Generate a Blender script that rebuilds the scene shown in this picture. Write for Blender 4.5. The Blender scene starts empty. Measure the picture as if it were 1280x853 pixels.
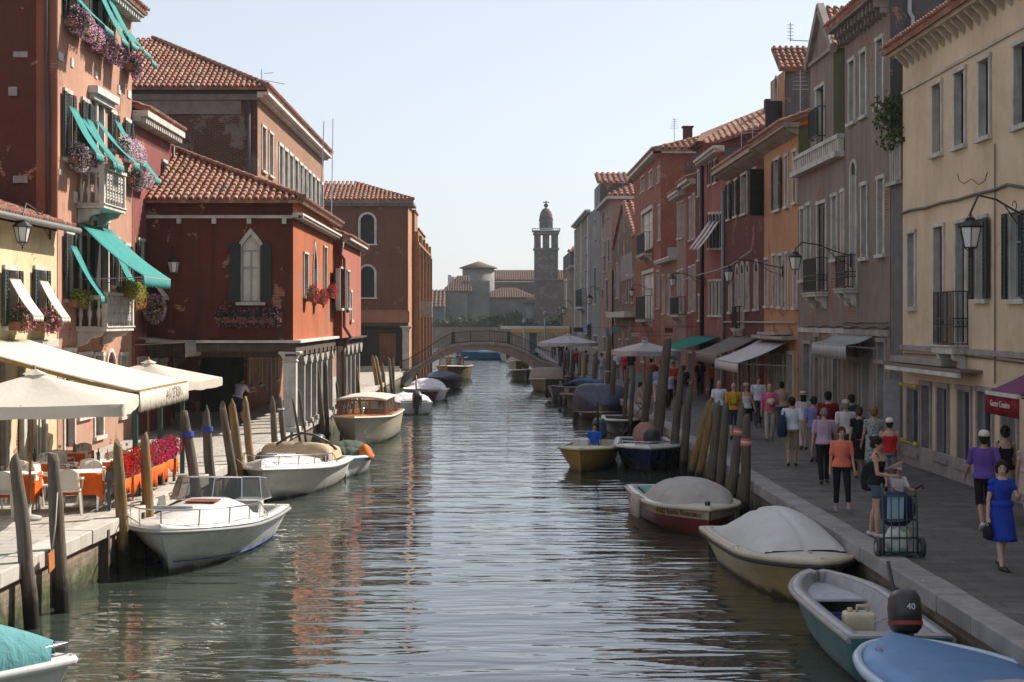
import bpy, bmesh, math, random
from mathutils import Vector, Matrix, Quaternion, noise as mnoise
random.seed(7)
R = math.radians
SC = bpy.context.scene
COL = SC.collection
F, CX, CY, H, ZW = 2000.0, 614.0, 400.0, 3.7, -1.0

def at(px, py, D):
    """a pixel of the photograph at a measured distance D -> a point of the place"""
    return Vector(((px - CX) / F * D, D, H - (py - CY) / F * D))

def gpt(px, py, z=0.0):
    """the point at height z seen at a pixel below the horizon"""
    D = F * (H - z) / (py - CY)
    return Vector(((px - CX) / F * D, D, z))

# ------------------------------------------------------------------ objects
def new(name, label=None, cat=None, loc=(0, 0, 0), group=None, parent=None):
    o = bpy.data.objects.new(name, None)
    COL.objects.link(o)
    o.empty_display_size = 0.2
    o.location = loc
    if parent: o.parent = parent
    return tag(o, label, cat, group)

def tag(o, label=None, cat=None, group=None, kind=None):
    if label: o['label'] = label
    if cat: o['category'] = cat
    if group: o['group'] = group
    if kind: o['kind'] = kind
    return o

def wloc(o):
    v = Vector((0, 0, 0))
    while o is not None:
        v += o.location
        o = o.parent
    return v

class MB:
    def __init__(s):
        s.v = []; s.f = []; s.sm = []
    def add(s, vs, fs, smooth=False):
        n = len(s.v)
        s.v.extend([tuple(v) for v in vs])
        for f in fs:
            s.f.append([i + n for i in f]); s.sm.append(smooth)
        return s
    def quad(s, a, b, c, d):
        return s.add([a, b, c, d], [(0, 1, 2, 3)])
    def poly(s, pts):
        return s.add(pts, [tuple(range(len(pts)))])
    def box(s, x0, x1, y0, y1, z0, z1):
        v = [(x, y, z) for z in (z0, z1) for y in (y0, y1) for x in (x0, x1)]
        return s.add(v, [(0, 2, 3, 1), (4, 5, 7, 6), (0, 1, 5, 4), (2, 6, 7, 3), (0, 4, 6, 2), (1, 3, 7, 5)])
    def obox(s, c, sx, sy, sz, rot=None):
        c = Vector(c); m = rot or Matrix.Identity(3)
        v = [c + m @ Vector((x * sx / 2, y * sy / 2, z * sz / 2)) for z in (-1, 1) for y in (-1, 1) for x in (-1, 1)]
        return s.add(v, [(0, 2, 3, 1), (4, 5, 7, 6), (0, 1, 5, 4), (2, 6, 7, 3), (0, 4, 6, 2), (1, 3, 7, 5)])
    def fbox(s, fr, u0, u1, o0, o1, z0, z1):
        v = [fr.P(u, o, z) for z in (z0, z1) for o in (o0, o1) for u in (u0, u1)]
        return s.add(v, [(0, 2, 3, 1), (4, 5, 7, 6), (0, 1, 5, 4), (2, 6, 7, 3), (0, 4, 6, 2), (1, 3, 7, 5)])
    def bar(s, a, b, w, h=None):
        a = Vector(a); b = Vector(b); d = b - a
        L = d.length
        if L < 1e-6: return s
        q = d.to_track_quat('Z', 'Y').to_matrix()
        return s.obox((a + b) / 2, w, h or w, L, q)
    def loft(s, rings, cap=True, smooth=True, closed=True):
        n = len(rings[0]); vs = [p for r in rings for p in r]; fs = []
        for i in range(len(rings) - 1):
            for j in range(n if closed else n - 1):
                k = (j + 1) % n
                fs.append((i * n + j, i * n + k, (i + 1) * n + k, (i + 1) * n + j))
        base = len(s.v)
        s.add(vs, fs, smooth)
        if cap:
            s.f.append([base + j for j in range(n)][::-1]); s.sm.append(False)
            s.f.append([base + (len(rings) - 1) * n + j for j in range(n)]); s.sm.append(False)
        return s
    def tube(s, pts, r, n=6, cap=True, smooth=True):
        pts = [Vector(p) for p in pts]
        rs = r if isinstance(r, (list, tuple)) else [r] * len(pts)
        rings = []; up = None
        for i, p in enumerate(pts):
            d = (pts[min(i + 1, len(pts) - 1)] - pts[max(i - 1, 0)]).normalized()
            if up is None:
                up = d.orthogonal().normalized()
            else:
                up = (up - d * up.dot(d))
                up = up.normalized() if up.length > 1e-6 else d.orthogonal().normalized()
            w = d.cross(up)
            rings.append([p + (up * math.cos(2 * math.pi * k / n) + w * math.sin(2 * math.pi * k / n)) * rs[i] for k in range(n)])
        return s.loft(rings, cap, smooth)
    def ell(s, c, rx, ry, rz, nu=12, nv=8, rot=None):
        c = Vector(c); m = rot or Matrix.Identity(3)
        rings = []
        for i in range(1, nv):
            t = math.pi * i / nv
            rings.append([c + m @ Vector((rx * math.sin(t) * math.cos(2 * math.pi * k / nu), ry * math.sin(t) * math.sin(2 * math.pi * k / nu), -rz * math.cos(t))) for k in range(nu)])
        base = len(s.v)
        s.loft(rings, False, True)
        b = len(s.v); s.v.append(tuple(c + m @ Vector((0, 0, -rz)))); s.v.append(tuple(c + m @ Vector((0, 0, rz))))
        L = base + (nv - 2) * nu
        for k in range(nu):
            s.f.append([b, base + (k + 1) % nu, base + k]); s.sm.append(True)
            s.f.append([b + 1, L + k, L + (k + 1) % nu]); s.sm.append(True)
        return s
    def cap(s, a, b, r0, r1, n=10):
        """a capsule of changing radius between two joints"""
        a = Vector(a); b = Vector(b); d = (b - a)
        if d.length < 1e-5: return s.ell(a, r0, r0, r0)
        d.normalize(); u = d.orthogonal().normalized(); w = d.cross(u)
        rings = []
        for t in (80, 50, 20):
            c = a - d * r0 * math.sin(R(t)); rr = r0 * math.cos(R(t))
            rings.append([c + (u * math.cos(2 * math.pi * k / n) + w * math.sin(2 * math.pi * k / n)) * rr for k in range(n)])
        for t in (20, 50, 80):
            c = b + d * r1 * math.sin(R(t)); rr = r1 * math.cos(R(t))
            rings.append([c + (u * math.cos(2 * math.pi * k / n) + w * math.sin(2 * math.pi * k / n)) * rr for k in range(n)])
        return s.loft(rings, True, True)
    def prism(s, pts, axis_vec):
        """closed polygon pts extruded by a vector"""
        n = len(pts); a = [Vector(p) for p in pts]; e = Vector(axis_vec)
        b = [p + e for p in a]
        return s.add(a + b, [tuple(range(n))[::-1], tuple(range(n, 2 * n))] + [(i, (i + 1) % n, n + (i + 1) % n, n + i) for i in range(n)])
    def sheet(s, grid, smooth=True, thick=0.0, nrm=None):
        """grid of points; optional thickness along nrm"""
        nu = len(grid); nv = len(grid[0])
        def go(off, flip):
            vs = [Vector(p) + off for r in grid for p in r]
            fs = []
            for i in range(nu - 1):
                for j in range(nv - 1):
                    q = (i * nv + j, i * nv + j + 1, (i + 1) * nv + j + 1, (i + 1) * nv + j)
                    fs.append(q[::-1] if flip else q)
            s.add(vs, fs, smooth)
        if not thick:
            go(Vector((0, 0, 0)), False)
        else:
            nn = Vector(nrm or (0, 0, 1)) * thick
            b0 = len(s.v); go(nn, False); b1 = len(s.v); go(Vector((0, 0, 0)), True)
            bd = [(i, 0) for i in range(nu)] + [(nu - 1, j) for j in range(1, nv)] + [(i, nv - 1) for i in range(nu - 2, -1, -1)] + [(0, j) for j in range(nv - 2, 0, -1)]
            for k in range(len(bd)):
                i0, j0 = bd[k]; i1, j1 = bd[(k + 1) % len(bd)]
                s.f.append([b0 + i0 * nv + j0, b0 + i1 * nv + j1, b1 + i1 * nv + j1, b1 + i0 * nv + j0]); s.sm.append(False)
        return s
    def build(s, name, mat, parent=None, bevel=0.0, seg=1):
        off = wloc(parent) if parent else Vector((0, 0, 0))
        me = bpy.data.meshes.new(name)
        me.from_pydata([(v[0] - off.x, v[1] - off.y, v[2] - off.z) for v in s.v], [], s.f)
        me.polygons.foreach_set('use_smooth', s.sm)
        me.materials.append(mat)
        bm = bmesh.new(); bm.from_mesh(me)
        bmesh.ops.recalc_face_normals(bm, faces=bm.faces)
        bm.to_mesh(me); bm.free()
        o = bpy.data.objects.new(name, me)
        COL.objects.link(o)
        if parent: o.parent = parent
        if bevel:
            m = o.modifiers.new('bevel', 'BEVEL'); m.width = bevel; m.segments = seg; m.limit_method = 'ANGLE'; m.angle_limit = R(40)
        return o

def place_base(o, pt):
    """move a top-level mesh's origin to pt without moving the mesh"""
    pt = Vector(pt)
    o.data.transform(Matrix.Translation(-pt)); o.location = pt
    return o

def bake(o):
    """apply an object's modifiers into its mesh"""
    dg = bpy.context.evaluated_depsgraph_get()
    me = bpy.data.meshes.new_from_object(o.evaluated_get(dg))
    o.modifiers.clear()
    old = o.data; o.data = me
    bpy.data.meshes.remove(old)
    return o

def copy_tree(o, parent=None):
    c = o.copy(); COL.objects.link(c)
    c.parent = parent
    for ch in list(o.children):
        copy_tree(ch, c)
    return c

class Fr:
    """a vertical facade: origin, direction along it, outward normal"""
    def __init__(s, org, d, n):
        s.o = Vector((org[0], org[1], 0)); s.d = Vector((d[0], d[1], 0)).normalized(); s.n = Vector((n[0], n[1], 0)).normalized()
    def P(s, u, o, z):
        return s.o + s.d * u + s.n * o + Vector((0, 0, z))
    def u(s, px):
        k = (px - CX) / F
        return (k * s.o.y - s.o.x) / (s.d.x - k * s.d.y)
    def z(s, u, py):
        return H - (py - CY) * (s.o.y + u * s.d.y) / F
    def rect(s, pa, pb, ya, yb):
        ua, ub = s.u(pa), s.u(pb)
        um = (ua + ub) / 2
        return min(ua, ub), max(ua, ub), s.z(um, yb), s.z(um, ya)

ORD = ['first', 'second', 'third', 'fourth', 'fifth', 'sixth', 'seventh', 'eighth', 'ninth', 'tenth', 'eleventh', 'twelfth', 'thirteenth', 'fourteenth', 'fifteenth', 'sixteenth', 'seventeenth', 'eighteenth', 'nineteenth', 'twentieth']

# ------------------------------------------------------------------ materials
class NT:
    def __init__(s, name):
        s.m = bpy.data.materials.new(name); s.m.use_nodes = True
        s.t = s.m.node_tree; s.t.nodes.clear()
        s.out = s.n('ShaderNodeOutputMaterial')
        s.b = s.n('ShaderNodeBsdfPrincipled')
        s.l(s.b.outputs[0], s.out.inputs[0])
    def n(s, t, **k):
        x = s.t.nodes.new(t)
        for a, b in k.items(): setattr(x, a, b)
        return x
    def l(s, a, b): s.t.links.new(a, b)
    def pos(s, scale=(1, 1, 1), obj=False, rot=(0, 0, 0)):
        if obj: src = s.n('ShaderNodeTexCoord').outputs['Object']
        else: src = s.n('ShaderNodeNewGeometry').outputs['Position']
        mp = s.n('ShaderNodeMapping'); mp.inputs['Scale'].default_value = scale; mp.inputs['Rotation'].default_value = rot
        s.l(src, mp.inputs[0]); return mp.outputs[0]
    def noise(s, vec, scale, detail=4, rough=.55, dist=0.0):
        x = s.n('ShaderNodeTexNoise'); x.inputs['Scale'].default_value = scale; x.inputs['Detail'].default_value = detail
        x.inputs['Roughness'].default_value = rough; x.inputs['Distortion'].default_value = dist
        s.l(vec, x.inputs['Vector']); return x.outputs[0]
    def ramp(s, v, lo, hi, a=0.0, b=1.0):
        x = s.n('ShaderNodeMapRange'); x.inputs[1].default_value = lo; x.inputs[2].default_value = hi; x.inputs[3].default_value = a; x.inputs[4].default_value = b
        s.l(v, x.inputs[0]); return x.outputs[0]
    def mix(s, f, a, b, mode='MIX'):
        x = s.n('ShaderNodeMix', data_type='RGBA', blend_type=mode)
        if isinstance(f, float) or isinstance(f, int): x.inputs[0].default_value = f
        else: s.l(f, x.inputs[0])
        for v, i in ((a, 6), (b, 7)):
            if isinstance(v, tuple): x.inputs[i].default_value = (*v[:3], 1)
            else: s.l(v, x.inputs[i])
        return x.outputs[2]
    def math(s, op, a, b=None):
        x = s.n('ShaderNodeMath', operation=op)
        for v, i in ((a, 0), (b, 1)):
            if v is None: continue
            if isinstance(v, (int, float)): x.inputs[i].default_value = v
            else: s.l(v, x.inputs[i])
        return x.outputs[0]
    def bump(s, h, strength=.3, dist=.02):
        x = s.n('ShaderNodeBump'); x.inputs['Strength'].default_value = strength; x.inputs['Distance'].default_value = dist
        s.l(h, x.inputs['Height']); s.l(x.outputs[0], s.b.inputs['Normal']); return x
    def col(s, c):
        if isinstance(c, tuple): s.b.inputs['Base Color'].default_value = (*c[:3], 1)
        else: s.l(c, s.b.inputs['Base Color'])
    def set(s, **k):
        for a, b in k.items():
            nm = {'rough': 'Roughness', 'metal': 'Metallic', 'spec': 'Specular IOR Level', 'trans': 'Transmission Weight', 'ior': 'IOR', 'alpha': 'Alpha', 'coat': 'Coat Weight'}[a]
            if isinstance(b, (int, float)): s.b.inputs[nm].default_value = b
            else: s.l(b, s.b.inputs[nm])

_mc = {}
def memo(fn):
    def w(*a, **k):
        key = (fn.__name__, repr(a), repr(sorted(k.items())))
        if key not in _mc: _mc[key] = fn(*a, **k)
        return _mc[key]
    return w
def mulc(c, k): return tuple(min(1, x * k) for x in c)

@memo
def plain(c, rough=.6, var=.12, scale=6.0, metal=0.0, bump=.0, obj=True):
    t = NT('painted')
    p = t.pos(obj=obj)
    n = t.noise(p, scale, 3)
    n2 = t.noise(p, scale * 7, 2)
    cc = t.mix(t.ramp(n, .3, .7), mulc(c, 1 - var), mulc(c, 1 + var))
    t.col(cc); t.set(rough=rough, metal=metal)
    if bump: t.bump(n2, bump, .01)
    return t.m

@memo
def plaster(c, dirt=(.16, .13, .11), amt=.35, brick=.14, c2=None):
    t = NT('plaster')
    p = t.pos()
    big = t.noise(p, .45, 5, .6)
    mid = t.noise(p, 2.3, 6, .65)
    fine = t.noise(p, 22, 3, .6)
    streak = t.noise(t.pos((2.2, 2.2, .13)), 1.6, 5, .6)
    a = t.mix(t.ramp(big, .35, .65), mulc(c, .84), mulc(c, 1.12))
    a = t.mix(t.ramp(mid, .42, .75, 0, .5), a, c2 or mulc(c, 1.22)); pt = t.noise(p, 1.1, 7, .68, .4); a = t.mix(t.ramp(pt, .60, .625, 0, .45), a, tuple(x * .55 + sum(c) * .16 for x in c)); a = t.mix(t.ramp(pt, .36, .375, .4, 0), a, mulc(c, .68))
    a = t.mix(t.ramp(streak, .46, .74, 0, amt * 1.4), a, dirt)
    a = t.mix(t.ramp(fine, .3, .8, 0, .12), a, mulc(dirt, .8))
    sz = t.n('ShaderNodeSeparateXYZ'); t.l(p, sz.inputs[0])
    damp = t.math('ADD', t.ramp(sz.outputs[2], 0.0, 2.2, 1.0, 0.0), t.ramp(mid, .3, .7, -.5, .5))
    a = t.mix(t.ramp(damp, .45, 1.05, 0, .55), a, mulc(dirt, 1.3))
    if brick:
        w = t.n('ShaderNodeTexBrick'); cm = t.n('ShaderNodeCombineXYZ')
        t.l(t.math('ADD', sz.outputs[0], sz.outputs[1]), cm.inputs[0]); t.l(sz.outputs[2], cm.inputs[1]); t.l(cm.outputs[0], w.inputs[0])
        w.inputs['Scale'].default_value = 1; w.inputs['Brick Width'].default_value = .27; w.inputs['Row Height'].default_value = .085; w.inputs['Mortar Size'].default_value = .008
        w.inputs['Color1'].default_value = (.30, .12, .07, 1); w.inputs['Color2'].default_value = (.20, .08, .05, 1); w.inputs['Mortar'].default_value = (.30, .25, .2, 1)
        pn = t.noise(p, .8, 6, .62, .6)
        pm = t.ramp(t.math('ADD', pn, t.ramp(sz.outputs[2], 0, 6, .06, 0)), .66 - brick * .3, .68 - brick * .3)
        a = t.mix(pm, a, w.outputs[0])
    t.col(a); t.set(rough=.92, spec=.2)
    t.bump(t.math('ADD', mid, t.math('MULTIPLY', fine, .3)), .35, .03)
    return t.m

@memo
def brickwall(c1=(.28, .115, .065), c2=(.17, .07, .045), mortar=(.27, .2, .16), patch=(.36, .3, .26), amt=.25):
    t = NT('brick')
    p = t.pos(); sz = t.n('ShaderNodeSeparateXYZ'); t.l(p, sz.inputs[0])
    w = t.n('ShaderNodeTexBrick'); cm = t.n('ShaderNodeCombineXYZ')
    t.l(t.math('ADD', sz.outputs[0], sz.outputs[1]), cm.inputs[0]); t.l(sz.outputs[2], cm.inputs[1]); t.l(cm.outputs[0], w.inputs[0])
    w.inputs['Scale'].default_value = 1; w.inputs['Brick Width'].default_value = .27; w.inputs['Row Height'].default_value = .085; w.inputs['Mortar Size'].default_value = .009
    w.inputs['Color1'].default_value = (*c1, 1); w.inputs['Color2'].default_value = (*c2, 1); w.inputs['Mortar'].default_value = (*mortar, 1)
    big = t.noise(p, .5, 6, .65); mid = t.noise(p, 3, 5, .7)
    a = t.mix(t.ramp(mid, .35, .7, 0, .5), w.outputs[0], mulc(c1, .55))
    a = t.mix(t.ramp(big, .66 - amt * .3, .70 - amt * .3, 0, .75), a, t.mix(t.ramp(mid, .3, .7), patch, mulc(patch, .65)))
    t.col(a); t.set(rough=.93, spec=.2)
    t.bump(t.math('ADD', w.outputs[1], mid), .4, .02)
    return t.m

@memo
def stone(c=(.55, .52, .47), dirt=.4, scale=2.0):
    t = NT('stone')
    p = t.pos()
    a = t.mix(t.ramp(t.noise(p, scale, 6, .65), .35, .7), c, mulc(c, .6))
    s = t.noise(t.pos((4, 4, .5)), 1.5, 4)
    a = t.mix(t.ramp(s, .5, .75, 0, dirt), a, (.10, .09, .08))
    f = t.noise(p, 30, 3)
    t.col(a); t.set(rough=.8, spec=.3); t.bump(f, .25, .01)
    return t.m

@memo
def tiles(c1=(.42, .17, .10), c2=(.26, .12, .085), c3=(.48, .30, .2)):
    t = NT('terracotta_tiles')
    p = t.pos(obj=True)
    v = t.n('ShaderNodeTexVoronoi'); v.inputs['Scale'].default_value = 4.2; t.l(p, v.inputs['Vector'])
    sx = t.n('ShaderNodeSeparateColor'); t.l(v.outputs['Color'], sx.inputs[0])
    a = t.mix(sx.outputs[0], c1, c2)
    a = t.mix(t.ramp(sx.outputs[1], .7, .95, 0, .8), a, c3)
    n = t.noise(p, 1.1, 5, .7)
    a = t.mix(t.ramp(n, .5, .75, 0, .6), a, (.13, .11, .09))
    t.col(a); t.set(rough=.9, spec=.2); t.bump(t.noise(p, 30, 2), .3, .01)
    return t.m

@memo
def wood(c=(.16, .10, .06), grain=(14, 14, .6), rough=.8, c2=None, bump=.5):
    t = NT('wood')
    n = t.noise(t.pos(grain, obj=True), 2.2, 6, .65, .3)
    big = t.noise(t.pos(obj=True), 1.3, 4)
    a = t.mix(t.ramp(n, .33, .68), mulc(c, .5), mulc(c, 1.35))
    a = t.mix(t.ramp(big, .4, .7, 0, .7), a, c2 or mulc(c, .6))
    t.col(a); t.set(rough=rough, spec=.25); t.bump(n, bump, .02)
    return t.m

@memo
def pilewood(c=(.13, .098, .07), wet=-.55):
    """mooring pile: weathered, with a dark weed-covered band at the water"""
    t = NT('pile_wood')
    n = t.noise(t.pos((16, 16, .8), obj=True), 2.0, 6, .7, .3)
    a = t.mix(t.ramp(n, .33, .68), mulc(c, .42), mulc(c, 1.4))
    big = t.noise(t.pos((2, 2, .8), obj=True), 1.2, 3)
    a = t.mix(t.ramp(big, .42, .62, 0, .6), a, (.13, .12, .105))
    g = t.pos(); sz = t.n('ShaderNodeSeparateXYZ'); t.l(g, sz.inputs[0])
    m = t.math('ADD', sz.outputs[2], t.ramp(t.noise(g, 6, 3), .3, .7, -.12, .12))
    a = t.mix(t.ramp(m, wet - .12, wet + .18, 1, 0), a, (.018, .017, .012))
    t.col(a); t.set(rough=.85, spec=.2); t.bump(n, .7, .03)
    return t.m

@memo
def cloth(c, rough=.85, var=.1, trans=.0, stripes=None, weave=60, fold=.6):
    t = NT('cloth')
    p = t.pos(obj=True)
    n = t.noise(p, 3.5, 4)
    a = t.mix(t.ramp(n, .3, .7), mulc(c, 1 - var), mulc(c, 1 + var))
    if stripes:
        w = t.n('ShaderNodeTexWave'); w.inputs['Scale'].default_value = stripes[1]; w.bands_direction = stripes[2]
        t.l(p, w.inputs[0]); a = t.mix(t.ramp(w.outputs[1], .45, .55), a, stripes[0])
    t.col(a); t.set(rough=rough, spec=.15)
    t.bump(t.math('ADD', t.noise(t.pos((1, 1, .55), obj=True), 7, 3, .55, .8), t.math('MULTIPLY', t.noise(p, weave, 2), .06)), fold, .05)
    if trans:
        tr = t.n('ShaderNodeBsdfTranslucent'); mx = t.n('ShaderNodeMixShader'); mx.inputs[0].default_value = trans
        if isinstance(a, tuple): tr.inputs[0].default_value = (*a, 1)
        else: t.l(a, tr.inputs[0])
        t.l(t.b.outputs[0], mx.inputs[1]); t.l(tr.outputs[0], mx.inputs[2]); t.l(mx.outputs[0], t.out.inputs[0])
    return t.m

@memo
def floral(c, c2, scale=14.0):
    t = NT('printed_cloth')
    v = t.n('ShaderNodeTexVoronoi'); v.inputs['Scale'].default_value = scale; t.l(t.pos(obj=True), v.inputs['Vector'])
    t.col(t.mix(t.ramp(v.outputs['Distance'], .3, .42), c2, c)); t.set(rough=.9)
    return t.m

@memo
def gel(c, rough=.25, dirt=.25):
    """boat gelcoat with grime near the waterline"""
    t = NT('gelcoat')
    p = t.pos(obj=True)
    n = t.noise(p, 2.5, 5, .6)
    a = t.mix(t.ramp(n, .35, .7), c, mulc(c, .84))
    g = t.pos(); sz = t.n('ShaderNodeSeparateXYZ'); t.l(g, sz.inputs[0])
    m = t.math('ADD', sz.outputs[2], t.ramp(t.noise(t.pos((1.3, 1.3, 1.3)), 1.5, 3), .3, .7, -.07, .07))
    a = t.mix(t.ramp(m, -1.0, -.62, dirt * 2.0, 0), a, (.10, .10, .06))
    a = t.mix(t.ramp(m, -.97, -.90, .85, 0), a, (.035, .04, .022))
    f = t.noise(t.pos((9, 9, .8), obj=True), 1.6, 4)
    sc = t.noise(t.pos((1.2, 1.2, 14), obj=True), 2.4, 6, .7); a = t.mix(t.ramp(sc, .60, .66, 0, .35), a, mulc(c, .55))
    a = t.mix(t.ramp(f, .55, .8, 0, dirt * 1.3), a, (.14, .12, .09))
    t.col(a); t.set(rough=t.ramp(n, .3, .7, rough, rough + .15), spec=.5)
    return t.m

@memo
def metal(c=(.6, .6, .6), rough=.3):
    t = NT('metal')
    n = t.noise(t.pos(obj=True), 12, 3)
    t.col(t.mix(t.ramp(n, .3, .7), mulc(c, .8), c)); t.set(rough=rough, metal=1.0)
    return t.m

@memo
def glass_dark(c=(.02, .022, .025), rough=.08):
    t = NT('window_glass')
    n = t.noise(t.pos(), 1.4, 2)
    t.col(t.mix(t.ramp(n, .4, .6), c, mulc(c, 2.2))); t.set(rough=rough, spec=.22)
    t.bump(n, .05, .02)
    return t.m

@memo
def screen_glass(c=(.35, .36, .36), w=.45):
    """thin perspex or windscreen: part clear, part glossy tint"""
    t = NT('clear_screen')
    t.col(mulc(c, .5)); t.set(rough=.05, spec=.6)
    tr = t.n('ShaderNodeBsdfTransparent'); tr.inputs[0].default_value = (*mulc(c, 2.2), 1)
    mx = t.n('ShaderNodeMixShader'); mx.inputs[0].default_value = w
    t.l(tr.outputs[0], mx.inputs[1]); t.l(t.b.outputs[0], mx.inputs[2]); t.l(mx.outputs[0], t.out.inputs[0])
    return t.m

@memo
def leafm(c=(.06, .10, .03), c2=(.11, .15, .05), trans=.3):
    t = NT('leaves')
    p = t.pos()
    n = t.noise(p, 3, 3); f = t.noise(p, 40, 1)
    a = t.mix(t.ramp(n, .35, .65), c, c2); a = t.mix(t.ramp(f, .35, .65, 0, .5), a, mulc(c, .5))
    t.col(a); t.set(rough=.6, spec=.3)
    tr = t.n('ShaderNodeBsdfTranslucent'); mx = t.n('ShaderNodeMixShader'); mx.inputs[0].default_value = trans
    t.l(a, tr.inputs[0]); t.l(t.b.outputs[0], mx.inputs[1]); t.l(tr.outputs[0], mx.inputs[2]); t.l(mx.outputs[0], t.out.inputs[0])
    return t.m

@memo
def skinm(c=(.48, .28, .2)):
    t = NT('skin'); n = t.noise(t.pos(obj=True), 9, 3)
    t.col(t.mix(t.ramp(n, .3, .7), mulc(c, .86), c)); t.set(rough=.55, spec=.35)
    t.b.inputs['Subsurface Weight'].default_value = .05
    return t.m

@memo
def hairm(c=(.02, .015, .012)):
    t = NT('hair'); n = t.noise(t.pos((30, 30, 6), obj=True), 3, 3)
    t.col(t.mix(t.ramp(n, .35, .65), mulc(c, .5), mulc(c, 1.6))); t.set(rough=.8, spec=.15); t.bump(n, .6, .01)
    return t.m

def paving():
    t = NT('paving')
    p = t.pos(); sz = t.n('ShaderNodeSeparateXYZ'); t.l(p, sz.inputs[0])
    w = t.n('ShaderNodeTexBrick'); t.l(p, w.inputs[0])
    w.inputs['Scale'].default_value = 1; w.inputs['Brick Width'].default_value = .95; w.inputs['Row Height'].default_value = .42; w.inputs['Mortar Size'].default_value = .018
    w.inputs['Color1'].default_value = (.070, .064, .062, 1); w.inputs['Color2'].default_value = (.135, .125, .118, 1); w.inputs['Mortar'].default_value = (.06, .058, .056, 1)
    n = t.noise(p, 1.6, 6, .65); f = t.noise(p, 14, 5, .7); st = t.noise(t.pos((.5, 3, 1)), 1.0, 5, .6)
    a = t.mix(t.ramp(n, .35, .7, 0, .5), w.outputs[0], (.065, .06, .057))
    a = t.mix(t.ramp(st, .58, .66, 0, .35), a, (.18, .165, .155))
    a = t.mix(t.ramp(f, .5, .8, 0, .4), a, (.05, .046, .043))
    t.col(a); t.set(rough=t.ramp(n, .3, .7, .55, .85), spec=.35)
    t.bump(t.math('ADD', t.math('MULTIPLY', w.outputs[1], -1), t.math('MULTIPLY', f, .5)), .5, .012)
    return t.m
def paving_pale():
    m = paving(); t = m.node_tree
    for n in t.nodes:
        if n.type == 'MIX' and n.inputs[7].default_value[0] < .09 and not n.inputs[7].is_linked:
            n.inputs[7].default_value = [x * 4.2 for x in n.inputs[7].default_value[:3]] + [1]
        if n.type == 'MIX' and .15 < n.inputs[7].default_value[0] < .2: n.inputs[7].default_value = (.5, .46, .4, 1)
        if n.type == 'TEX_BRICK':
            n.inputs['Color1'].default_value = (.36, .33, .28, 1); n.inputs['Color2'].default_value = (.42, .385, .33, 1); n.inputs['Mortar'].default_value = (.13, .12, .10, 1)
    return m

def quaywall():
    t = NT('quay_wall')
    p = t.pos(); sz = t.n('ShaderNodeSeparateXYZ'); t.l(p, sz.inputs[0])
    w = t.n('ShaderNodeTexBrick'); cm = t.n('ShaderNodeCombineXYZ')
    t.l(t.math('ADD', sz.outputs[0], sz.outputs[1]), cm.inputs[0]); t.l(sz.outputs[2], cm.inputs[1]); t.l(cm.outputs[0], w.inputs[0])
    w.inputs['Scale'].default_value = 1; w.inputs['Brick Width'].default_value = .3; w.inputs['Row Height'].default_value = .10; w.inputs['Mortar Size'].default_value = .012
    w.inputs['Color1'].default_value = (.26, .16, .11, 1); w.inputs['Color2'].default_value = (.18, .12, .085, 1); w.inputs['Mortar'].default_value = (.24, .21, .17, 1)
    n = t.noise(p, 2.5, 6, .7); b = t.noise(p, 9, 4)
    a = t.mix(t.ramp(n, .45, .7, 0, .7), w.outputs[0], (.2, .18, .15))
    m = t.math('ADD', sz.outputs[2], t.ramp(n, .3, .7, -.25, .25))
    a = t.mix(t.ramp(m, -.75, -.35, 1, 0), a, t.mix(t.ramp(b, .4, .6), (.03, .035, .015), (.06, .075, .02)))
    a = t.mix(t.ramp(m, -1.02, -.82, 1, 0), a, (.012, .012, .009))
    t.col(a); t.set(rough=.85, spec=.3); t.bump(t.math('ADD', n, w.outputs[1]), .6, .03)
    return t.m

def water():
    t = NT('canal_water')
    p = t.pos()
    sz = t.n('ShaderNodeSeparateXYZ'); t.l(p, sz.inputs[0])
    big = t.noise(t.pos((.22, .6, 1)), .8, 2, .5)
    w1 = t.noise(t.pos((.5, 1.9, 1), rot=(0, 0, .05)), 1.0, 2, .5, .4)
    w2 = t.noise(t.pos((1.0, 3.2, 1), rot=(0, 0, -.08)), 1.5, 2, .5, .3)
    murk = t.noise(p, .35, 4)
    t.col(t.mix(t.ramp(murk, .3, .7), (.030, .040, .032), (.042, .054, .042)))
    t.set(rough=.02, spec=.5, ior=2.05)
    h = t.math('ADD', t.math('MULTIPLY', big, .55), t.math('ADD', t.math('MULTIPLY', w1, .37), t.math('MULTIPLY', w2, .055)))
    t.bump(h, 1.0, WBUMP)
    return t.m
WBUMP = .115
# ------------------------------------------------------------------ architecture helpers
M_STONE = stone((.56, .53, .48)); M_STONEG = stone((.40, .38, .35), .6); M_WHITE = stone((.62, .60, .56), .2)
M_GLASS = glass_dark(); M_DARKROOM = plain((.012, .012, .014), .95); M_DGREEN = plain((.008, .017, .015), .7); M_BLACKIRON = plain((.015, .015, .016), .5)
M_GREYSH = plain((.30, .29, .30), .6, .06); M_DWOOD = wood((.055, .035, .022)); M_TILE = tiles((.32, .14, .09), (.20, .10, .075), (.40, .26, .18))
M_CURT = cloth((.55, .52, .46)); M_PIPE = plain((.30, .31, .32), .5); M_BRPIPE = plain((.10, .05, .035), .5)
M_ROLL = plain((.27, .28, .29), .45, .06); M_BEAM = wood((.10, .075, .055))
M_TEAL = cloth((.06, .28, .26), trans=.22); M_CREAM = cloth((.66, .61, .52), trans=.22, var=.05)

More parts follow.
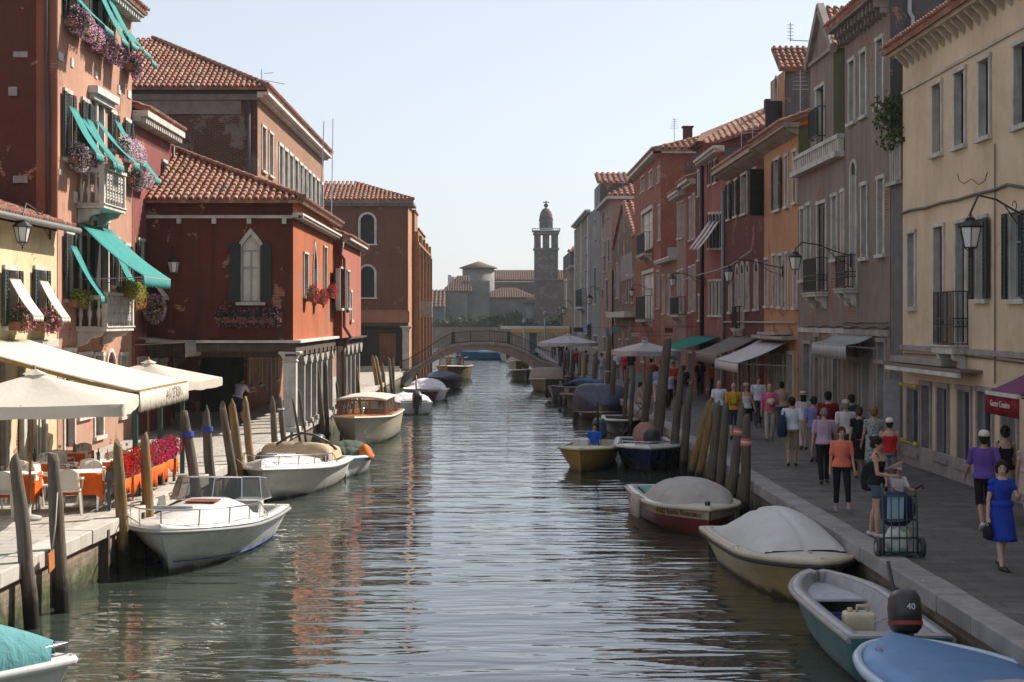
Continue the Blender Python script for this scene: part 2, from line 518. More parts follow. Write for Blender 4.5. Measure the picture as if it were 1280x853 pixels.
def wall_mesh(mb, fr, u0, u1, z0, z1, ops, depth):
    us = sorted({u0, u1, *[x for o in ops for x in (o[0], o[1])]}); zs = sorted({z0, z1, *[x for o in ops for x in (o[2], o[3])]})
    us = [u for u in us if u0 - 1e-6 <= u <= u1 + 1e-6]; zs = [z for z in zs if z0 - 1e-6 <= z <= z1 + 1e-6]
    for i in range(len(us) - 1):
        for j in range(len(zs) - 1):
            um, zm = (us[i] + us[i + 1]) / 2, (zs[j] + zs[j + 1]) / 2
            if any(o[0] < um < o[1] and o[2] < zm < o[3] for o in ops): continue
            mb.quad(fr.P(us[i], 0, zs[j]), fr.P(us[i + 1], 0, zs[j]), fr.P(us[i + 1], 0, zs[j + 1]), fr.P(us[i], 0, zs[j + 1]))
    for a, b, c, d in [o[:4] for o in ops]:
        for q in (((a, c), (b, c)), ((b, c), (b, d)), ((b, d), (a, d)), ((a, d), (a, c))):
            (ua, za), (ub, zb) = q
            mb.quad(fr.P(ua, 0, za), fr.P(ub, 0, zb), fr.P(ub, -depth, zb), fr.P(ua, -depth, za))

def arc(u0, u1, zs, zt, kind, n=12):
    """points of an arch from left spring to right spring"""
    c = (u0 + u1) / 2; hw = (u1 - u0) / 2; h = zt - zs; pts = []
    for i in range(n + 1):
        t = math.pi * (1 - i / n)
        x = math.cos(t); y = math.sin(t)
        if kind == 'g':   # ogee: round shoulders rising into a point
            y = .62 * math.sqrt(max(0, 1 - x * x)) + .38 * (1 - abs(x)) ** 2 * 1.0 if abs(x) > 1e-6 else 1.0
        pts.append((c + hw * x, zs + h * y))
    return pts

def bridge_ring(mb, fr, inner, outer, o0, o1):
    n = len(inner)
    for o, fl in ((o1, 0), (o0, 1)):
        for i in range(n - 1):
            mb.quad(fr.P(inner[i][0], o, inner[i][1]), fr.P(inner[i + 1][0], o, inner[i + 1][1]), fr.P(outer[i + 1][0], o, outer[i + 1][1]), fr.P(outer[i][0], o, outer[i][1]))
    for pts in (inner, outer):
        for i in range(n - 1):
            mb.quad(fr.P(pts[i][0], o0, pts[i][1]), fr.P(pts[i + 1][0], o0, pts[i + 1][1]), fr.P(pts[i + 1][0], o1, pts[i + 1][1]), fr.P(pts[i][0], o1, pts[i][1]))

def shutter_mb(fr, u0, u1, o0, o1, z0, z1, slats=True):
    mb = MB(); f = .05
    mb.fbox(fr, u0, u0 + f, o0, o1, z0, z1); mb.fbox(fr, u1 - f, u1, o0, o1, z0, z1)
    mb.fbox(fr, u0 + f, u1 - f, o0, o1, z0, z0 + .09); mb.fbox(fr, u0 + f, u1 - f, o0, o1, z1 - .09, z1)
    zm = (z0 + z1) / 2; mb.fbox(fr, u0 + f, u1 - f, o0, o1, zm - .03, zm + .03)
    mb.fbox(fr, u0 + f, u1 - f, o0 + .01, (o0 + o1) / 2, z0 + .09, z1 - .09)
    if slats:
        n = max(4, int((z1 - z0) / .10))
        for i in range(n):
            z = z0 + .1 + (z1 - z0 - .2) * (i + .5) / n
            mb.add([fr.P(u, o, zz) for u in (u0 + f, u1 - f) for o, zz in (((o0 + o1) / 2, z + .03), (o1 - .004, z - .02))], [(0, 1, 3, 2)])
    return mb

class House:
    def __init__(s, name, label, cat, loc, group=None):
        s.root = new(name, label, cat, loc, group)
    def facade(s, fr, u0, u1, z0, z1, wins, mat, depth=.16, name='wall', band=None):
        ops = []
        for w in wins:
            r = w['r']
            r = (max(u0 + .05, r[0]), min(u1 - .05, r[1]), max(z0 + .01, r[2]), min(z1 - .05, r[3]))
            w['r'] = r; ops.append(r)
        mb = MB(); wall_mesh(mb, fr, u0, u1, z0, z1, ops, depth)
        for w in wins:
            if w['k'] in ('a', 'g'):
                a, b, c, d = w['r']; hw = (b - a) / 2
                zs = d - (hw if w['k'] == 'a' else hw * 1.7); w['zs'] = zs
                pts = arc(a, b, zs, d, w['k']); h = len(pts) // 2
                for half, cx in ((pts[:h + 1], a), (pts[h:], b)):
                    for i in range(len(half) - 1):
                        p, q = half[i], half[i + 1]
                        mb.quad(fr.P(p[0], -.002, p[1]), fr.P(q[0], -.002, q[1]), fr.P(q[0], -.002, d), fr.P(p[0], -.002, d))
                        mb.quad(fr.P(p[0], -.002, p[1]), fr.P(q[0], -.002, q[1]), fr.P(q[0], -depth, q[1]), fr.P(p[0], -depth, p[1]))
        wall = mb.build(name, mat, s.root)
        for w in wins: s.window(fr, w, depth)
        return wall
    def window(s, fr, w, depth=.16):
        k = w['k']; a, b, c, d = w['r']; st = w.get('stone', M_STONE); root = s.root; t = w.get('t', .11)
        mb = MB()
        if k == 'open': return
        if k in ('a', 'g'):
            zs = w['zs']; inner = [(a, c)] + arc(a, b, zs, d, k) + [(b, c)]
            outer = [(a - t, c)] + arc(a - t, b + t, zs, d + t * (1.6 if k == 'g' else 1), k) + [(b + t, c)]
            bridge_ring(mb, fr, inner, outer, .002, .05)
        elif t > 0:
            mb.fbox(fr, a - t, a + .02, .002, .045, c, d); mb.fbox(fr, b - .02, b + t, .002, .045, c, d)
            mb.fbox(fr, a - t - .03, b + t + .03, .002, .07, d - .001, d + t)
        if t > 0:
            # stone lining of the reveal
            e = .012
            mb.fbox(fr, a + .001, a + e, -depth + .01, .0015, c + .001, (w.get('zs', d)) - .002); mb.fbox(fr, b - e, b - .001, -depth + .01, .0015, c + .001, w.get('zs', d) - .002)
            if c > .3: mb.fbox(fr, a - t - .05, b + t + .05, -depth + .02, .11, c - .10, c - .001)
        win = mb.build('window' if k not in ('door', 'roll', 'shop') else ('door' if k == 'door' else 'shopfront'), st, root) if mb.v else None
        par = win or root
        lod = w.get('lod', 0)
        g = MB(); g.fbox(fr, a + .003, b - .003, -depth - .03, -depth + .012, c + .003, d - .003)
        gm = w.get('glass', M_DARKROOM if k == 'h' else M_GLASS)  # open windows get a matt black sheet painting the unlit room
        if k == 'roll': gm = M_ROLL
        g.build('pane' if k not in ('door', 'roll') else ('door_leaf' if k == 'door' else 'roller_shutter'), w.get('leaf', gm) if k == 'door' else gm, par)
        if k == 'roll' and lod < 1:
            m2 = MB()
            for i in range(int((d - c) / .12)):
                m2.fbox(fr, a + .02, b - .02, -depth + .013, -depth + .03, c + .02 + i * .12, c + .09 + i * .12)
            m2.build('slats', M_ROLL, par)
        if k in ('w', 's', 'a', 'g', 'shop') and lod < 2:
            m2 = MB(); o0, o1 = -depth + .012, -depth + .05; f = .05; um = (a + b) / 2
            top = w.get('zs', d)
            m2.fbox(fr, a + .013, a + f, o0, o1, c, top - .003); m2.fbox(fr, b - f, b - .013, o0, o1, c, top - .003)
            m2.fbox(fr, a + f, b - f, o0, o1, c + .001, c + f); m2.fbox(fr, a + f, b - f, o0, o1, top - f, top - .004)
            if k != 'shop': m2.fbox(fr, um - .03, um + .03, o0, o1 + .003, c + f, top - f); m2.fbox(fr, a + f, b - f, o0, o1 + .002, top - (top - c) * .35, top - (top - c) * .35 + .035)
            m2.build('sash', w.get('sash', M_GREYSH), par)
        if k in ('s',):
            sw = (b - a) / 2 * w.get('sw', 1.0); sm = w.get('sm', M_DGREEN)
            for sd in (-1, 1):
                ang = w.get('open', 0)
                x0, x1 = (a - .03 - sw, a - .03) if sd < 0 else (b + .03, b + .03 + sw)
                if ang:      # shutter standing out from the wall
                    hx = a - .02 if sd < 0 else b + .02
                    dd = (fr.d * sd * math.cos(R(ang)) + fr.n * math.sin(R(ang)))
                    o = fr.P(hx, .08, 0); f2 = Fr((o.x, o.y), (dd.x, dd.y), (fr.n * math.cos(R(ang)) - fr.d * sd * math.sin(R(ang)))[:2])
                    shutter_mb(f2, 0, sw, .0, .04, c, d, lod < 1).build('shutter', sm, par)
                else:
                    shutter_mb(fr, x0, x1, .075, .115, c, d, lod < 1).build('shutter', sm, par)
        if k == 'c':
            sm = w.get('sm', M_DGREEN); um = (a + b) / 2
            shutter_mb(fr, a + .015, um - .004, -.06, -.02, c + .01, d - .01, lod < 1).build('shutter', sm, par)
            shutter_mb(fr, um + .004, b - .015, -.06, -.02, c + .01, d - .01, lod < 1).build('shutter', sm, par)
        if w.get('aw'):
            drop, proj, am = w['aw']
            s.awning(fr, a - .05, b + .05, d - .1, drop, proj, am, .22, arms=False)
    def awning(s, fr, u0, u1, zt, drop, proj, mat, val=.25, arms=True, sag=.06, root=None, fringe=True, name='awning', o0=.12, text=None):
        grid = []; n = 7
        for i in range(n + 1):
            t = i / n
            grid.append([fr.P(u0 + (u1 - u0) * j / 6, o0 + proj * t, zt - drop * t - sag * math.sin(math.pi * t) * (1 + .3 * math.sin(j * 1.7))) for j in range(7)])
        aw = MB().sheet(grid, True, .012, (0, 0, 1)).build(name, mat, root or s.root)
        m = int((u1 - u0) / .12) * 2 + 2; g = []
        for j in range(m + 1):
            u = u0 + (u1 - u0) * j / m; ph = .02 * math.sin(j * 1.1)
            g.append([fr.P(u, o0 + proj, zt - drop - .002), fr.P(u, o0 + proj + .012 + ph * .5, zt - drop - val * .5), fr.P(u, o0 + proj + ph, zt - drop - val + (.06 if fringe and j % 2 else 0))])
        MB().sheet(g, True, .01, fr.n[:]).build('valance', mat, aw)
        b = MB(); b.bar(fr.P(u0, o0 + proj, zt - drop - .015), fr.P(u1, o0 + proj, zt - drop - .015), .035)
        if arms:
            for u in (u0 + .05, u1 - .05): b.bar(fr.P(u, o0 - .1, zt - drop - .1), fr.P(u, o0 + proj, zt - drop - .03), .025)
        b.build('awning_frame', M_GREYSH, aw)
        return aw
    def cornice(s, fr, u0, u1, z, h=.3, proj=.35, mat=None, dent=True, dw=.14, dg=.3, side=True):
        mb = MB(); mat = mat or M_STONE
        mb.fbox(fr, u0 - (.0), u1, .001, proj, z - h * .4, z)
        mb.fbox(fr, u0, u1, .001, proj * .55, z - h * .7, z - h * .4 - .001)
        if dent:
            u = u0 + .1
            while u + dw < u1:
                mb.fbox(fr, u, u + dw, .001, proj * .85, z - h * .8, z - h * .4 - .003); u += dg
        return mb.build('cornice', mat, s.root, .008)
    def roof(s, e0, e1, r1, r0, mat=None, sp=.23, row=.36, r=.085, thick=.12, name='roof', fascia=True):
        """barrel-tiled slope between an eave e0-e1 and a ridge r0-r1"""
        e0, e1, r1, r0 = map(Vector, (e0, e1, r1, r0)); mat = mat or M_TILE
        ex = (e1 - e0); L = ex.length; ex.normalize()
        up = (r0 - e0) - ex * (r0 - e0).dot(ex); T = up.length; up.normalize()
        n = ex.cross(up).normalized()
        if n.z < 0: n = -n
        xr0 = (r0 - e0).dot(ex); xr1 = (r1 - e0).dot(ex); T1 = (r1 - e0).dot(up)
        mb = MB()
        mb.prism([e0, e1, r1, r0], -n * thick)
        P = lambda x, t, h: e0 + ex * x + up * t + n * h
        cols = int(L / sp)
        for cI in range(cols):
            x = (cI + .5) * L / cols
            if xr0 > 0 and x < xr0: tm = T * x / xr0
            elif xr1 < L and x > xr1: tm = T1 * (L - x) / (L - xr1)
            else: tm = T + (T1 - T) * (x - max(0, xr0)) / max(.01, xr1 - max(0, xr0))
            t0 = -.05
            while t0 < tm:
                t1 = min(t0 + row, tm)
                if t1 - t0 < .05: break
                j = random.uniform(-.006, .006); jx = random.uniform(-.01, .01)
                g = []
                for t, k in ((t0, 1.0), (t1 + .03, .8)):
                    g.append([P(x + jx + r * k * math.cos(a), t, .015 + j + (.03 if k == 1.0 else 0.0) + r * k * math.sin(a)) for a in (0, .8, 1.57, 2.34, 3.14)])
                mb.sheet(g, True)
                # the lower end is thick
                lo = g[0]; mb.add(lo + [P(x + jx + r * .7 * math.cos(a), t0, .005 + r * .7 * math.sin(a)) for a in (0, .8, 1.57, 2.34, 3.14)], [(i, i + 1, i + 6, i + 5) for i in range(4)])
                t0 += row
        ob = mb.build(name, mat, s.root)
        return ob
    def ridge(s, a, b, r=.11, mat=None):
        a, b = Vector(a), Vector(b); n = max(2, int((b - a).length / .4)); mb = MB(); d = (b - a) / n
        for i in range(n):
            p = a + d * i; mb.tube([p, p + d * 1.06], [r, r * .82], 8)
        return mb.build('ridge_tiles', mat or M_TILE, s.root)
    def pipe(s, pts, r=.05, mat=None):
        return MB().tube(pts, r, 8).build('downpipe', mat or M_PIPE, s.root)
    def box(s, x0, x1, y0, y1, z0, z1, mat, name='wall'):
        return MB().box(x0, x1, y0, y1, z0, z1).build(name, mat, s.root)

def railing_mb(fr, u0, u1, o, z0, z1, gap=.11, w=.018, sides=None, fancy=False):
    mb = MB()
    segs = [(fr.P(u0, o, 0), fr.P(u1, o, 0))]
    if sides is not None: segs += [(fr.P(u0, sides, 0), fr.P(u0, o, 0)), (fr.P(u1, sides, 0), fr.P(u1, o, 0))]
    for a, b in segs:
        L = (b - a).length; n = max(2, int(L / gap))
        for z in (z0 + .04, z1) + ((z0 + (z1 - z0) * .5, z0 + (z1 - z0) * .35) if fancy else ()):
            mb.bar(a + Vector((0, 0, z)), b + Vector((0, 0, z)), w * 1.5)
        for i in range(n + 1):
            p = a + (b - a) * i / n
            mb.bar(p + Vector((0, 0, z0)), p + Vector((0, 0, z1)), w)
            if fancy and i < n:
                q = a + (b - a) * (i + .5) / n; rr = gap * .42; zc = z0 + (z1 - z0) * .425
                d = (b - a).normalized()
                mb.tube([q + d * rr * math.cos(t) + Vector((0, 0, zc + rr * math.sin(t))) for t in [k * math.pi / 4 for k in range(9)]], w * .4, 4)
    return mb

def balcony(h, fr, u0, u1, z, proj=.7, kind='iron', zt=.95, slab=.14, bracket=True, flo=False, lod=0):
    b = MB(); b.fbox(fr, u0, u1, .002, proj, z - slab, z); b.fbox(fr, u0 - .03, u1 + .03, .003, proj + .04, z - .04, z + .003)
    if bracket:
        for u in ((u0 + .12, u0 + .34), (u1 - .34, u1 - .12)) if u1 - u0 > .8 else ((u0 + .1, u1 - .1),):
            um = u[0]
            b.prism([fr.P(um, .003, z - slab - .001), fr.P(um, proj * .85, z - slab - .001), fr.P(um, proj * .75, z - slab - .13), fr.P(um, proj * .4, z - slab - .2), fr.P(um, proj * .3, z - slab - .33), fr.P(um, .003, z - slab - .42)], fr.d * (u[1] - um))
    ob = b.build('balcony', M_STONE, h.root, .01)
    if kind == 'iron':
        railing_mb(fr, u0 + .03, u1 - .03, proj - .04, z, z + zt, .10 if lod < 1 else .16, .016 if lod < 1 else .025, .02, fancy=(lod < 1)).build('railing', M_BLACKIRON, ob)
    else:        # pierced stone parapet with corner posts and rail
        m = MB()
        for u in (u0, u1 - .14): m.fbox(fr, u, u + .14, proj - .14, proj + .003, z, z + zt)
        for u in (u0, u1 - .1): m.fbox(fr, u, u + .10, .003, proj - .141, z + zt - .12, z + zt - .003)
        m.fbox(fr, u0 - .02, u1 + .02, proj - .17, proj + .03, z + zt, z + zt + .09)
        n = max(2, int((u1 - u0 - .28) / .3)); wv = (u1 - u0 - .28) / n
        for i in range(n):
            for j in range(3):
                cu = u0 + .14 + wv * (i + .5); cz = z + .12 + (zt - .12) * (j + .5) / 3; rr = min(wv, (zt - .12) / 3) * .40
                for q in range(4):
                    t = q * math.pi / 2 + math.pi / 4
                    c = (cu + rr * .55 * math.cos(t), cz + rr * .55 * math.sin(t))
                    m.tube([fr.P(c[0] + rr * .5 * math.cos(x), proj - .07, c[1] + rr * .5 * math.sin(x)) for x in [k * math.pi / 4 for k in range(9)]], .028, 5)
            m.fbox(fr, u0 + .14 + wv * i - .015, u0 + .14 + wv * i + .02, proj - .11, proj - .03, z, z + zt)
        for k in range(3):
            o = .12 + (proj - .35) * k / 2
            for u in (u0 + .05, u1 - .05):
                m.loft([[fr.P(u, o, 0) + Vector((rr * math.cos(x), rr * math.sin(x), zz)) for x in [q * math.pi / 4 for q in range(8)]] for zz, rr in ((z, .05), (z + .15, .035), (z + .35, .075), (z + .55, .03), (z + zt - .13, .05))])
        m.build('parapet', M_STONE, ob)
    return ob

def lantern(name, label, wall, tip, size=.30, lod=0, group='street lanterns on wall brackets'):
    """six-sided street lantern hanging from a curved iron arm; wall and tip are points"""
    wall = Vector(wall); tip = Vector(tip)
    r = new(name, label, 'street lamp', wall, group)
    d = tip - wall; d.z = 0; L = d.length; d.normalize()
    k = size / .30; z = Vector((0, 0, 1))
    a = MB()
    pts = [wall, wall + d * L * .3 + z * .12 * k, wall + d * L * .6 + z * .30 * k, wall + d * L * .88 + z * .34 * k, tip + z * .26 * k, tip + z * .12 * k]
    a.tube(pts, .022 * k, 6)
    a.tube([wall - z * .35 * k, wall + d * L * .25 - z * .15 * k, wall + d * L * .45 + z * .18 * k], .014 * k, 5)
    a.tube([wall + d * L * .3 + z * .12 * k + d * .1 * k * math.cos(t) + z * .1 * k * (math.sin(t) + 1) for t in [q * .7 for q in range(8)]], .010 * k, 5)
    a.obox(wall - z * .15 * k, .05, .05, .5 * k, Matrix.Identity(3))
    a.build('arm', M_BLACKIRON, r)
    c = tip
    def ring(rad, zz, n=6): return [c + Vector((rad * math.cos(math.pi * 2 * i / n + .3), rad * math.sin(math.pi * 2 * i / n + .3), zz)) for i in range(n)]
    h = MB()
    h.loft([ring(.25 * k, -.02 * k), ring(.27 * k, 0), ring(.14 * k, .10 * k), ring(.10 * k, .13 * k), ring(.11 * k, .15 * k), ring(.02 * k, .19 * k)], smooth=False)
    h.tube([c + z * .19 * k, c + z * .26 * k], .02 * k, 6)
    for s in (-1, 1): h.tube([c + z * .10 * k + d * s * .12 * k, c + z * .2 * k + d * s * .11 * k, c + z * .26 * k], .008 * k, 4)
    h.build('lantern_cap', M_BLACKIRON, r)
    t, b = ring(.225 * k, -.022 * k), ring(.135 * k, -.42 * k)
    MB().loft([ring(.215 * k, -.023 * k), ring(.125 * k, -.415 * k)], smooth=False).build('lantern_glass', M_LGLASS, r)
    f = MB()
    for i in range(6):
        f.bar(t[i], b[i], .018 * k); f.bar(b[i], b[(i + 1) % 6], .02 * k); f.bar(t[i], t[(i + 1) % 6], .02 * k)
        f.bar(b[i], c - z * .52 * k, .012 * k)
    f.tube([c - z * .50 * k, c - z * .56 * k, c - z * .62 * k], [.01 * k, .03 * k, .005 * k], 6)
    f.build('lantern_frame', M_BLACKIRON, r)
    return r
M_LGLASS = plain((.62, .62, .60), .3, .05)

def leaves(mb, c, rad, n, size, flat=.0, hang=0.0, shell=.5, seed=0):
    rnd = random.Random(seed + int(c[0] * 97) + int(c[1] * 13)); c = Vector(c)
    for _ in range(n):
        v = Vector((rnd.gauss(0, 1), rnd.gauss(0, 1), rnd.gauss(0, 1))).normalized()
        k = rnd.uniform(shell, 1.0)
        p = c + Vector((v.x * rad[0] * k, v.y * rad[1] * k, v.z * rad[2] * k - hang * rnd.random()))
        s = size * rnd.uniform(.6, 1.3)
        q = Quaternion((rnd.gauss(0, 1), rnd.gauss(0, 1), rnd.gauss(0, 1), rnd.gauss(0, 1))).normalized().to_matrix()
        a, b = q @ Vector((s, 0, 0)), q @ Vector((0, s * .55, 0)); nn = q @ Vector((0, 0, s * .2))
        mb.add([p - a, p - b + nn, p + a, p + b + nn], [(0, 1, 2, 3)])
    return mb

def flower_box(fr, u0, u1, z, label, cols=((.55, .25, .45),), leaf=(.06, .10, .03), o=.12, dep=.24, hgt=.2, h=.3, hang=.15, dens=1.0, box=(.20, .09, .05), group='flower boxes on the window sills', fl=.6, name='flower_box'):
    c = fr.P((u0 + u1) / 2, o + dep / 2, z)
    r = new(name, label, 'flower box', c, group)
    b = MB(); b.fbox(fr, u0, u1, o, o + .02, z, z + hgt); b.fbox(fr, u0, u1, o + dep - .02, o + dep, z, z + hgt)
    b.fbox(fr, u0, u0 + .02, o + .021, o + dep - .021, z, z + hgt); b.fbox(fr, u1 - .02, u1, o + .021, o + dep - .021, z, z + hgt); b.fbox(fr, u0 + .021, u1 - .021, o + .021, o + dep - .021, z + .002, z + hgt - .03)
    b.build('planter', plain(box, .8), r)
    L = u1 - u0; n = max(1, int(L / .28)); lm = MB(); fm = [MB() for _ in cols]
    for i in range(n):
        u = u0 + L * (i + .5) / n; hh = h * random.uniform(.75, 1.2)
        p = fr.P(u, o + dep * .6, z + hgt + hh * .3 - hang * .4)
        rad = [.2, .2, hh * .55 + hang * .5]
        leaves(lm, p, rad, int(150 * dens), .045, seed=i)
        for j, m in enumerate(fm):
            leaves(m, p + fr.n * .05, [x * 1.12 for x in rad], int(170 * dens * fl / len(cols)), .032, shell=.8, seed=i * 7 + j + 3)
    lm.build('foliage', leafm(leaf, mulc(leaf, 1.9)), r)
    for j, m in enumerate(fm):
        if fl > 0: m.build('blossom', cloth(cols[j], trans=.3, var=.25), r)
    return r
# ------------------------------------------------------------------ left bank
XL = -11.3
FL = Fr((XL, 0), (0, 1), (1, 0))
def W(fr, k, pa, pb, ya, yb, **kw): return dict(k=k, r=fr.rect(pa, pb, ya, yb), **kw)
PK = [(.72, .42, .60), (.85, .74, .78), (.62, .12, .36)]; PKR = [(.62, .30, .38), (.70, .5, .5)]; YLW = [(.35, .38, .06)]; RED = [(.65, .02, .03), (.5, .01, .08)]

# tall orange house with the teal window awnings
ha = House('tall_house', 'tall orange plastered house with teal window awnings and a dark red side wall, left foreground', 'house', (XL, 41.7, 0))
A_Z = 13.35
wa = [W(FL, 's', 82, 90, -25, 28), W(FL, 's', 101, 107, -8, 33), W(FL, 's', 118, 126, -20, 45), W(FL, 's', 130, 134, 0, 50), W(FL, 's', 154.5, 158.5, 45, 78),
      W(FL, 's', 80, 87, 117, 198), W(FL, 's', 102.5, 108, 128, 200), W(FL, 'a', 112, 119, 117, 205, glass=M_DGREEN), W(FL, 'a', 121, 128, 122, 205, glass=M_DGREEN), W(FL, 's', 138, 143, 143, 187), W(FL, 's', 156, 161, 153, 200),
      W(FL, 's', 82, 89, 293, 374), W(FL, 's', 104, 110, 296, 374), W(FL, 'door', 115, 134, 277, 372, leaf=plain((.02, .018, .016))), W(FL, 's', 140, 146, 300, 357), W(FL, 's', 155.5, 160, 308, 360),
      W(FL, 'door', 80, 92, 440, 560, leaf=M_DWOOD), W(FL, 'shop', 97, 112, 445, 520), W(FL, 'door', 118, 128, 445, 545, leaf=M_DWOOD), W(FL, 'a', 133, 143, 440, 500), W(FL, 'door', 150, 157, 445, 520, leaf=M_DWOOD)]
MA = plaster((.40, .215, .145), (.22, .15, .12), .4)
ha.facade(FL, 41.7, 50.3, 0, A_Z, wa, MA)
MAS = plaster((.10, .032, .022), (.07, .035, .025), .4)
ns = House.__new__(House); fn = Fr((-22, 41.7), (1, 0), (0, -1))
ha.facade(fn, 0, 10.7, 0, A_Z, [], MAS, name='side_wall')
ha.box(-22, -11.55, 42.0, 50.2, 0, A_Z - .1, MAS, 'back_wall')
MB().fbox(fn, 10.15, 10.69, .002, .03, 0, A_Z).build('corner_strip', plaster((.24, .075, .04)), ha.root)
m = MB()
for (pa, pb, ya, yb) in ((17, 35, 65, 72), (11, 22, 109, 120), (17, 35, 220, 229)):
    a = at(pa, yb, 41.7); b = at(pb, ya, 41.7); MB().box(a.x, b.x, 41.65, 41.72, a.z, b.z).build('wall_vent', stone((.34, .30, .28)), ha.root)
ha.pipe([at(58, -60, 41.62), at(58, 75, 41.62), at(60, 160, 41.62), at(60, 320, 41.62)], .06, plain((.05, .03, .028)))
m = MB()
for (pa, pb, ya, yb) in ((73, 78, 66, 76), (88, 91, 73, 84), (118, 121, 90, 98), (147, 150, 107, 118), (159, 163, 114, 123), (73, 76, 212, 219), (92, 96, 240, 254), (149, 152, 258, 266)):
    r = FL.rect(pa, pb, ya, yb); MB().fbox(FL, r[0], r[1], .001, .035, r[2], r[3]).build('stone_block', M_WHITE, ha.root)
r = FL.rect(110, 138, 100, 117); m.fbox(FL, r[0], r[1], .001, .28, r[3] - .55, r[3] - .35); m.fbox(FL, r[0] + .1, r[1] - .1, .001, .16, r[3] - .7, r[3] - .55)
m.build('stone_hood', M_WHITE, ha.root)
ha.cornice(FL, 41.72, 50.28, A_Z, .42, .42)
ha.roof((XL + .5, 41.5, A_Z + .02), (XL + .5, 50.4, A_Z + .02), (XL - 4.5, 50.4, A_Z + 1.6), (XL - 4.5, 41.5, A_Z + 1.6), sp=.3, row=.5)
ha.pipe([FL.P(FL.u(97), .08, 3.4), FL.P(FL.u(97), .08, 6.3)], .04, M_STONE)
b2 = balcony(ha, FL, 43.6, 46.2, FL.z(44.9, 258), .75, 'stone')
b3 = balcony(ha, FL, 43.5, 46.8, FL.z(45.0, 408), .85, 'stone', .85)
for args in ((80, 91, 135, 1.25, .72), (102, 110, 150, 1.2, .72), (138, 145, 152, 1.2, .75), (156, 163, 175, 1.2, .8), (82, 90, 308, 1.35, .8), (139, 147, 318, 1.1, .62)):
    ua, ub = FL.u(args[0]), FL.u(args[1]); z = FL.z((ua + ub) / 2, args[2])
    ha.awning(FL, ua, ub, z, args[3], args[4], M_TEAL, .2, arms=False, sag=.1)
ha.awning(FL, 43.5, 44.3, FL.z(44, 150), 1.25, 1.0, M_TEAL, .2, arms=False, sag=.08)
ha.awning(FL, 45.1, 45.8, FL.z(45.5, 152), 1.2, 1.1, M_TEAL, .2, arms=False, sag=.08)
ha.awning(FL, 43.4, 47.0, FL.z(44.0, 280), 1.45, 1.75, M_TEAL, .3, sag=.12)
for (pa, pb, z, dr, pj) in ((80, 92, -8, .95, .95), (113, 122, -15, 1.5, .75), (124, 133, -8, 1.5, .8), (136, 146, 26, .95, .9), (154, 162, 42, .9, .75)):
    ua, ub = FL.u(pa), FL.u(pb); ha.awning(FL, ua, ub, FL.z((ua + ub) / 2, z), dr, pj, M_TEAL, .16, arms=False)
fb = [(78, 100, 40, 'top'), (103, 114, 56, 'top'), (115, 129, 66, 'top'), (131, 141, 76, 'top'), (152, 162, 90, 'top'), (80, 98, 207, 'mid'), (102, 117, 213, 'mid'), (119, 143, 198, 'mid'), (155, 166, 232, 'mid')]
fbl = ['pink and white flower box under the top left window of the tall orange house', 'flower box under the second top floor window of the tall orange house', 'flower box under the middle of the top floor of the tall orange house', 'flower box with magenta blossom between the top awnings of the tall orange house', 'last flower box of the top row, by the cornice of the tall orange house',
       'lilac flower box under the left middle floor window of the tall orange house', 'lilac flower box left of the carved stone balcony', 'lilac flower box along the rail of the carved stone balcony', 'lilac flower box right of the carved stone balcony']
for (pa, pb, py, row), lb in zip(fb, fbl):
    ua, ub = FL.u(pa), FL.u(pb); o = .62 if pa == 119 else .1
    flower_box(FL, ua, ub, FL.z((ua + ub) / 2, py), lb, PK if row == 'top' else PK[:2], h=.36, o=o, hang=.3, fl=1.1)
for (pa, pb, py, lb, o, L, fl, cc) in ((80, 96, 384, 'yellow green plant box under the lower left window of the tall orange house', .1, (.16, .19, .03), .5, YLW), (102, 113, 385, 'yellow green plant box left of the lower balcony', .1, (.16, .19, .03), .5, YLW),
                               (116, 141, 372, 'long yellow green plant box on the lower balcony rail', .68, (.17, .18, .03), .7, YLW), (148, 156, 385, 'orange tinted plant box right of the lower balcony', .3, (.16, .13, .03), .8, [(.40, .2, .04)])):
    ua, ub = FL.u(pa), FL.u(pb)
    flower_box(FL, ua, ub, FL.z((ua + ub) / 2, py), lb, cc, leaf=L, fl=fl, h=.3, o=o, hang=.2)

# plum house
hb = House('plum_house', 'narrow plum red house with a white dentil cornice beside the tall orange house', 'house', (XL, 50.35, 0))
wb = [W(FL, 's', 170, 176, 190, 222, sw=.7), W(FL, 's', 203, 207, 204, 240, sw=.7), W(FL, 's', 172, 178, 302, 350, sw=.8), W(FL, 'a', 188, 194, 283, 350), W(FL, 's', 204, 208, 310, 350, sw=.7),
      W(FL, 'door', 172, 180, 450, 510, leaf=M_DWOOD), W(FL, 'shop', 186, 195, 452, 490), W(FL, 'shop', 199, 207, 452, 485)]
hb.facade(FL, 50.35, 56.5, 0, 10.3, wb, plaster((.22, .068, .058), (.10, .05, .045), .4))
hb.box(-19, -11.55, 50.4, 57.5, 0, 10.25, MAS, 'back_wall')
hb.cornice(FL, 50.36, 56.48, 10.3, .5, .5)
hb.roof((XL + .5, 50.4, 10.35), (XL + .5, 56.5, 10.35), (XL - 4, 56.5, 11.9), (XL - 4, 50.4, 11.9))
hb.awning(FL, 55.0, 56.2, FL.z(55.6, 210), .95, .75, M_CREAM, .1, arms=False)
hb.awning(FL, 51.6, 52.9, FL.z(52.2, 335), .95, .6, M_CREAM, .12, arms=False)
hb.awning(FL, 53.2, 54.4, FL.z(53.8, 335), .95, .8, M_CREAM, .12, arms=False)
hb.awning(FL, 55.0, 56.3, FL.z(55.5, 302), 1.9, .8, cloth((.03, .035, .05)), .05, arms=False)
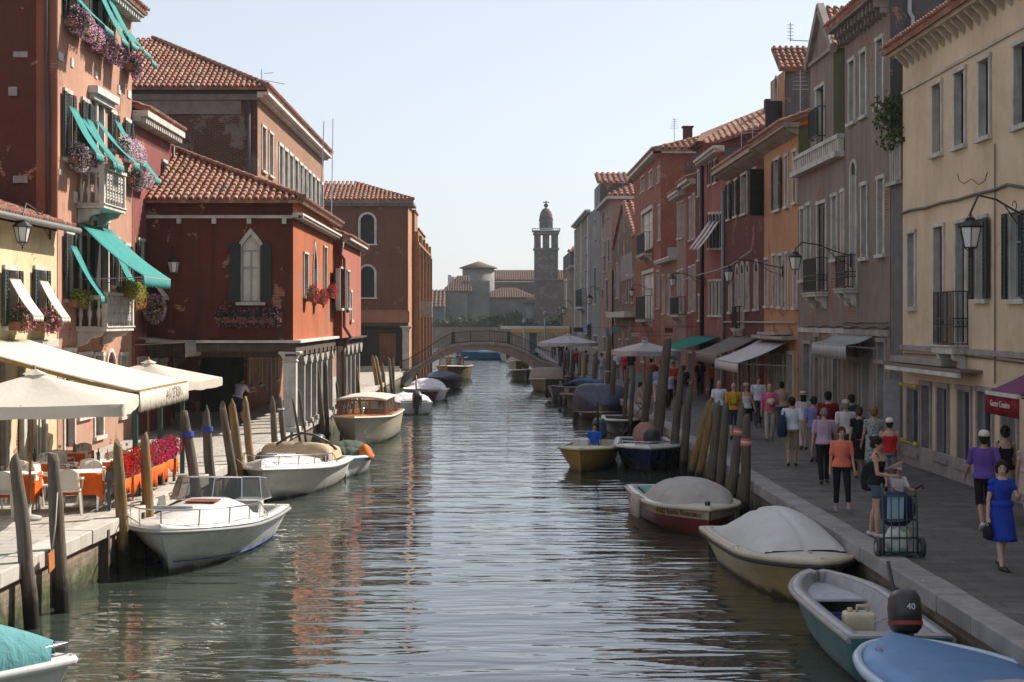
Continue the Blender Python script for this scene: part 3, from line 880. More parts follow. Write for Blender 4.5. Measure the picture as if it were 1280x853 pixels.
hb.pipe([FL.P(56.4, .1, .2), FL.P(56.4, .1, 9.8)], .05, M_BRPIPE)
for (pa, pb, py, lb, cc, h, o) in ((168, 177, 235, 'pink flower box under the upper left window of the plum house', PK[:2], .3, .1), (202, 208, 245, 'small red flower box under the upper right window of the plum house', RED, .2, .1)):
    ua, ub = FL.u(pa), FL.u(pb); flower_box(FL, ua, ub, FL.z((ua + ub) / 2, py), lb, cc, h=h, o=o)
def flower_ball(c, rad, label, cols, n=900, seed=0):
    r = new('hanging_flowers', label, 'flowers', c, 'trailing flower balls on the plum house')
    leaves(MB(), c, rad, n, .05, seed=seed).build('foliage', leafm((.09, .12, .04), (.16, .18, .07)), r)
    for i, cc in enumerate(cols):
        leaves(MB(), c, [x * 1.08 for x in rad], n // 2, .04, shell=.85, seed=seed + 5 + i).build('blossom', cloth(cc, trans=.3, var=.25), r)
    leaves
    return r
flower_ball(FL.P(51.6, .45, FL.z(51.6, 386)), (.36, .42, .48), 'smaller ball of trailing pink flowers, the left one on the plum house', PKR, 700, 3)
flower_ball(FL.P(53.7, .62, FL.z(53.7, 387)), (.50, .55, .56), 'larger ball of trailing pink flowers beside the street lantern on the plum house', PKR, 1100, 9)
# shop awning with fringe
hb.awning(FL, 50.6, 54.6, FL.z(52, 422), .12, 1.5, cloth((.38, .33, .27)), .5, root=hb.root)

# yellow house with restaurant
hy = House('yellow_house', 'pale yellow house with white window awnings behind the restaurant canopy, far left', 'house', (XL, 36, 0))
wy = [W(FL, 's', 5, 19, 338, 408, sw=.62), W(FL, 's', 43, 54, 338, 408, sw=.7), dict(k='s', r=(34.6, 35.5, 3.5, 5.1)),
      dict(k='shop', r=(34.2, 36.2, .9, 2.5), glass=plain((.35, .38, .33))), W(FL, 'shop', 26, 44, 505, 590, glass=plain((.33, .37, .31))), W(FL, 'shop', 2, 10, 505, 602, glass=plain((.33, .37, .31))), W(FL, 'door', 49.5, 56, 508, 585, leaf=M_DGREEN)]
hy.facade(FL, 30, 41.62, 0, 6.0, wy, plaster((.52, .44, .27), (.32, .26, .17), .25))
hy.box(-20, -11.55, 30.05, 41.6, 0, 5.98, MAS, 'back_wall')
hy.roof((XL + .45, 30, 6.08), (XL + .45, 41.6, 6.08), (XL - 5, 41.6, 7.9), (XL - 5, 30, 7.9))
hy.pipe([(XL + .55, 30, 6.02), (XL + .55, 41.75, 6.02)], .08, plain((.13, .13, .12), .5)).name = 'gutter'
hy.awning(FL, FL.u(5), FL.u(19), FL.z(38, 350), .85, .55, M_CREAM, .14, arms=False)
hy.awning(FL, FL.u(43), FL.u(54), FL.z(40, 352), .9, .55, M_CREAM, .14, arms=False)
m = MB()
for u in (36.9, 38.35, 40.2): m.fbox(FL, u - .1, u + .12, .005, .14, 0, 3.0)
m.fbox(FL, 33, 41.5, .005, .10, 3.0, 3.2)
m.build('pilaster', M_STONE, hy.root, .01)
for (ua, ub, py, lb, cc) in ((37.1, 38.1, 413, 'red geranium box under the first window of the yellow house', [(.5, .02, .08), (.6, .3, .45)]), (39.2, 40.6, 414, 'pink geranium box under the second window of the yellow house', [(.6, .3, .45), (.5, .03, .12)])):
    flower_box(FL, ua, ub, FL.z((ua + ub) / 2, py), lb, cc, h=.5, fl=.8)

# gothic corner house over an open portico
hc = House('gothic_house', 'dark red corner house with a pointed gothic window, standing over an open portico', 'house', (-6.5, 52.5, 0))
ZC0, ZC1 = 2.95, 7.15
fc = Fr((-16, 52.5), (1, 0), (0, -1)); FC = Fr((-6.5, 0), (0, 1), (1, 0))
MC = plaster((.105, .029, .018), (.04, .02, .016), .45, c2=(.13, .04, .026)); MCL = plaster((.36, .105, .045), (.18, .07, .04), .35)  # side wall plaster darkened to put its shade into the colour
wz = fc.rect(302, 325, 293, 378)
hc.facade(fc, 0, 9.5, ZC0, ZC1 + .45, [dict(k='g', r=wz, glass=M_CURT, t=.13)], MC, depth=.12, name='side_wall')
for a, b in ((wz[0] - .38, wz[0] - .02), (wz[1] + .02, wz[1] + .38)):
    m = MB(); zt = wz[3] - .45; m.fbox(fc, a, b, .06, .11, wz[2], zt)
    pts = [fc.P(a, .06, zt), fc.P(b, .06, zt), fc.P(b, .06, zt + .12 if b < wz[1] else zt + .05), fc.P((a + b) / 2, .06, zt + .2), fc.P(a, .06, zt + .05)]
    m.prism(pts, fc.n * .05); m.build('shutter', M_DGREEN, hc.root)
wc = [W(FC, 'w', 379, 384, 318, 370, t=.07), W(FC, 'g', 391, 395, 305, 375, t=.1), W(FC, 'w', 404, 407.5, 310, 368, t=.07)]
hc.facade(FC, 52.5, 66, ZC0, ZC1 + .45, wc, MCL)
hc.box(-16, -6.8, 52.9, 66, ZC0 + .05, ZC1 + .4, MC, 'back_wall')
hc.cornice(FC, 52.3, 66, ZC1 + .05, .2, .35, M_WHITE, dw=.15, dg=.3)
m = MB(); m.fbox(fc, 4.7, 9.85, .001, .10, ZC1 - .12, ZC1 - .02)
for i in range(4): m.fbox(fc, 5.7 + i * 1.15, 5.84 + i * 1.15, .001, .14, ZC1 - .3, ZC1 - .121)
m.build('string_course', M_STONE, hc.root)
e = .38
hc.roof((-16, 52.5 - e, 7.62), (-6.5 + e, 52.5 - e, 7.62), (-12.2, 58.2, 10.05), (-16, 58.2, 10.05), name='roof')
hc.roof((-6.5 + e, 52.5 - e, 7.62), (-6.5 + e, 66, 7.62), (-12.2, 66, 10.05), (-12.2, 58.2, 10.05), name='roof')
hc.ridge((-6.1, 52.1, 7.7), (-12.2, 58.2, 10.2))
m = MB(); m.box(-16, -6.45, 52.45, 66, 2.66, 2.9)
for i in range(9): m.box(-14.5, -6.35, 53.3 + i * 1.5, 53.5 + i * 1.5, 2.45, 2.655)
m.box(-6.75, -6.4, 52.4, 66, 2.5, 2.93)
m.build('ceiling_beams', M_BEAM, hc.root)
m = MB(); m.fbox(FC, 52.3, 66, .003, .25, 2.94, 3.03); m.fbox(fc, 4.7, 9.75, .003, .16, 2.94, 3.03); m.build('string_course', M_WHITE, hc.root)
def column(h, x, y, zt, w, mat, capital=True):
    m = MB(); m.box(x - w * .75, x + w * .75, y - w * .75, y + w * .75, 0, .18); m.box(x - w / 2, x + w / 2, y - w / 2, y + w / 2, .181, zt - .35 if capital else zt)
    if capital:
        m.loft([[(x + sx * k, y + sy * k, z) for sx, sy in ((-1, -1), (1, -1), (1, 1), (-1, 1))] for k, z in ((w * .58, zt - .349), (w * .6, zt - .30), (w * .5, zt - .28), (w * .75, zt - .1), (w * .85, zt - .08), (w * .85, zt))], smooth=False)
    return m.build('column', mat, h.root, .015)
column(hc, -6.62, 52.75, 2.66, .42, M_WHITE)
for i, y in enumerate((55.6, 57.6, 59.4, 61.2, 63.2, 65.4)):
    column(hc, -6.6, y, 2.5, .26, M_STONEG, False)
    m = MB(); m.prism([(-6.6, y - .7, 2.5), (-6.6, y + .7, 2.5), (-6.6, y + .45, 2.3), (-6.6, y + .14, 2.15), (-6.6, y - .14, 2.15), (-6.6, y - .45, 2.3)], (.16, 0, 0)); m.build('corbel', M_STONEG, hc.root)
fi = Fr((-16, 64), (1, 0), (0, -1)); FI = Fr((-9.75, 0), (0, 1), (1, 0))
hc.facade(fi, 0, 6.25, 0, 2.66, [dict(k='door', r=(4.35, 6.1, 0.02, 2.45), leaf=plain((.008, .008, .009)), t=0)], plaster((.16, .07, .045), (.06, .04, .03), .5), name='portico_wall')  # black leaf fills the open passage, painting its dark interior
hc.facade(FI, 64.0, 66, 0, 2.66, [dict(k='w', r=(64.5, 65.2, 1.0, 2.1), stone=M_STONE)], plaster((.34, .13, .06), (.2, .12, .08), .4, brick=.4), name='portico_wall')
flower_box(fc, *fc.rect(272, 352, 385, 400)[:2], fc.z(7.5, 404), 'dark leafy flower box with pink blossom under the gothic window', [(.38, .14, .25)], leaf=(.03, .045, .02), fl=.3, h=.35, hang=.3, dens=2.2)
for i, (px, py) in enumerate(((381, 374), (393, 377), (405, 370))):
    u = FC.u(px); flower_box(FC, u - .35, u + .35, FC.z(u, py + 3), ['red geranium pot on the first', 'red geranium pot on the middle', 'red geranium pot on the last'][i] + ' canal window of the dark red corner house', RED, h=.35, fl=1.1)

# lower red annex
hd = House('red_annex', 'narrow reddish annex with a brown downpipe, adjoining the gothic corner house', 'house', (-6.2, 66.05, 0))
FD = Fr((-6.15, 0), (0, 1), (1, 0)); fd = Fr((-10, 66.03), (1, 0), (0, -1))
hd.facade(FD, 66.05, 75.5, 2.9, 7.0, [W(FD, 'w', 421, 424, 335, 385, t=.08), W(FD, 'w', 433, 436, 340, 385, t=.08), dict(k='w', r=(69.6, 70.3, 3.7, 4.9))], plaster((.36, .12, .08), (.2, .08, .06), .35))
hd.facade(fd, 3.2, 3.85, 2.9, 7.0, [], plaster((.2, .05, .03)), name='side_wall')
hd.box(-13, -6.4, 66.3, 75.5, 2.95, 6.95, MC, 'back_wall')
hd.cornice(FD, 66.06, 75.4, 7.1, .25, .35, M_WHITE, dent=False)
hd.roof((-5.8, 66.0, 7.12), (-5.8, 75.5, 7.12), (-9.95, 75.5, 8.7), (-9.95, 66.0, 8.7))
hd.pipe([(-6.1, 65.85, 6.9), (-6.2, 65.85, 6.4), (-6.05, 65.9, 6.2), (-6.05, 65.9, 3.4), (-5.8, 65.9, 3.0), (-6.1, 65.9, 2.5), (-6.1, 65.9, .2)], .07, M_BRPIPE)
m = MB(); m.box(-13, -6.1, 66.1, 75.5, 2.6, 2.88); m.fbox(FD, 66.1, 75.5, .002, .28, 2.89, 2.96); m.build('ceiling_beams', M_BEAM, hd.root)
for y in (66.4, 68.6, 70.6, 72.8, 75.2):
    column(hd, -6.3, y, 2.6, .24, M_STONEG, False)
    m = MB(); m.prism([(-6.3, y - .75, 2.6), (-6.3, y + .75, 2.6), (-6.3, y + .45, 2.35), (-6.3, y + .12, 2.2), (-6.3, y - .12, 2.2), (-6.3, y - .45, 2.35)], (.2, 0, 0)); m.build('corbel', M_STONEG, hd.root)
hd.facade(FI, 66.02, 76, 0, 2.6, [dict(k='w', r=(67, 67.9, 1.0, 2.1)), dict(k='door', r=(69.4, 70.6, 0.02, 2.2), leaf=M_DWOOD), dict(k='w', r=(72, 73, 1.0, 2.1))], plaster((.42, .17, .09), (.2, .12, .08), .4, brick=.5), name='portico_wall')

# big brick building behind
he = House('brick_palazzo', 'large brown brick building with patchy plaster rising behind the corner house', 'building', (-10, 68.5, 0))
FE = Fr((-10, 0), (0, 1), (1, 0)); fe = Fr((-22, 68.5), (1, 0), (0, -1)); ZE = 13.45
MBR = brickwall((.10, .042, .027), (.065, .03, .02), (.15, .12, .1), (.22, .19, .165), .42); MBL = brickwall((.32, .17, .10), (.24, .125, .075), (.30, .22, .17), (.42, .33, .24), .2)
we = [W(FE, 'w', 327, 331.5, 160, 214), W(FE, 'w', 336, 340.5, 168, 220)]
px = 348.5; i = 0
while px < 403:
    wd = 4.0 if px < 372 else 3.2
    we.append(W(FE, 'w', px, px + wd, 183 + (px - 348) * .92, 232 + (px - 348) * .72, t=.16, lod=1)); px += 6.4 if px < 372 else 5.2
he.facade(FE, 68.5, 95.5, 0, ZE, we, MBL)
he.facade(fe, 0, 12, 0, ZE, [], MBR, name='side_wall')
he.box(-22, -10.3, 68.8, 95.5, 0, ZE - .05, MBR, 'back_wall')
m = MB(); m.fbox(fe, 0, 12.05, .002, .14, ZE - .35, ZE - .1); m.fbox(fe, 0, 11.3, .004, .06, ZE - .95, ZE - .36)
m.fbox(fe, 6.3, 6.8, .003, .05, 9, ZE - .96); m.build('plaster_band', stone((.20, .175, .155)), he.root)
MB().fbox(fe, 0, 12.2, -.6, .16, ZE - .099, ZE + .14).build('eaves_board', plain((.03, .028, .028)), he.root)
he.cornice(FE, 68.3, 95.5, ZE, .35, .5, M_WHITE, dent=False)
MB().fbox(FE, 69, 74.2, .002, .05, 9.45, 9.6).build('string_course', M_WHITE, he.root)
he.pipe([(-10.35, 68.38, ZE - .4), (-10.35, 68.38, 7)], .09, plain((.06, .045, .04)))
he.roof((-22, 68.0, ZE + .15), (-9.5, 68.0, ZE + .15), (-15.7, 74.2, 16.7), (-22, 74.2, 16.7), sp=.24, row=.38, r=.09)
he.roof((-9.5, 68.0, ZE + .15), (-9.5, 95.5, ZE + .15), (-15.7, 92, 16.7), (-15.7, 74.2, 16.7), sp=.5, row=.8, r=.15)
he.ridge((-9.5, 68, ZE + .25), (-15.7, 74.2, 16.8))
m = MB(); a = at(327, 104, 69); 
m.bar(a - Vector((0, 0, .5)), a + Vector((0, 0, .6)), .03); m.bar(a + Vector((-.3, 0, .2)), a + Vector((1.0, 0, -.05)), .025); m.bar(a + Vector((.1, 0, .4)), a + Vector((.5, 0, .45)), .02)
m.build('antenna', M_PIPE, he.root)
m = MB(); m.bar((-8.4, 84, 8.2), (-8.9, 90, 15), .05); m.bar((-8.9, 83, 8), (-9.2, 88, 14.6), .05); m.build('flag_poles', M_GREYSH, he.root)
he.facade(FI, 76.02, 79, 0, 4.5, [], MBL, name='ground_wall') if False else None

# garden wall on towards the bridge
gw = MB(); gw.box(-10.6, -10.2, 95.6, 115, 0, 4.2); g = gw.build('garden_wall', MBL); tag(g, 'old brick garden wall between the large brick building and the arched window building', 'wall'); place_base(g, (-10.4, 105, 0))

# brown house with arched windows at the bridge
hf = House('arched_window_house', 'brown house with two tall round arched windows over a gated portico by the bridge', 'house', (-6, 115.5, 0))
YF = 115.5; ff = Fr((-12.5, YF), (1, 0), (0, -1)); FF = Fr((-6, 0), (0, 1), (1, 0)); ZF = 12.1
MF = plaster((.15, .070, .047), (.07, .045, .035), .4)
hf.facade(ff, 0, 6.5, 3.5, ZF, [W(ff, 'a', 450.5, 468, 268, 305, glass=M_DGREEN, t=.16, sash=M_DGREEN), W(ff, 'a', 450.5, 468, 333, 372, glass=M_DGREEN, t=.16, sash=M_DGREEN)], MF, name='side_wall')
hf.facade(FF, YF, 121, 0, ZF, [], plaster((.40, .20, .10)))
hf.box(-12.5, -6.2, YF + .9, 121, 0, ZF - .05, MF, 'back_wall')
m = MB(); m.fbox(ff, 0, 6.6, .003, .08, 3.5, 4.3); m.fbox(ff, 0, 6.55, .003, .12, 4.3, 4.4); m.build('plaster_band', plaster((.30, .14, .09)), hf.root)
m = MB(); m.fbox(ff, 0, 6.5, -.5, .003, 3.25, 3.499); m.build('ceiling_beams', M_BEAM, hf.root)
m = MB(); m.fbox(ff, 0, 6.9, .001, .35, ZF, ZF + .2); m.fbox(ff, 0, 6.8, .001, .2, ZF - .2, ZF - .002)
u = .1
while u < 6.6: m.fbox(ff, u, u + .16, .2, .32, ZF - .15, ZF - .003); u += .42
m.fbox(FF, YF, 121, .001, .35, ZF, ZF + .2); m.build('cornice', stone((.22, .19, .17)), hf.root)
hf.roof((-14, YF - .4, ZF + .25), (-5.6, YF - .4, ZF + .25), (-10, YF + 4, ZF + 1.7), (-14, YF + 4, ZF + 1.9), sp=.3, row=.45, r=.11)
hf.ridge((-5.6, YF - .4, ZF + .3), (-10, YF + 4, ZF + 1.8), .14)
column(hf, -6.15, YF + .1, 3.25, .5, M_STONE)
m = MB()
for i in range(44): m.bar((-11.6 + i * .12, YF - .02, .45), (-11.6 + i * .12, YF - .02, 2.9), .022)
for z in (.5, 1.2, 2.6, 2.9): m.bar((-11.6, YF - .02, z), (-6.4, YF - .02, z), .04)
m.build('iron_gate', M_BLACKIRON, hf.root)
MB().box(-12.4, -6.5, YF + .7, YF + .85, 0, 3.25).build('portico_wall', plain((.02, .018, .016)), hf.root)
MB().box(-8.1, -6.9, YF + .5, YF + .68, 0, 2.7).build('door', wood((.3, .13, .06)), hf.root)
m = MB(); m.box(-10.5, -6.5, YF - 1.2, YF - .1, 0, .18); m.box(-10.5, -6.6, YF - .8, YF - .101, .181, .36); s_ = m.build('stone_steps', M_STONE); tag(s_, 'two low stone steps before the iron gate', 'steps'); place_base(s_, (-8.5, YF - .6, 0))
# buttressed facade beyond
hg = House('pilastered_building', 'orange brick building with tall pilasters and stepped parapet past the bridge, left bank', 'building', (-5.9, 121.1, 0))
FG = Fr((-5.9, 0), (0, 1), (1, 0)); MG = brickwall((.36, .18, .09), (.28, .14, .075), (.3, .21, .14), (.4, .27, .17), .1)
wg = []
for i in range(4):
    y = 123.4 + i * 6.3
    for z0, z1 in ((1, 3.3), (5.2, 8.2)): wg.append(dict(k='w', r=(y, y + 3.2, z0, z1), lod=1, t=.2))
hg.facade(FG, 121.1, 147, -1.5, 10.2, wg, MG)
hg.box(-14, -6.1, 121.4, 147, 0, 10.1, MBR, 'back_wall'); hg.facade(Fr((-14, 121.05), (1, 0), (0, -1)), 0, 8.08, 0, 10.2, [], MG, name='side_wall')
m = MB()
for i in range(5):
    y = 121.2 + i * 6.3; m.fbox(FG, y, y + .8, .003, .38, -1.5, 10.4); m.fbox(FG, y + .05, y + .35, .382, .5, -1.5, 9.3)
m.fbox(FG, 121.1, 147, .002, .45, 9.4, 9.6); m.fbox(FG, 121.1, 147, .002, .3, 4.3, 4.45)
m.build('pilaster', MG, hg.root)
m = MB(); m.box(-6.3, -5.8, 121.2, 126, 10.4, 11.9); m.box(-6.35, -5.7, 121.1, 126.1, 11.9, 12.05); m.box(-6.3, -5.8, 127, 140, 10.2, 10.9); m.box(-6.35, -5.7, 126.9, 140.1, 10.9, 11.0); m.build('parapet', MG, hg.root)
a = at(514, 398, 121); m = MB(); m.box(-5.6, -4.55, 123, 123.4, 3.9, 5.1); m.build('bracket_sign', M_STONEG, hg.root)

# ------------------------------------------------------------------ left lanterns
lantern('street_lantern', 'black lantern with frosted glass hanging in front of the pale yellow house', (XL + .02, 40.9, 6.1), at(28, 283, 36.5), .26)
lantern('street_lantern', 'small lantern hanging before the plum house by the trailing pink flowers', (XL + .02, 54.8, FL.z(54.8, 322)), at(217, 327, 52.2), .26)
# ------------------------------------------------------------------ right bank
XR = 10.7
FR = Fr((XR, 0), (0, 1), (-1, 0))
def near(xo, y): return Fr((xo, y), (1, 0), (0, -1))
# pale yellow house
h1 = House('cream_house', 'cream yellow house with an iron balcony and corbelled eaves, right foreground', 'house', (XR, 41.6, 0))
Z1 = 10.55; P_ = stone((.34, .29, .275), .25)
w1 = [W(FR, 'h', 1167, 1177.5, 106, 192), W(FR, 'h', 1194.5, 1207, 90, 182), W(FR, 'h', 1225, 1238, 75, 171), W(FR, 'h', 1269, 1286, 55, 156),
      W(FR, 'h', 1136, 1144.5, 292, 384), W(FR, 'h', 1168.5, 1180, 284, 428), W(FR, 'h', 1196, 1208, 279, 428), W(FR, 's', 1221.5, 1234, 274, 374, sw=.75), W(FR, 's', 1264, 1282, 265, 374, sw=.6),
      W(FR, 'shop', 1135.5, 1149.5, 486, 566, stone=P_), W(FR, 'door', 1153.5, 1163.5, 482, 592, stone=P_, leaf=plain((.09, .09, .095), .5)), W(FR, 'shop', 1173, 1185.5, 485, 573, stone=P_), W(FR, 'shop', 1199, 1214, 488, 582, stone=P_), W(FR, 'shop', 1223.5, 1241, 490, 590, stone=P_),
      W(FR, 'door', 1254, 1272, 495, 620, stone=P_, leaf=plain((.12, .12, .12)))]
for w in w1[:9]: w['r'] = w['r']; w['t'] = .09
MY = plaster((.60, .46, .32), (.38, .28, .19), .16, 0.0)
h1.facade(FR, 27, 41.6, 0, Z1, w1, MY, depth=.14)
h1.facade(near(XR, 41.598), 0, .01, 0, .1, [], MY, name='side_wall') if False else None
m = MB(); m.fbox(FR, 27, 40.2, .004, .02, .8, 3.0 - .3) if False else None
h1.box(XR + .3, 20, 27.1, 41.55, 0, Z1 - .05, MY, 'back_wall')
h1.box(XR, 20, 8, 26.98, 0, Z1, MY, 'unseen_shade_wall')  # added out of view to keep the sun off the right kerb
YEL = plain((.45, .42, .02), .5)
for py in (482, 553):
    m = MB(); ua, ub = FR.u(1149), FR.u(1131); z = FR.z((ua + ub) / 2, py); m.bar(FR.P(ua, .09, z), FR.P(ub, .09, z), .03)
    for u in (ua, ub): m.ell(FR.P(u, .09, z), .07, .09, .07)
    m.build('door_bar', YEL, h1.root)
gd = MB(); gd.box(10.25, 10.66, 41.72, 41.75, .03, 2.15); gd.build('glass_door_leaf', plain((.34, .34, .36), .2), h1.root)
h1.facade(Fr((XR, 41.6), (1, 0), (0, 1)), 0.002, 9, 0, Z1, [], MY, name='end_wall')
m = MB(); u = 27.3
while u < 41.3:
    m.prism([FR.P(u, .003, Z1 - .06), FR.P(u, .34, Z1 - .06), FR.P(u, .28, Z1 - .14), FR.P(u, .03, Z1 - .38), FR.P(u, .003, Z1 - .4)], FR.d * .11); u += .55
m.fbox(FR, 27, 41.6, .002, .4, Z1 - .06, Z1 + .05); m.fbox(FR, 27, 41.59, .003, .05, Z1 - 1.0, Z1 - .93)
m.build('corbelled_eaves', stone((.55, .46, .36), .2), h1.root)
h1.roof((XR - .55, 27, Z1 + .12), (XR - .55, 41.7, Z1 + .12), (XR + 3.5, 41.7, Z1 + 1.45), (XR + 3.5, 27, Z1 + 1.45))
m = MB(); m.fbox(FR, 27, 41.55, .005, .10, 2.92, 3.05); m.fbox(FR, 36.8, 41.5, .006, .35, 2.62, 2.78); m.fbox(FR, 27, 41.58, .004, .06, 0, .55); m.build('stone_base_band', P_, h1.root, .01)
m = MB(); m.bar(FR.P(35.0, .48, 2.48), FR.P(41.4, .48, 2.48), .10); m.build('rolled_awning', M_WHITE, h1.root)
m = MB(); m.fbox(FR, 34.8, 41.5, .01, .5, 2.54, 2.60); m.build('awning_hood', plain((.16, .10, .09)), h1.root)
b = balcony(h1, FR, 35.85, 37.5, 3.12, .38, 'iron', 1.22, .2)
m = MB()
for i, (pa, py) in enumerate(((1128, 264), (1150, 262), (1180, 256), (1210, 250), (1240, 243), (1285, 232))): pass
m.tube([FR.P(FR.u(p), .05, FR.z(FR.u(p), y)) for p, y in ((1129, 267), (1140, 263), (1160, 260), (1178, 254), (1200, 250), (1222, 243), (1245, 238), (1262, 231), (1290, 236))], .035, 6)
for y0, y1 in ((437, 450), (442, 455)): m.tube([FR.P(FR.u(p), .04, FR.z(FR.u(p), y)) for p, y in ((1130, y0), (1150, y0 + 1), (1180, y0 + 3), (1210, y0 + 4), (1240, y0 + 7), (1285, y1))], .018, 5)
m.tube([FR.P(FR.u(1246), .04, FR.z(FR.u(1246), y)) for y in (180, 280, 380, 480)], .016, 5)
m.tube([FR.P(FR.u(p), .2, FR.z(FR.u(p), y)) for p, y in ((1208, 217), (1210, 226), (1216, 230), (1226, 224), (1235, 231), (1243, 226), (1246, 216))], .012, 5)
m.build('cables', plain((.09, .08, .075)), h1.root)
# purple and red shop awning, with its lettering
paw = new('shop_awning', 'purple shop awning with a red lettered valance at the right edge', 'awning', FR.P(33.0, 0, 2.9))
MPU = cloth((.16, .05, .12)); MRD = cloth((.18, .010, .016))
u0, u1 = 28.55, 30.4; zt, drop, proj = 2.95, .62, 1.25
fr_ = FR
g = [[FR.P(u0 + (u1 - u0) * j / 6, .02 + proj * i / 5, zt - drop * i / 5 - .03 * math.sin(math.pi * i / 5)) for j in range(7)] for i in range(6)]
MB().sheet(g, True, .012).build('canopy', MPU, paw)
# the valance faces the canal; its end valance faces the camera and carries the words
m = MB(); m.sheet([[FR.P(u0 + (u1 - u0) * j / 14, .03 + proj + .02 * math.sin(j), zt - drop - .04 - z) for j in range(15)] for z in (0, .2, .36)], True, .008, FR.n[:]); v_ = m.build('valance', MRD, paw)
m = MB(); m.bar(FR.P(u0, .03 + proj, zt - drop - .01), FR.P(u1, .03 + proj, zt - drop - .01), .07); m.build('front_rail', M_WHITE, paw)
m = MB(); m.bar(FR.P(u0 + .1, .02, zt - drop - .1), FR.P(u0 + .1, proj, zt - drop - .03), .03); m.bar(FR.P(u1 - .1, .02, zt - drop - .1), FR.P(u1 - .1, proj, zt - drop - .03), .03); m.build('awning_frame', M_BLACKIRON, paw)
def text_mesh(s, size, mat, parent, M, name='lettering', ext=.002, shear=0.0, space=1.0):
    cu = bpy.data.curves.new('t', 'FONT'); cu.body = s; cu.size = size; cu.extrude = ext; cu.align_x = 'CENTER'; cu.shear = shear; cu.space_character = space; cu.resolution_u = 3
    o = bpy.data.objects.new('t', cu); COL.objects.link(o)
    dg = bpy.context.evaluated_depsgraph_get(); me = bpy.data.meshes.new_from_object(o.evaluated_get(dg))
    bpy.data.objects.remove(o); me.materials.clear(); me.materials.append(mat)
    off = wloc(parent) if parent else Vector((0, 0, 0))
    me.transform(Matrix.Translation(-off) @ M)
    ob = bpy.data.objects.new(name, me); COL.objects.link(ob); ob.parent = parent; return ob
def txm(p, right, up):
    r = Vector(right).normalized(); u = Vector(up).normalized(); n = r.cross(u)
    return Matrix(((r.x, u.x, n.x, p[0]), (r.y, u.y, n.y, p[1]), (r.z, u.z, n.z, p[2]), (0, 0, 0, 1)))
text_mesh('Gunter Creation', .165, plain((.6, .5, .45)), paw, txm(FR.P(29.5, proj + .075, zt - drop - .24), (0, -1, 0), (0, 0, 1)), ext=.004)
# roof terrace with shrub between cream and grey house
h1t = House('roof_terrace', 'grey railed roof terrace beside the cream yellow house', 'terrace', (XR, 42.3, 0))
h1t.facade(FR, 41.62, 42.85, 0, 7.25, [], stone((.14, .13, .13), .5), name='wall')
m = MB(); m.fbox(FR, 41.62, 42.85, -.0, .15, 7.25, 7.35)
for i in range(5): m.fbox(FR, 41.68 + i * .24, 41.83 + i * .24, .01, .05, 7.35, 8.35)
m.fbox(FR, 41.62, 42.85, -.01, .14, 8.35, 8.45); m.build('railing', M_STONEG, h1t.root)

def tree(name, label, c, h, rad, n=1500, leaf=.1, col=(.05, .075, .025), trunk=.05, seed=1, group=None, lobes=7, cat='tree'):
    c = Vector(c); r = new(name, label, cat, c, group); rnd = random.Random(seed)
    t = MB(); t.tube([c, c + Vector((.05, 0, h * .3)), c + Vector((-.03, .05, h * .6))], [trunk, trunk * .7, trunk * .3], 7)
    lm = MB()
    for i in range(lobes):
        a = rnd.uniform(0, 6.28); q = rnd.uniform(.2, .7)
        p = c + Vector((rad * q * math.cos(a), rad * q * math.sin(a), h * rnd.uniform(.45, .85)))
        t.tube([c + Vector((0, 0, h * .35)), (c + p) / 2 + Vector((0, 0, h * .15)), p], [trunk * .5, trunk * .3, trunk * .1], 5)
        s = rad * rnd.uniform(.35, .6)
        leaves(lm, p, (s, s, s * .8), n // lobes, leaf, shell=.3, seed=seed + i)
    t.build('trunk', wood((.09, .065, .045)), r); lm.build('crown', leafm(col, mulc(col, 2.0)), r)
    return r
tree('terrace_shrub', 'leafy green shrub growing over the grey roof terrace', (XR + .15, 42.3, 7.3), 2.6, .95, 1500, .065, (.05, .07, .02), .04, 5, cat='shrub')

# tall grey house
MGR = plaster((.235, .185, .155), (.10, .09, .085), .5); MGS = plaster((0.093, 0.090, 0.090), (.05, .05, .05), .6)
h2 = House('grey_house', 'tall grey brown plastered house with white window surrounds and a grey downpipe', 'house', (XR, 42.9, 0))
Z2 = 12.35
gr = dict(stone=P_)
w2 = [W(FR, 'h', 1062.5, 1069, 77, 153), W(FR, 'h', 1077, 1083.5, 66, 145), W(FR, 'h', 1097, 1104.5, 50, 133),
      W(FR, 'a', 1064.5, 1071, 203, 358), W(FR, 'h', 1078, 1084.5, 232, 322), W(FR, 'h', 1098.5, 1105.5, 224, 318),
      W(FR, 'shop', 1067.5, 1074, 426, 446, **gr), W(FR, 'roll', 1067.5, 1074, 452, 556, **gr), W(FR, 'roll', 1079, 1093, 437, 566, **gr), W(FR, 'roll', 1098, 1107, 456, 570, **gr), W(FR, 'shop', 1098, 1107, 428, 450, **gr)]
h2.facade(FR, 42.9, 48.4, 0, Z2, w2, MGR)
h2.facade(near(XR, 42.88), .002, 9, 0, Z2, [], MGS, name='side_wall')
h2.box(XR + .3, 19, 43, 48.3, 0, Z2 - .05, MGS, 'back_wall')
h2.facade(Fr((XR, 48.42), (1, 0), (0, 1)), 0.002, 9, 0, Z2, [], MGR, name='end_wall')
m = MB(); u = 42.95
while u < 48.2:
    m.fbox(FR, u, u + .14, .003, .42, Z2 - .25, Z2 - .02); m.fbox(FR, u + .02, u + .12, .003, .25, Z2 - .4, Z2 - .251); u += .45
m.fbox(FR, 42.8, 48.45, .002, .55, Z2 - .02, Z2 + .12); m.build('corbelled_eaves', stone((.26, .22, .2), .4), h2.root)
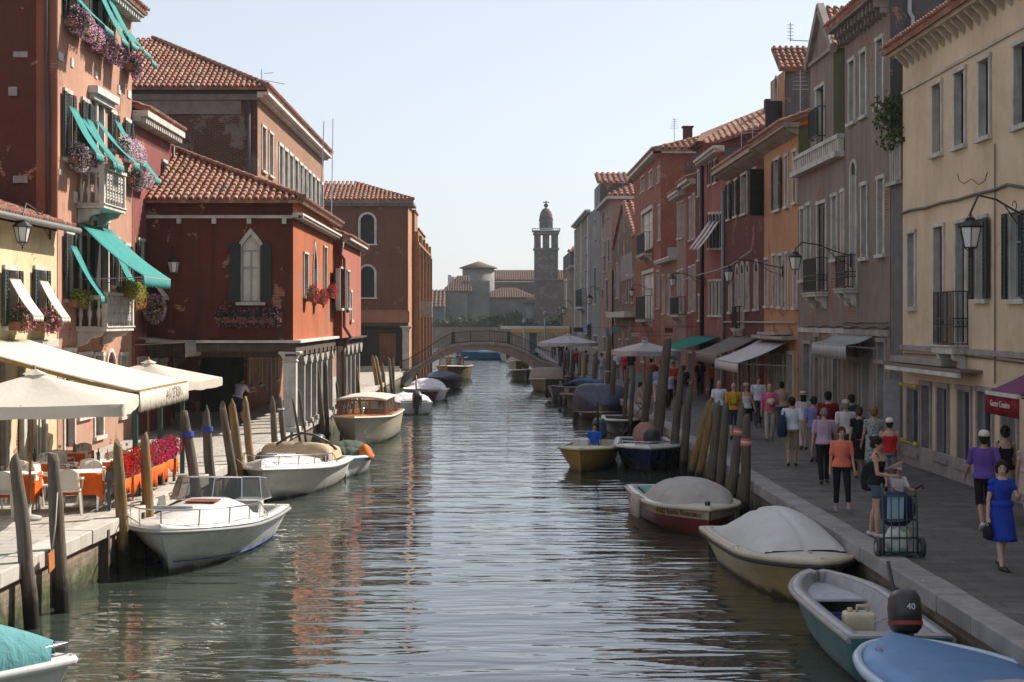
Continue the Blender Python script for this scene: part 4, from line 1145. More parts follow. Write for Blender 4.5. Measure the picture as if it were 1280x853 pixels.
h2.roof((XR - .6, 42.8, Z2 + .16), (XR - .6, 48.5, Z2 + .16), (XR + 4, 48.5, Z2 + 1.6), (XR + 4, 42.8, Z2 + 1.6))
h2.pipe([at(1137, -40, 42.75), at(1137, 15, 42.75), at(1141, 22, 42.75), at(1141, 110, 42.75), at(1140, 215, 42.75)], .055, plain((.33, .36, .38)))
balcony(h2, FR, 46.7, 47.95, FR.z(47.3, 361), .42, 'iron', .98, .14)
m = MB(); m.fbox(FR, 42.95, 48.39, .003, .05, 3.25, 3.42); m.build('string_course', P_, h2.root)
h2.awning(FR, 44.3, 49.0, 3.25, .25, .75, plain((.25, .26, .25), .5), .42, fringe=False, arms=True)
m = MB(); m.tube([FR.P(y, .06, 3.5 + .03 * math.sin(y * 3)) for y in [42.95 + i * .5 for i in range(25)]], .03, 5); m.tube([FR.P(y, .05, 3.62 + .02 * math.sin(y * 4)) for y in [42.95 + i * .5 for i in range(12)]], .02, 5); m.build('cables', plain((.07, .065, .06)), h2.root)

# balustraded grey house with gabled attic
h3 = House('gabled_grey_house', 'grey house with a balustraded terrace and a gabled attic set back', 'house', (XR, 48.5, 0)); Z3 = 8.8
w3 = [W(FR, 'h', 1001.5, 1006, 262, 350, lod=1), W(FR, 'h', 1009.5, 1014, 257, 345, lod=1), W(FR, 'c', 1022.5, 1033, 255, 363, sm=M_BLACKIRON, lod=1), W(FR, 'h', 1041, 1046.5, 246, 324, lod=1), W(FR, 'h', 1053, 1056.5, 240, 322, lod=1),
      W(FR, 'roll', 1005.5, 1014.5, 430, 538, **gr), W(FR, 'shop', 1019.5, 1025, 421, 440, **gr), W(FR, 'shop', 1019.5, 1025, 447, 530, **gr), W(FR, 'door', 1030.5, 1036.5, 441, 546, leaf=M_GREYSH, **gr), W(FR, 'shop', 1042.5, 1048.5, 421, 441, **gr), W(FR, 'shop', 1042.5, 1048.5, 449, 540, **gr)]
MG3 = plaster((.245, .19, .165), (.12, .10, .1), .45)
h3.facade(FR, 48.45, 55.7, 0, Z3, w3, MG3)
h3.box(XR + .3, 19, 48.5, 55.65, 0, Z3 - .05, MG3, 'back_wall')
m = MB(); m.fbox(FR, 48.45, 55.8, .003, .3, Z3 - .15, Z3 + .02); m.fbox(FR, 48.45, 55.7, .004, .22, Z3 + .42, Z3 + .55); u = 48.5
while u < 55.6: m.fbox(FR, u, u + .16, .02, .18, Z3 + .021, Z3 + .419); u += .32
m.fbox(FR, 48.45, 55.7, .003, .04, 3.28, 3.44); m.build('balustrade', M_STONE, h3.root)
fg3 = Fr((10.95, 0), (0, 1), (-1, 0))
yg0, yg1 = 51.2, 54.9; zg = 12.45; zp = 13.95
h3.facade(fg3, yg0, yg1, Z3, zg, [W(fg3, 'h', 1021, 1031, 110, 186, lod=1)], MGR, name='attic_wall')
m = MB(); m.add([fg3.P(yg0, 0, zg), fg3.P(yg1, 0, zg), fg3.P((yg0 + yg1) / 2, 0, zp)], [(0, 1, 2)]); m.build('gable', MGR, h3.root)
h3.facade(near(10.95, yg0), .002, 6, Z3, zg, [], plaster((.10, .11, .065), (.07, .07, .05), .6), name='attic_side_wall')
h3.box(11.2, 17, yg0 + .2, yg1, Z3, zg - .05, MGR, 'attic_back_wall')
m = MB(); m.bar(fg3.P(yg0 - .25, .05, zg - .1), fg3.P((yg0 + yg1) / 2, .05, zp + .12), .22, .3); m.bar(fg3.P(yg1 + .25, .05, zg - .1), fg3.P((yg0 + yg1) / 2, .05, zp + .12), .22, .3); m.bar(fg3.P(yg0 - .1, .05, zg - .05), fg3.P(yg1 + .1, .05, zg - .05), .1, .12); m.build('gable_coping', stone((.30, .26, .23)), h3.root)
h3.roof((10.8, yg0 - .25, zg), (17, yg0 - .25, zg), (17, (yg0 + yg1) / 2, zp + .1), (10.8, (yg0 + yg1) / 2, zp + .1))
m = railing_mb(fg3, fg3.u(1032), fg3.u(1020), .25, Z3 + .9, Z3 + 1.9, .12, .02, 0); m.build('railing', M_BLACKIRON, h3.root)
balcony(h3, FR, 50.85, 52.9, FR.z(51.8, 366), .42, 'iron', 1.1, .14, lod=0)

# orange house
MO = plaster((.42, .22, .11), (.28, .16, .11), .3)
h4 = House('orange_house', 'orange plastered house with black shuttered window between the grey and dark red houses', 'house', (XR, 55.8, 0)); Z4 = 10.45
w4 = [W(FR, 's', 969, 976, 200, 262, sw=.5, sm=M_BLACKIRON, lod=1), W(FR, 'h', 992.5, 996, 190, 253, lod=1), W(FR, 'h', 982.5, 985.5, 196, 258, lod=1),
      W(FR, 'h', 957.5, 960.5, 325, 382, lod=1), W(FR, 'h', 967, 970, 320, 382, lod=1), W(FR, 'h', 974, 978.5, 320, 383, lod=1), W(FR, 'h', 983, 985.5, 318, 384, lod=1), W(FR, 'h', 993, 997, 316, 384, lod=1),
      W(FR, 'door', 985, 992, 443, 527, leaf=plain((.02, .02, .02))), W(FR, 'shop', 962, 968, 445, 510), W(FR, 'shop', 972, 979, 445, 515)]
h4.facade(FR, 55.75, 62.75, 0, Z4, w4, MO)
h4.box(XR + .3, 11.4, 55.8, 62.7, 0, Z4 - .1, MO, 'back_wall')
h4.box(11.45, 19, 55.85, 62.4, 0, Z4 - .15, MO, 'back_wall')
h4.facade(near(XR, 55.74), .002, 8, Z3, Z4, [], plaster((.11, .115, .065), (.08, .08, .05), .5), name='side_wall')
def eaves(h, y0, y1, z, pr=.55, th=.16, mat=None, gap=.34, fr=FR):
    m = MB(); u = y0 + .05
    while u < y1 - .15:
        m.prism([fr.P(u, .003, z - .05), fr.P(u, pr * .8, z - .05), fr.P(u, pr * .7, z - .16), fr.P(u, .003, z - .32)], fr.d * .12); u += gap
    m.fbox(fr, y0 - .05, y1, .002, pr, z - .05, z + th - .05); return m.build('corbelled_eaves', mat or stone((.38, .30, .24), .4), h.root)
eaves(h4, 55.6, 62.75, Z4)
h4.roof((XR - .6, 55.6, Z4 + .14), (XR - .6, 62.75, Z4 + .14), (XR + 1.4, 62.75, Z4 + .85), (XR + 1.4, 55.6, Z4 + .85))
h4.awning(FR, 57.2, 63.0, 2.9, .75, 1.75, cloth((.62, .60, .60), trans=.15), .35, fringe=False)
m = MB(); m.fbox(FR, 56, 62.5, .004, .55, 3.0, 3.12); m.fbox(FR, 57.0, 60.8, .01, .6, 3.16, 3.24); m.build('awning_hood', M_STONEG, h4.root)
# turret house behind
h5 = House('turret_house', 'tall narrow orange house with a grey side wall and tile cap behind the orange house', 'house', (11.5, 62.5, 0))
f5 = Fr((11.45, 0), (0, 1), (-1, 0)); Z5 = 13.45
h5.facade(f5, 62.45, 65.6, 0, Z5, [W(f5, 'a', 969, 973, 92, 145, lod=1)], MO)
h5.facade(near(11.45, 62.44), .002, 5, 0, Z5, [], plaster((0.122, 0.119, 0.119), (.07, .07, .07), .7), name='side_wall')
h5.box(11.8, 16.4, 62.6, 65.5, 0, Z5 - .1, MGS, 'back_wall')
m = shutter_mb(Fr((11.45, 62.9), (-1, -.1), (.1, -1)), 0.02, .7, 0, .05, 10.6, 12.3); m.build('shutter', M_BLACKIRON, h5.root)
h5.roof((11.2, 62.2, Z5 + .02), (16.6, 62.2, Z5 + .02), (16.6, 64, Z5 + 1.15), (11.2, 64, Z5 + 1.15))
m = MB(); a = at(988, 52, 64); m.bar(a, a + Vector((0, 0, .75)), .03)
for i in range(5): m.bar(a + Vector((-.12, 0, .1 + i * .14)), a + Vector((.12, 0, .1 + i * .14)), .02)
m.bar(a + Vector((0, 0, .05)), a + Vector((1.0, 0, 0)), .03); m.build('antenna', M_PIPE, h5.root)

# dark red house with arched windows
MDR = plaster((0.112, 0.037, 0.031), (.08, .035, .03), .35)
h6 = House('dark_red_house', 'dark red house with pale arched windows and heavy eaves', 'house', (XR, 62.8, 0)); Z6 = 10.35
w6 = [W(FR, 's', 910.5, 913.5, 230, 274, sw=.8, lod=1), W(FR, 's', 919, 922.5, 226, 270, sw=.7, lod=1), W(FR, 'h', 927.5, 934, 219, 267, lod=1), W(FR, 'h', 941, 945.5, 213, 261, lod=1),
      W(FR, 'a', 920.5, 923.5, 333, 387, lod=1), W(FR, 'a', 926.5, 930, 330, 408, lod=1), W(FR, 'a', 933.5, 936.5, 330, 387, lod=1), W(FR, 'a', 944, 948, 327, 386, lod=1), W(FR, 'h', 912, 915, 340, 390, lod=1),
      W(FR, 'shop', 918, 923, 443, 498), W(FR, 'door', 928, 934, 443, 502, leaf=M_DWOOD), W(FR, 'shop', 940, 947, 443, 500)]
h6.facade(FR, 62.8, 73.4, 0, Z6, w6, MDR)
h6.box(XR + .3, 18, 66.0, 73.3, 0, Z6 - .1, MDR, 'back_wall')
eaves(h6, 62.8, 73.5, Z6, .6)
h6.roof((XR - .6, 62.8, Z6 + .14), (XR - .6, 73.5, Z6 + .14), (XR + .75, 73.5, Z6 + .6), (XR + .75, 62.8, Z6 + .6), sp=.35)
m = shutter_mb(Fr((XR, 62.95), (-.8, -.3), (.3, -.8)), .02, .62, 0, .05, FR.z(63, 270), FR.z(63, 212)); m.build('shutter', M_DGREEN, h6.root)
balcony(h6, FR, 67.8, 69.0, FR.z(68.4, 411), .35, 'iron', .95, .12, lod=1)
h6.awning(FR, 63.6, 70.2, 3.0, .7, 1.6, cloth((.20, .17, .16), trans=.1), .4, fringe=False)
h6.pipe([FR.P(73.2, .1, .1), FR.P(73.2, .1, 9.6)], .08, plain((.20, .22, .25)))
m = MB(); m.tube([FR.P(FR.u(p), .5, FR.z(70, y)) for p, y in ((955, 322), (930, 333), (910, 336), (884, 337), (862, 340))], .03, 5); m.tube([FR.P(y, .08, 3.6) for y in (56, 60, 66, 73)], .04, 5); m.build('cables', plain((.3, .28, .27)), h6.root)

# pink red house, and narrow maroon house
h7 = House('pink_red_house', 'pink red house with white slanted window awnings in mid street', 'house', (XR, 73.5, 0)); Z7 = 11.6
w7 = [W(FR, 's', 887, 889, 205, 231, sw=.5, lod=1), W(FR, 's', 893.5, 897, 201, 228, sw=.5, lod=1)]
for p in (887, 891.5, 896, 900.5): w7 += [W(FR, 's', p, p + 2.4, 268, 310, sw=.3, lod=1), W(FR, 'c', p, p + 2.8, 352, 394, lod=1)]
w7 += [W(FR, 'shop', 886, 891, 445, 486), W(FR, 'shop', 895, 901, 445, 489)]
h7.facade(FR, 73.5, 80.4, 0, Z7, w7, plaster((0.239, 0.085, 0.073), (.18, .08, .07), .3))
h7.facade(near(XR, 73.48), .002, 8, Z6 - .2, Z7, [], plaster((0.086, 0.083, 0.086), (.06, .06, .06), .5), name='side_wall')
h7.box(XR + .3, 18, 73.6, 80.3, 0, Z7 - .1, MDR, 'back_wall')
h7.cornice(FR, 73.4, 80.4, Z7 + .1, .35, .55)
for p in (888, 893, 898): h7.awning(FR, FR.u(p + 4.2), FR.u(p), FR.z(FR.u(p), 278), 1.25, .9, cloth((.5, .45, .46)), .1, arms=False)
h7.awning(FR, 74.5, 83.5, 2.9, .6, 1.9, M_TEALD if 'M_TEALD' in globals() else cloth((.02, .22, .17), trans=.1), .5, fringe=False)
h7.awning(FR, 71.5, 73.4, 2.2, .15, 1.0, cloth((.02, .22, .17)), .5, fringe=False) if False else None
h8 = House('maroon_house', 'very narrow maroon house with a tall black downpipe', 'house', (XR, 80.5, 0)); Z8 = 12.6
h8.facade(FR, 80.45, 83.6, 0, Z8, [W(FR, 'w', 873, 875, 215, 245, lod=1), W(FR, 'w', 873, 875.5, 305, 325, lod=1), W(FR, 'w', 874, 876.5, 370, 400, lod=1), W(FR, 'door', 875, 879, 445, 480, leaf=M_DWOOD)], plaster((0.132, 0.038, 0.032), (.1, .04, .03), .3))
h8.facade(near(XR, 80.44), .002, 7, Z7, Z8, [], MDR, name='side_wall')
h8.box(XR + .3, 18, 80.5, 83.5, 0, Z8 - .1, MDR, 'back_wall'); h8.cornice(FR, 80.4, 83.6, Z8 + .1, .3, .4, MDR, dent=False)
h8.pipe([FR.P(80.6, .1, .1), FR.P(80.6, .1, 12)], .1, M_BLACKIRON)
h9 = House('crimson_house', 'crimson house with two pairs of tall pale windows', 'house', (XR, 83.7, 0)); Z9 = 11.0
h9.facade(FR, 83.65, 87.8, 0, Z9, [W(FR, 'w', 862.5, 864.5, 248, 300, lod=1, glass=M_GREYSH), W(FR, 'w', 867, 869, 244, 298, lod=1, glass=M_GREYSH), W(FR, 'w', 862, 864.5, 335, 390, lod=1, glass=M_GREYSH), W(FR, 'w', 867, 869.5, 333, 388, lod=1, glass=M_GREYSH), W(FR, 'shop', 861, 866, 442, 478, stone=P_)], plaster((0.197, 0.052, 0.046), (.15, .06, .05), .3))
h9.box(XR + .3, 12.0, 83.7, 87.7, 0, Z9 - .1, MDR, 'back_wall'); h9.cornice(FR, 83.6, 87.8, Z9 + .1, .4, .5, dent=False)
h9b = House('beige_house', 'beige upper and brick lower house next to the tall red brick house', 'house', (XR, 87.9, 0)); Z9b = 10.75
h9b.facade(FR, 87.85, 92.3, 0, Z9b, [W(FR, 'w', 847.5, 850, 255, 298, lod=1, glass=M_GREYSH), W(FR, 'w', 852, 854.5, 253, 297, lod=1, glass=M_GREYSH), W(FR, 'w', 847.5, 850, 340, 390, lod=1, glass=M_GREYSH), W(FR, 'w', 852.5, 855, 338, 390, lod=1, glass=M_GREYSH), W(FR, 'shop', 848, 852, 440, 470, stone=P_)], plaster((0.234, 0.168, 0.131), (.2, .13, .1), .3, brick=.35))
h9b.box(XR + .3, 12.0, 87.9, 92.2, 0, Z9b - .1, MDR, 'back_wall'); h9b.cornice(FR, 87.8, 92.4, Z9b + .1, .4, .55, dent=True)
h9b.facade(near(XR, 87.84), .002, 1.2, Z9b, Z9b + .01, [], MDR, name='side_wall') if False else None
balcony(h9b, FR, 88, 92, FR.z(90, 394), .45, 'iron', 1.0, .12, lod=1)
for h, y0, y1, z in ((h9, 83.6, 87.8, Z9), (h9b, 87.8, 92.4, Z9b)): h.roof((XR - .5, y0, z + .14), (XR - .5, y1, z + .14), (XR + 1.2, y1, z + .7), (XR + 1.2, y0, z + .7), sp=.4, row=.6)
# big tiled roof behind those houses
hr = House('long_roof_house', 'dark red house with a long rising tiled roof standing behind the street front', 'house', (12.2, 88, 0))
pts = [(870, 187), (968, 153)]
a = at(848, 190, 92); b = at(872, 187, 90); c = at(972, 151, 86)
MRW = plaster((0.080, 0.028, 0.024), (.06, .03, .025), .4)
m = MB(); m.poly([(b.x, 90, 0), (c.x, 86, 0), (c.x, 86, c.z), (b.x, 90, b.z)]); m.poly([(b.x, 90.2, 0), (b.x, 96, 0), (b.x, 96, b.z - .1), (b.x, 90.2, b.z - .1)]); m.build('wall', MRW, hr.root)
hr.roof((b.x - .3, 89.8, b.z), (c.x + .2, 85.7, c.z), at(972, 128, 92), at(876, 167, 95), sp=.36, row=.55, r=.14)
m = MB(); q = at(965, 132, 91); m.box(q.x - .4, q.x + .2, 90.8, 91.4, q.z - .6, q.z + .35); m.build('chimney', MRW, hr.root)

# low brick front with terrace
h10 = House('low_brick_front', 'low brick house front with stone roof terrace beside the tall red brick house', 'house', (XR, 92.4, 0))
h10.facade(FR, 92.35, 101, 0, 7.3, [W(FR, 'w', 829, 831, 345, 392, lod=1, glass=M_GREYSH), W(FR, 'w', 836, 838, 345, 392, lod=1, glass=M_GREYSH), W(FR, 'shop', 830, 834, 440, 463), W(FR, 'door', 838, 842, 438, 467, leaf=M_DWOOD)], plaster((0.214, 0.099, 0.072), (.2, .1, .08), .4, brick=.5))
h10.box(XR + .3, 19, 92.4, 101, 0, 7.2, MDR, 'back_wall'); h10.cornice(FR, 92.35, 101, 7.4, .3, .45, M_WHITE)
m = MB(); m.prism([(10.9, 93, 7.4), (10.9, 99, 7.4), (10.9, 99, 8.2), (10.9, 93, 7.9)], (.2, 0, 0)); m.build('terrace_cover', M_BLACKIRON, h10.root)
# tall red brick house
MRB = plaster((0.218, 0.076, 0.047), (.18, .08, .05), .3, brick=.25, c2=(.38, .13, .07))
h11 = House('red_brick_house', 'tall red house with hipped tile roof, grilled windows and an iron balcony', 'house', (XR, 101, 0)); Z11 = 14.2
h11.facade(FR, 101, 119.6, 0, Z11, [W(FR, 'w', 801.5, 805.5, 222, 240, lod=1, glass=M_GREYSH), W(FR, 'w', 812, 816, 215, 234, lod=1, glass=M_GREYSH), W(FR, 'w', 823, 825, 210, 228, lod=1, glass=M_GREYSH), W(FR, 'w', 802.5, 816, 265, 312, lod=1, glass=M_CURT, t=.25), W(FR, 'w', 823.5, 825.5, 258, 300, lod=1, glass=M_GREYSH),
     W(FR, 'w', 803.5, 817.5, 342, 398, lod=1, glass=M_CURT, t=.25), W(FR, 'w', 822, 824.5, 340, 385, lod=1, glass=M_GREYSH), W(FR, 'shop', 802, 807, 432, 452), W(FR, 'shop', 814, 820, 434, 456)], MRB, name='wall')
h11.facade(near(XR, 101), .002, 8, 6, Z11, [], MRB, name='side_wall'); h11.box(XR + .3, 19, 101.2, 119.5, 0, Z11 - .1, MRB, 'back_wall')
m = MB(); m.fbox(FR, 100.6, 119.8, .002, .5, Z11, Z11 + .2); m.fbox(near(XR, 101), -.5, 8, .002, .4, Z11, Z11 + .2); m.build('cornice', M_STONE, h11.root)
h11.roof((XR - .5, 100.5, Z11 + .22), (19, 100.5, Z11 + .22), (19, 106, Z11 + 2.0), (XR + 5, 106, Z11 + 2.0), sp=.4, row=.6, r=.15)
h11.roof((XR - .5, 100.5, Z11 + .22), (XR - .5, 119.8, Z11 + .22), (XR + 5, 119.8, Z11 + 2.0), (XR + 5, 106, Z11 + 2.0), sp=.6, row=.9, r=.18)
balcony(h11, FR, 106, 111.5, FR.z(108, 318), .6, 'iron', 1.4, .14, lod=1); balcony(h11, FR, 105.5, 112, FR.z(108, 400), .6, 'iron', 1.6, .14, lod=1)
# gabled brick house
h12 = House('gabled_brick_house', 'brown brick house with a steep gable and a white patchwork plaster panel', 'house', (XR, 119.7, 0))
MGB = brickwall((0.149, 0.089, 0.065), (.15, .09, .065), (.2, .17, .14), (.38, .33, .3), .35)
h12.facade(FR, 119.7, 139.8, 0, 9.9, [W(FR, 'w', 771, 773.5, 330, 372, lod=1, glass=M_GREYSH), W(FR, 'c', 783.5, 786, 345, 378, lod=1, sm=M_DWOOD), W(FR, 'c', 790, 792, 345, 378, lod=1, sm=M_DWOOD), W(FR, 'shop', 774, 777, 425, 444), W(FR, 'shop', 783, 787, 425, 448)], MGB)
m = MB(); m.add([FR.P(119.7, 0, 9.9), FR.P(139.8, 0, 9.9), FR.P(129, 0, 13.1)], [(0, 1, 2)]); m.build('gable', MGB, h12.root)
h12.box(XR + .3, 18, 119.8, 139.7, 0, 9.8, MGB, 'back_wall')
r = FR.rect(777, 791, 318, 350); MB().fbox(FR, r[0], r[1], .003, .05, r[2], r[3]).build('plaster_panel', brickwall((0.299, 0.274, 0.262), (.3, .27, .26), (.2, .17, .16), (.5, .46, .44), .4), h12.root)
h12.roof((XR - .2, 119.6, 9.9), (18, 119.6, 9.9), (18, 129, 13.2), (XR - .2, 129, 13.2), sp=.5, row=.8, r=.18)
h12.roof((XR - .2, 139.9, 9.9), (18, 139.9, 9.9), (18, 129, 13.2), (XR - .2, 129, 13.2), sp=.9, row=1.4, r=.18)
m = MB(); r = FR.rect(769, 794, 390, 397); m.fbox(FR, r[0], r[1], .003, .8, r[2], r[3]); m.build('canopy', M_STONE, h12.root)
# salmon house
MSA = plaster((0.286, 0.174, 0.141), (.25, .16, .13), .3)
h13 = House('salmon_house', 'salmon pink house with a near wall turned to the camera above the gabled house', 'house', (XR, 141.8, 0)); Z13 = 14.4
h13.facade(FR, 141.8, 157, 0, Z13, [W(FR, 'a', 753, 756, 262, 320, lod=1, glass=M_GREYSH), W(FR, 'w', 759, 761, 256, 272, lod=1), W(FR, 'c', 755, 757.5, 302, 340, sm=M_DGREEN, lod=1), W(FR, 'c', 760, 762.5, 300, 328, sm=M_DGREEN, lod=1), W(FR, 'c', 758, 760.5, 350, 390, sm=M_DGREEN, lod=1), W(FR, 'shop', 754, 758, 422, 440)], MSA)
h13.facade(near(XR, 141.78), .002, 7, 8, Z13, [], MSA, name='side_wall'); h13.box(XR + .3, 17.6, 142, 156.9, 0, Z13 - .1, MSA, 'back_wall')
m = MB(); m.fbox(FR, 141.5, 157.2, .002, .5, Z13, Z13 + .25); m.fbox(near(XR, 141.8), -.5, 7, .002, .4, Z13, Z13 + .25); m.build('cornice', M_STONE, h13.root)
h13.roof((XR - .5, 141.4, Z13 + .3), (17.6, 141.4, Z13 + .3), (17.6, 147, Z13 + 2.3), (XR + 3.5, 147, Z13 + 2.3), sp=.5, row=.8, r=.18)
# tower-like attic
h14 = House('attic_tower_house', 'tall house with a tiled attic tower rising above the salmon house', 'house', (XR, 160, 0)); Z14 = 17.2
h14.facade(FR, 157.3, 172.5, 0, 15.2, [W(FR, 'w', 743, 745, 275, 300, lod=1, glass=M_GREYSH), W(FR, 'c', 743, 745.5, 335, 380, lod=1), W(FR, 'shop', 742, 747, 420, 434)], plaster((0.213, 0.195, 0.189), (.2, .18, .17), .3))
h14.facade(FR, 157.5, 166, 15.2, Z14, [], plaster((0.216, 0.216, 0.222)), name='attic_wall'); h14.facade(near(XR, 157.4), .002, 4, 14, Z14, [], plaster((0.078, 0.069, 0.063), (.06, .05, .05), .5), name='attic_side_wall')
h14.box(XR + .3, 18, 157.6, 172, 0, 15, MGS, 'back_wall'); h14.box(XR + .3, 14.6, 157.7, 165.9, 15, Z14, MGS, 'attic_back_wall')
h14.roof((XR - .3, 157.1, Z14), (14.8, 157.1, Z14), (14.8, 161.5, Z14 + 1.3), (XR - .3, 161.5, Z14 + 1.3), sp=.5, row=.8, r=.18)
# pale grey-brown house, then the last house
h15 = House('pale_pilastered_house', 'pale grey brown house with pilasters and a round fronted iron balcony near the bridge', 'house', (XR, 174, 0)); Z15 = 15.4
h15.facade(FR, 172.6, 203, 0, Z15, [W(FR, 'w', 726, 729, 300, 320, lod=1, glass=M_GREYSH), W(FR, 'w', 731, 734, 296, 318, lod=1, glass=M_GREYSH), W(FR, 'w', 725, 728, 340, 372, lod=1, glass=M_GREYSH), W(FR, 'w', 731, 734.5, 338, 372, lod=1, glass=M_GREYSH), W(FR, 'shop', 724, 727, 418, 430), W(FR, 'shop', 731, 735, 418, 432)], plaster((0.251, 0.203, 0.173), (.22, .18, .15), .3, brick=.2))
h15.facade(near(XR, 172.5), .002, 5, 12, Z15, [], plaster((0.211, 0.181, 0.163)), name='side_wall'); h15.box(XR + .3, 18, 172.8, 202.9, 0, Z15 - .1, MGS, 'back_wall')
h15.cornice(FR, 172.5, 203, Z15 + .2, .5, .6, dent=False)
m = MB()
for y in (173, 186, 200.5): m.fbox(FR, y, y + 1.2, .003, .25, 0, Z15 - .4)
m.build('pilaster', M_STONE, h15.root)
balcony(h15, FR, 176, 188, FR.z(182, 384), .8, 'iron', 2.0, .2, lod=1)
h15.awning(FR, 171, 176, 3.3, .9, 1.6, cloth((.03, .16, .36)), .4, fringe=False)
h16 = House('last_house', 'last house of the right bank, with a bright tile roof edge and grey side wall', 'house', (XR, 205, 0))
h16.facade(FR, 203.2, 238, 0, 10.5, [W(FR, 'w', 706, 709, 352, 385, lod=1, glass=M_CURT, t=.4), W(FR, 'w', 713, 715, 350, 385, lod=1)], plaster((0.204, 0.125, 0.089), (.2, .12, .1), .4, brick=.4))
h16.facade(FR, 218, 238, 10.5, 13, [], MGS, name='upper_wall'); h16.facade(near(XR, 217.9), .002, 5, 10, 13, [], MGS, name='side_wall')
h16.box(XR + .3, 18, 203.5, 237, 0, 10.4, MGS, 'back_wall')
h16.roof((XR - .4, 217.5, 13), (18, 217.5, 13), (18, 224, 15), (XR + 2.5, 224, 15), sp=.6, row=.9, r=.2)
h16.cornice(FR, 203.2, 217.8, 10.6, .4, .6, dent=False)

for (px, py, D, wy, sz, lb, wz) in ((1213, 283, 29.5, 31.5, .30, 'large black lantern on a curved arm before the cream yellow house', 5.7), (994, 321, 44.8, 47.4, .27, 'lantern on a curved arm before the balcony of the grey houses', 5.6), (911, 339, 57.5, 58.5, .27, 'lantern on a curved arm in front of the dark red house', 5.6),
                                (841, 348, 78, 80, .28, 'lantern hanging beside the crimson house', 5.7), (790, 363, 104, 106, .28, 'small lantern before the gabled brick house', 5.7)):
    t = at(px, py, D); lantern('street_lantern', lb, (XR - .05, wy, wz), t, sz * .93)
for (px, py, D, lb) in ((737, 372, 150, 'tiny lantern by the round fronted balcony'), (705, 386, 200, 'far lantern at the last house'),):
    t = at(px, py, D); lantern('street_lantern', lb, (XR - .05, D + 3, t.z + .6), t, .4)
# small projecting shop signs and hanging boxes over the far shops
def sign(pa, pb, ya, yb, D, mat, label, txt=None):
    a = at(pa, yb, D); b = at(pb, ya, D); r = new('shop_sign', label, 'shop sign', (b.x, D, a.z))
    MB().box(a.x, b.x, D, D + .12, a.z, b.z).build('sign_board', mat, r, .01)
    m = MB(); m.bar((a.x, D + .06, b.z + .05), (XR, D + .06, b.z + .05), .03); m.build('sign_bracket', M_BLACKIRON, r); return r
sign(766, 774, 409, 416, 112, plain((.08, .20, .17)), 'green sign hanging over the shops of the salmon house')
sign(757, 762, 411, 421, 125, plain((.12, .24, .28)), 'small blue green sign behind the mooring posts')
sign(789, 799, 416, 421, 98, cloth((.42, .33, .25)), 'cream sign box below the tall red house, left one')
sign(802, 810, 421, 426, 95, cloth((.42, .33, .25)), 'cream sign box below the tall red house, lower right one')
sign(831, 841, 410, 416, 84, plain((.10, .012, .015)), 'dark red sign box over the low brick shop')
sign(717, 729, 410, 415, 150, plain((.01, .01, .012)), 'black sign board by the bridge')

def gable_fill(h, x0, x1, y0, y1, z, dz, mat):
    MB().prism([(x0, y0, z - .06), (x1, y0, z - .06), (x1, y0, z + dz - .14)], (0, y1 - y0, 0)).build('gable_wall', mat, h.root)
gable_fill(h1, XR + .05, XR + 3.5, 27.1, 41.5, Z1, 1.45, MY); gable_fill(h2, XR + .05, XR + 4, 42.95, 48.3, Z2, 1.6, MGS)
gable_fill(ha, XL - .05, XL - 4.5, 41.9, 50.2, A_Z, 1.6, MAS); gable_fill(hy, XL - .05, XL - 5, 30.1, 41.5, 6.0, 1.8, MAS); gable_fill(hb, XL - .05, XL - 4, 50.5, 56.4, 10.3, 1.5, MAS)
for k_, (h_, x_, y_, z_) in enumerate(((h4, 12.2, 58, 11.2), (h6, 12.4, 70, 11), (h7, 13, 77, 11.8), (h11, 13.5, 110, 16), (h13, 13.2, 150, 16))):
    c_ = MB(); c_.box(x_ - .3, x_ + .3, y_ - .3, y_ + .3, z_ - 1.6, z_ + .9); c_.box(x_ - .38, x_ + .38, y_ - .38, y_ + .38, z_ + .9, z_ + 1.0); c_.build('chimney', MRW, h_.root)
    m = MB(); m.bar((x_ - .8, y_ + 1, z_ - 1), (x_ - .8, y_ + 1, z_ + 1.7), .035)
    for q in range(5): m.bar((x_ - .8 - .3 + q * .03, y_ + 1, z_ + 1.0 + q * .15), (x_ - .8 + .3 - q * .03, y_ + 1, z_ + 1.0 + q * .15), .02)
    m.build('antenna', M_PIPE, h_.root)
# ------------------------------------------------------------------ quays, water, bridge, island
QL = [(5, -7.55), (23.4, -7.2), (29.6, -6.94), (40, -6.75), (52, -6.6), (115, -6.15), (120.9, -6.1)]
QR = [(2, 6.0), (110, 6.0), (116, 5.2), (205, 5.6)]
def structure(o, name=None): return tag(o, kind='structure')
def slab(edge, xo, ztop, mat, name, inset=0.0, zb=-2.4):
    m = MB(); s = 1 if xo > 0 else -1
    top = [(x + s * inset, y, ztop) for y, x in edge] + [(xo, edge[-1][0], ztop), (xo, edge[0][0], ztop)]
    m.poly(top)
    for (y0, x0), (y1, x1) in zip(edge[:-1], edge[1:]): m.quad((x0 + s * inset, y0, ztop), (x1 + s * inset, y1, ztop), (x1 + s * inset, y1, zb), (x0 + s * inset, y0, zb))
    for k in (0, -1):
        y, x = edge[k]; m.quad((x + s * inset, y, ztop), (xo, y, ztop), (xo, y, zb), (x + s * inset, y, zb))
    o = m.build(name, mat); return structure(o)
MPV = paving(); MPL = paving_pale(); MQW = quaywall()
slab(QL, -80, -.004, MPL, 'left_quay_pavement', .2)
slab(QR, 80, -.004, MPV, 'right_quay_pavement', .2)
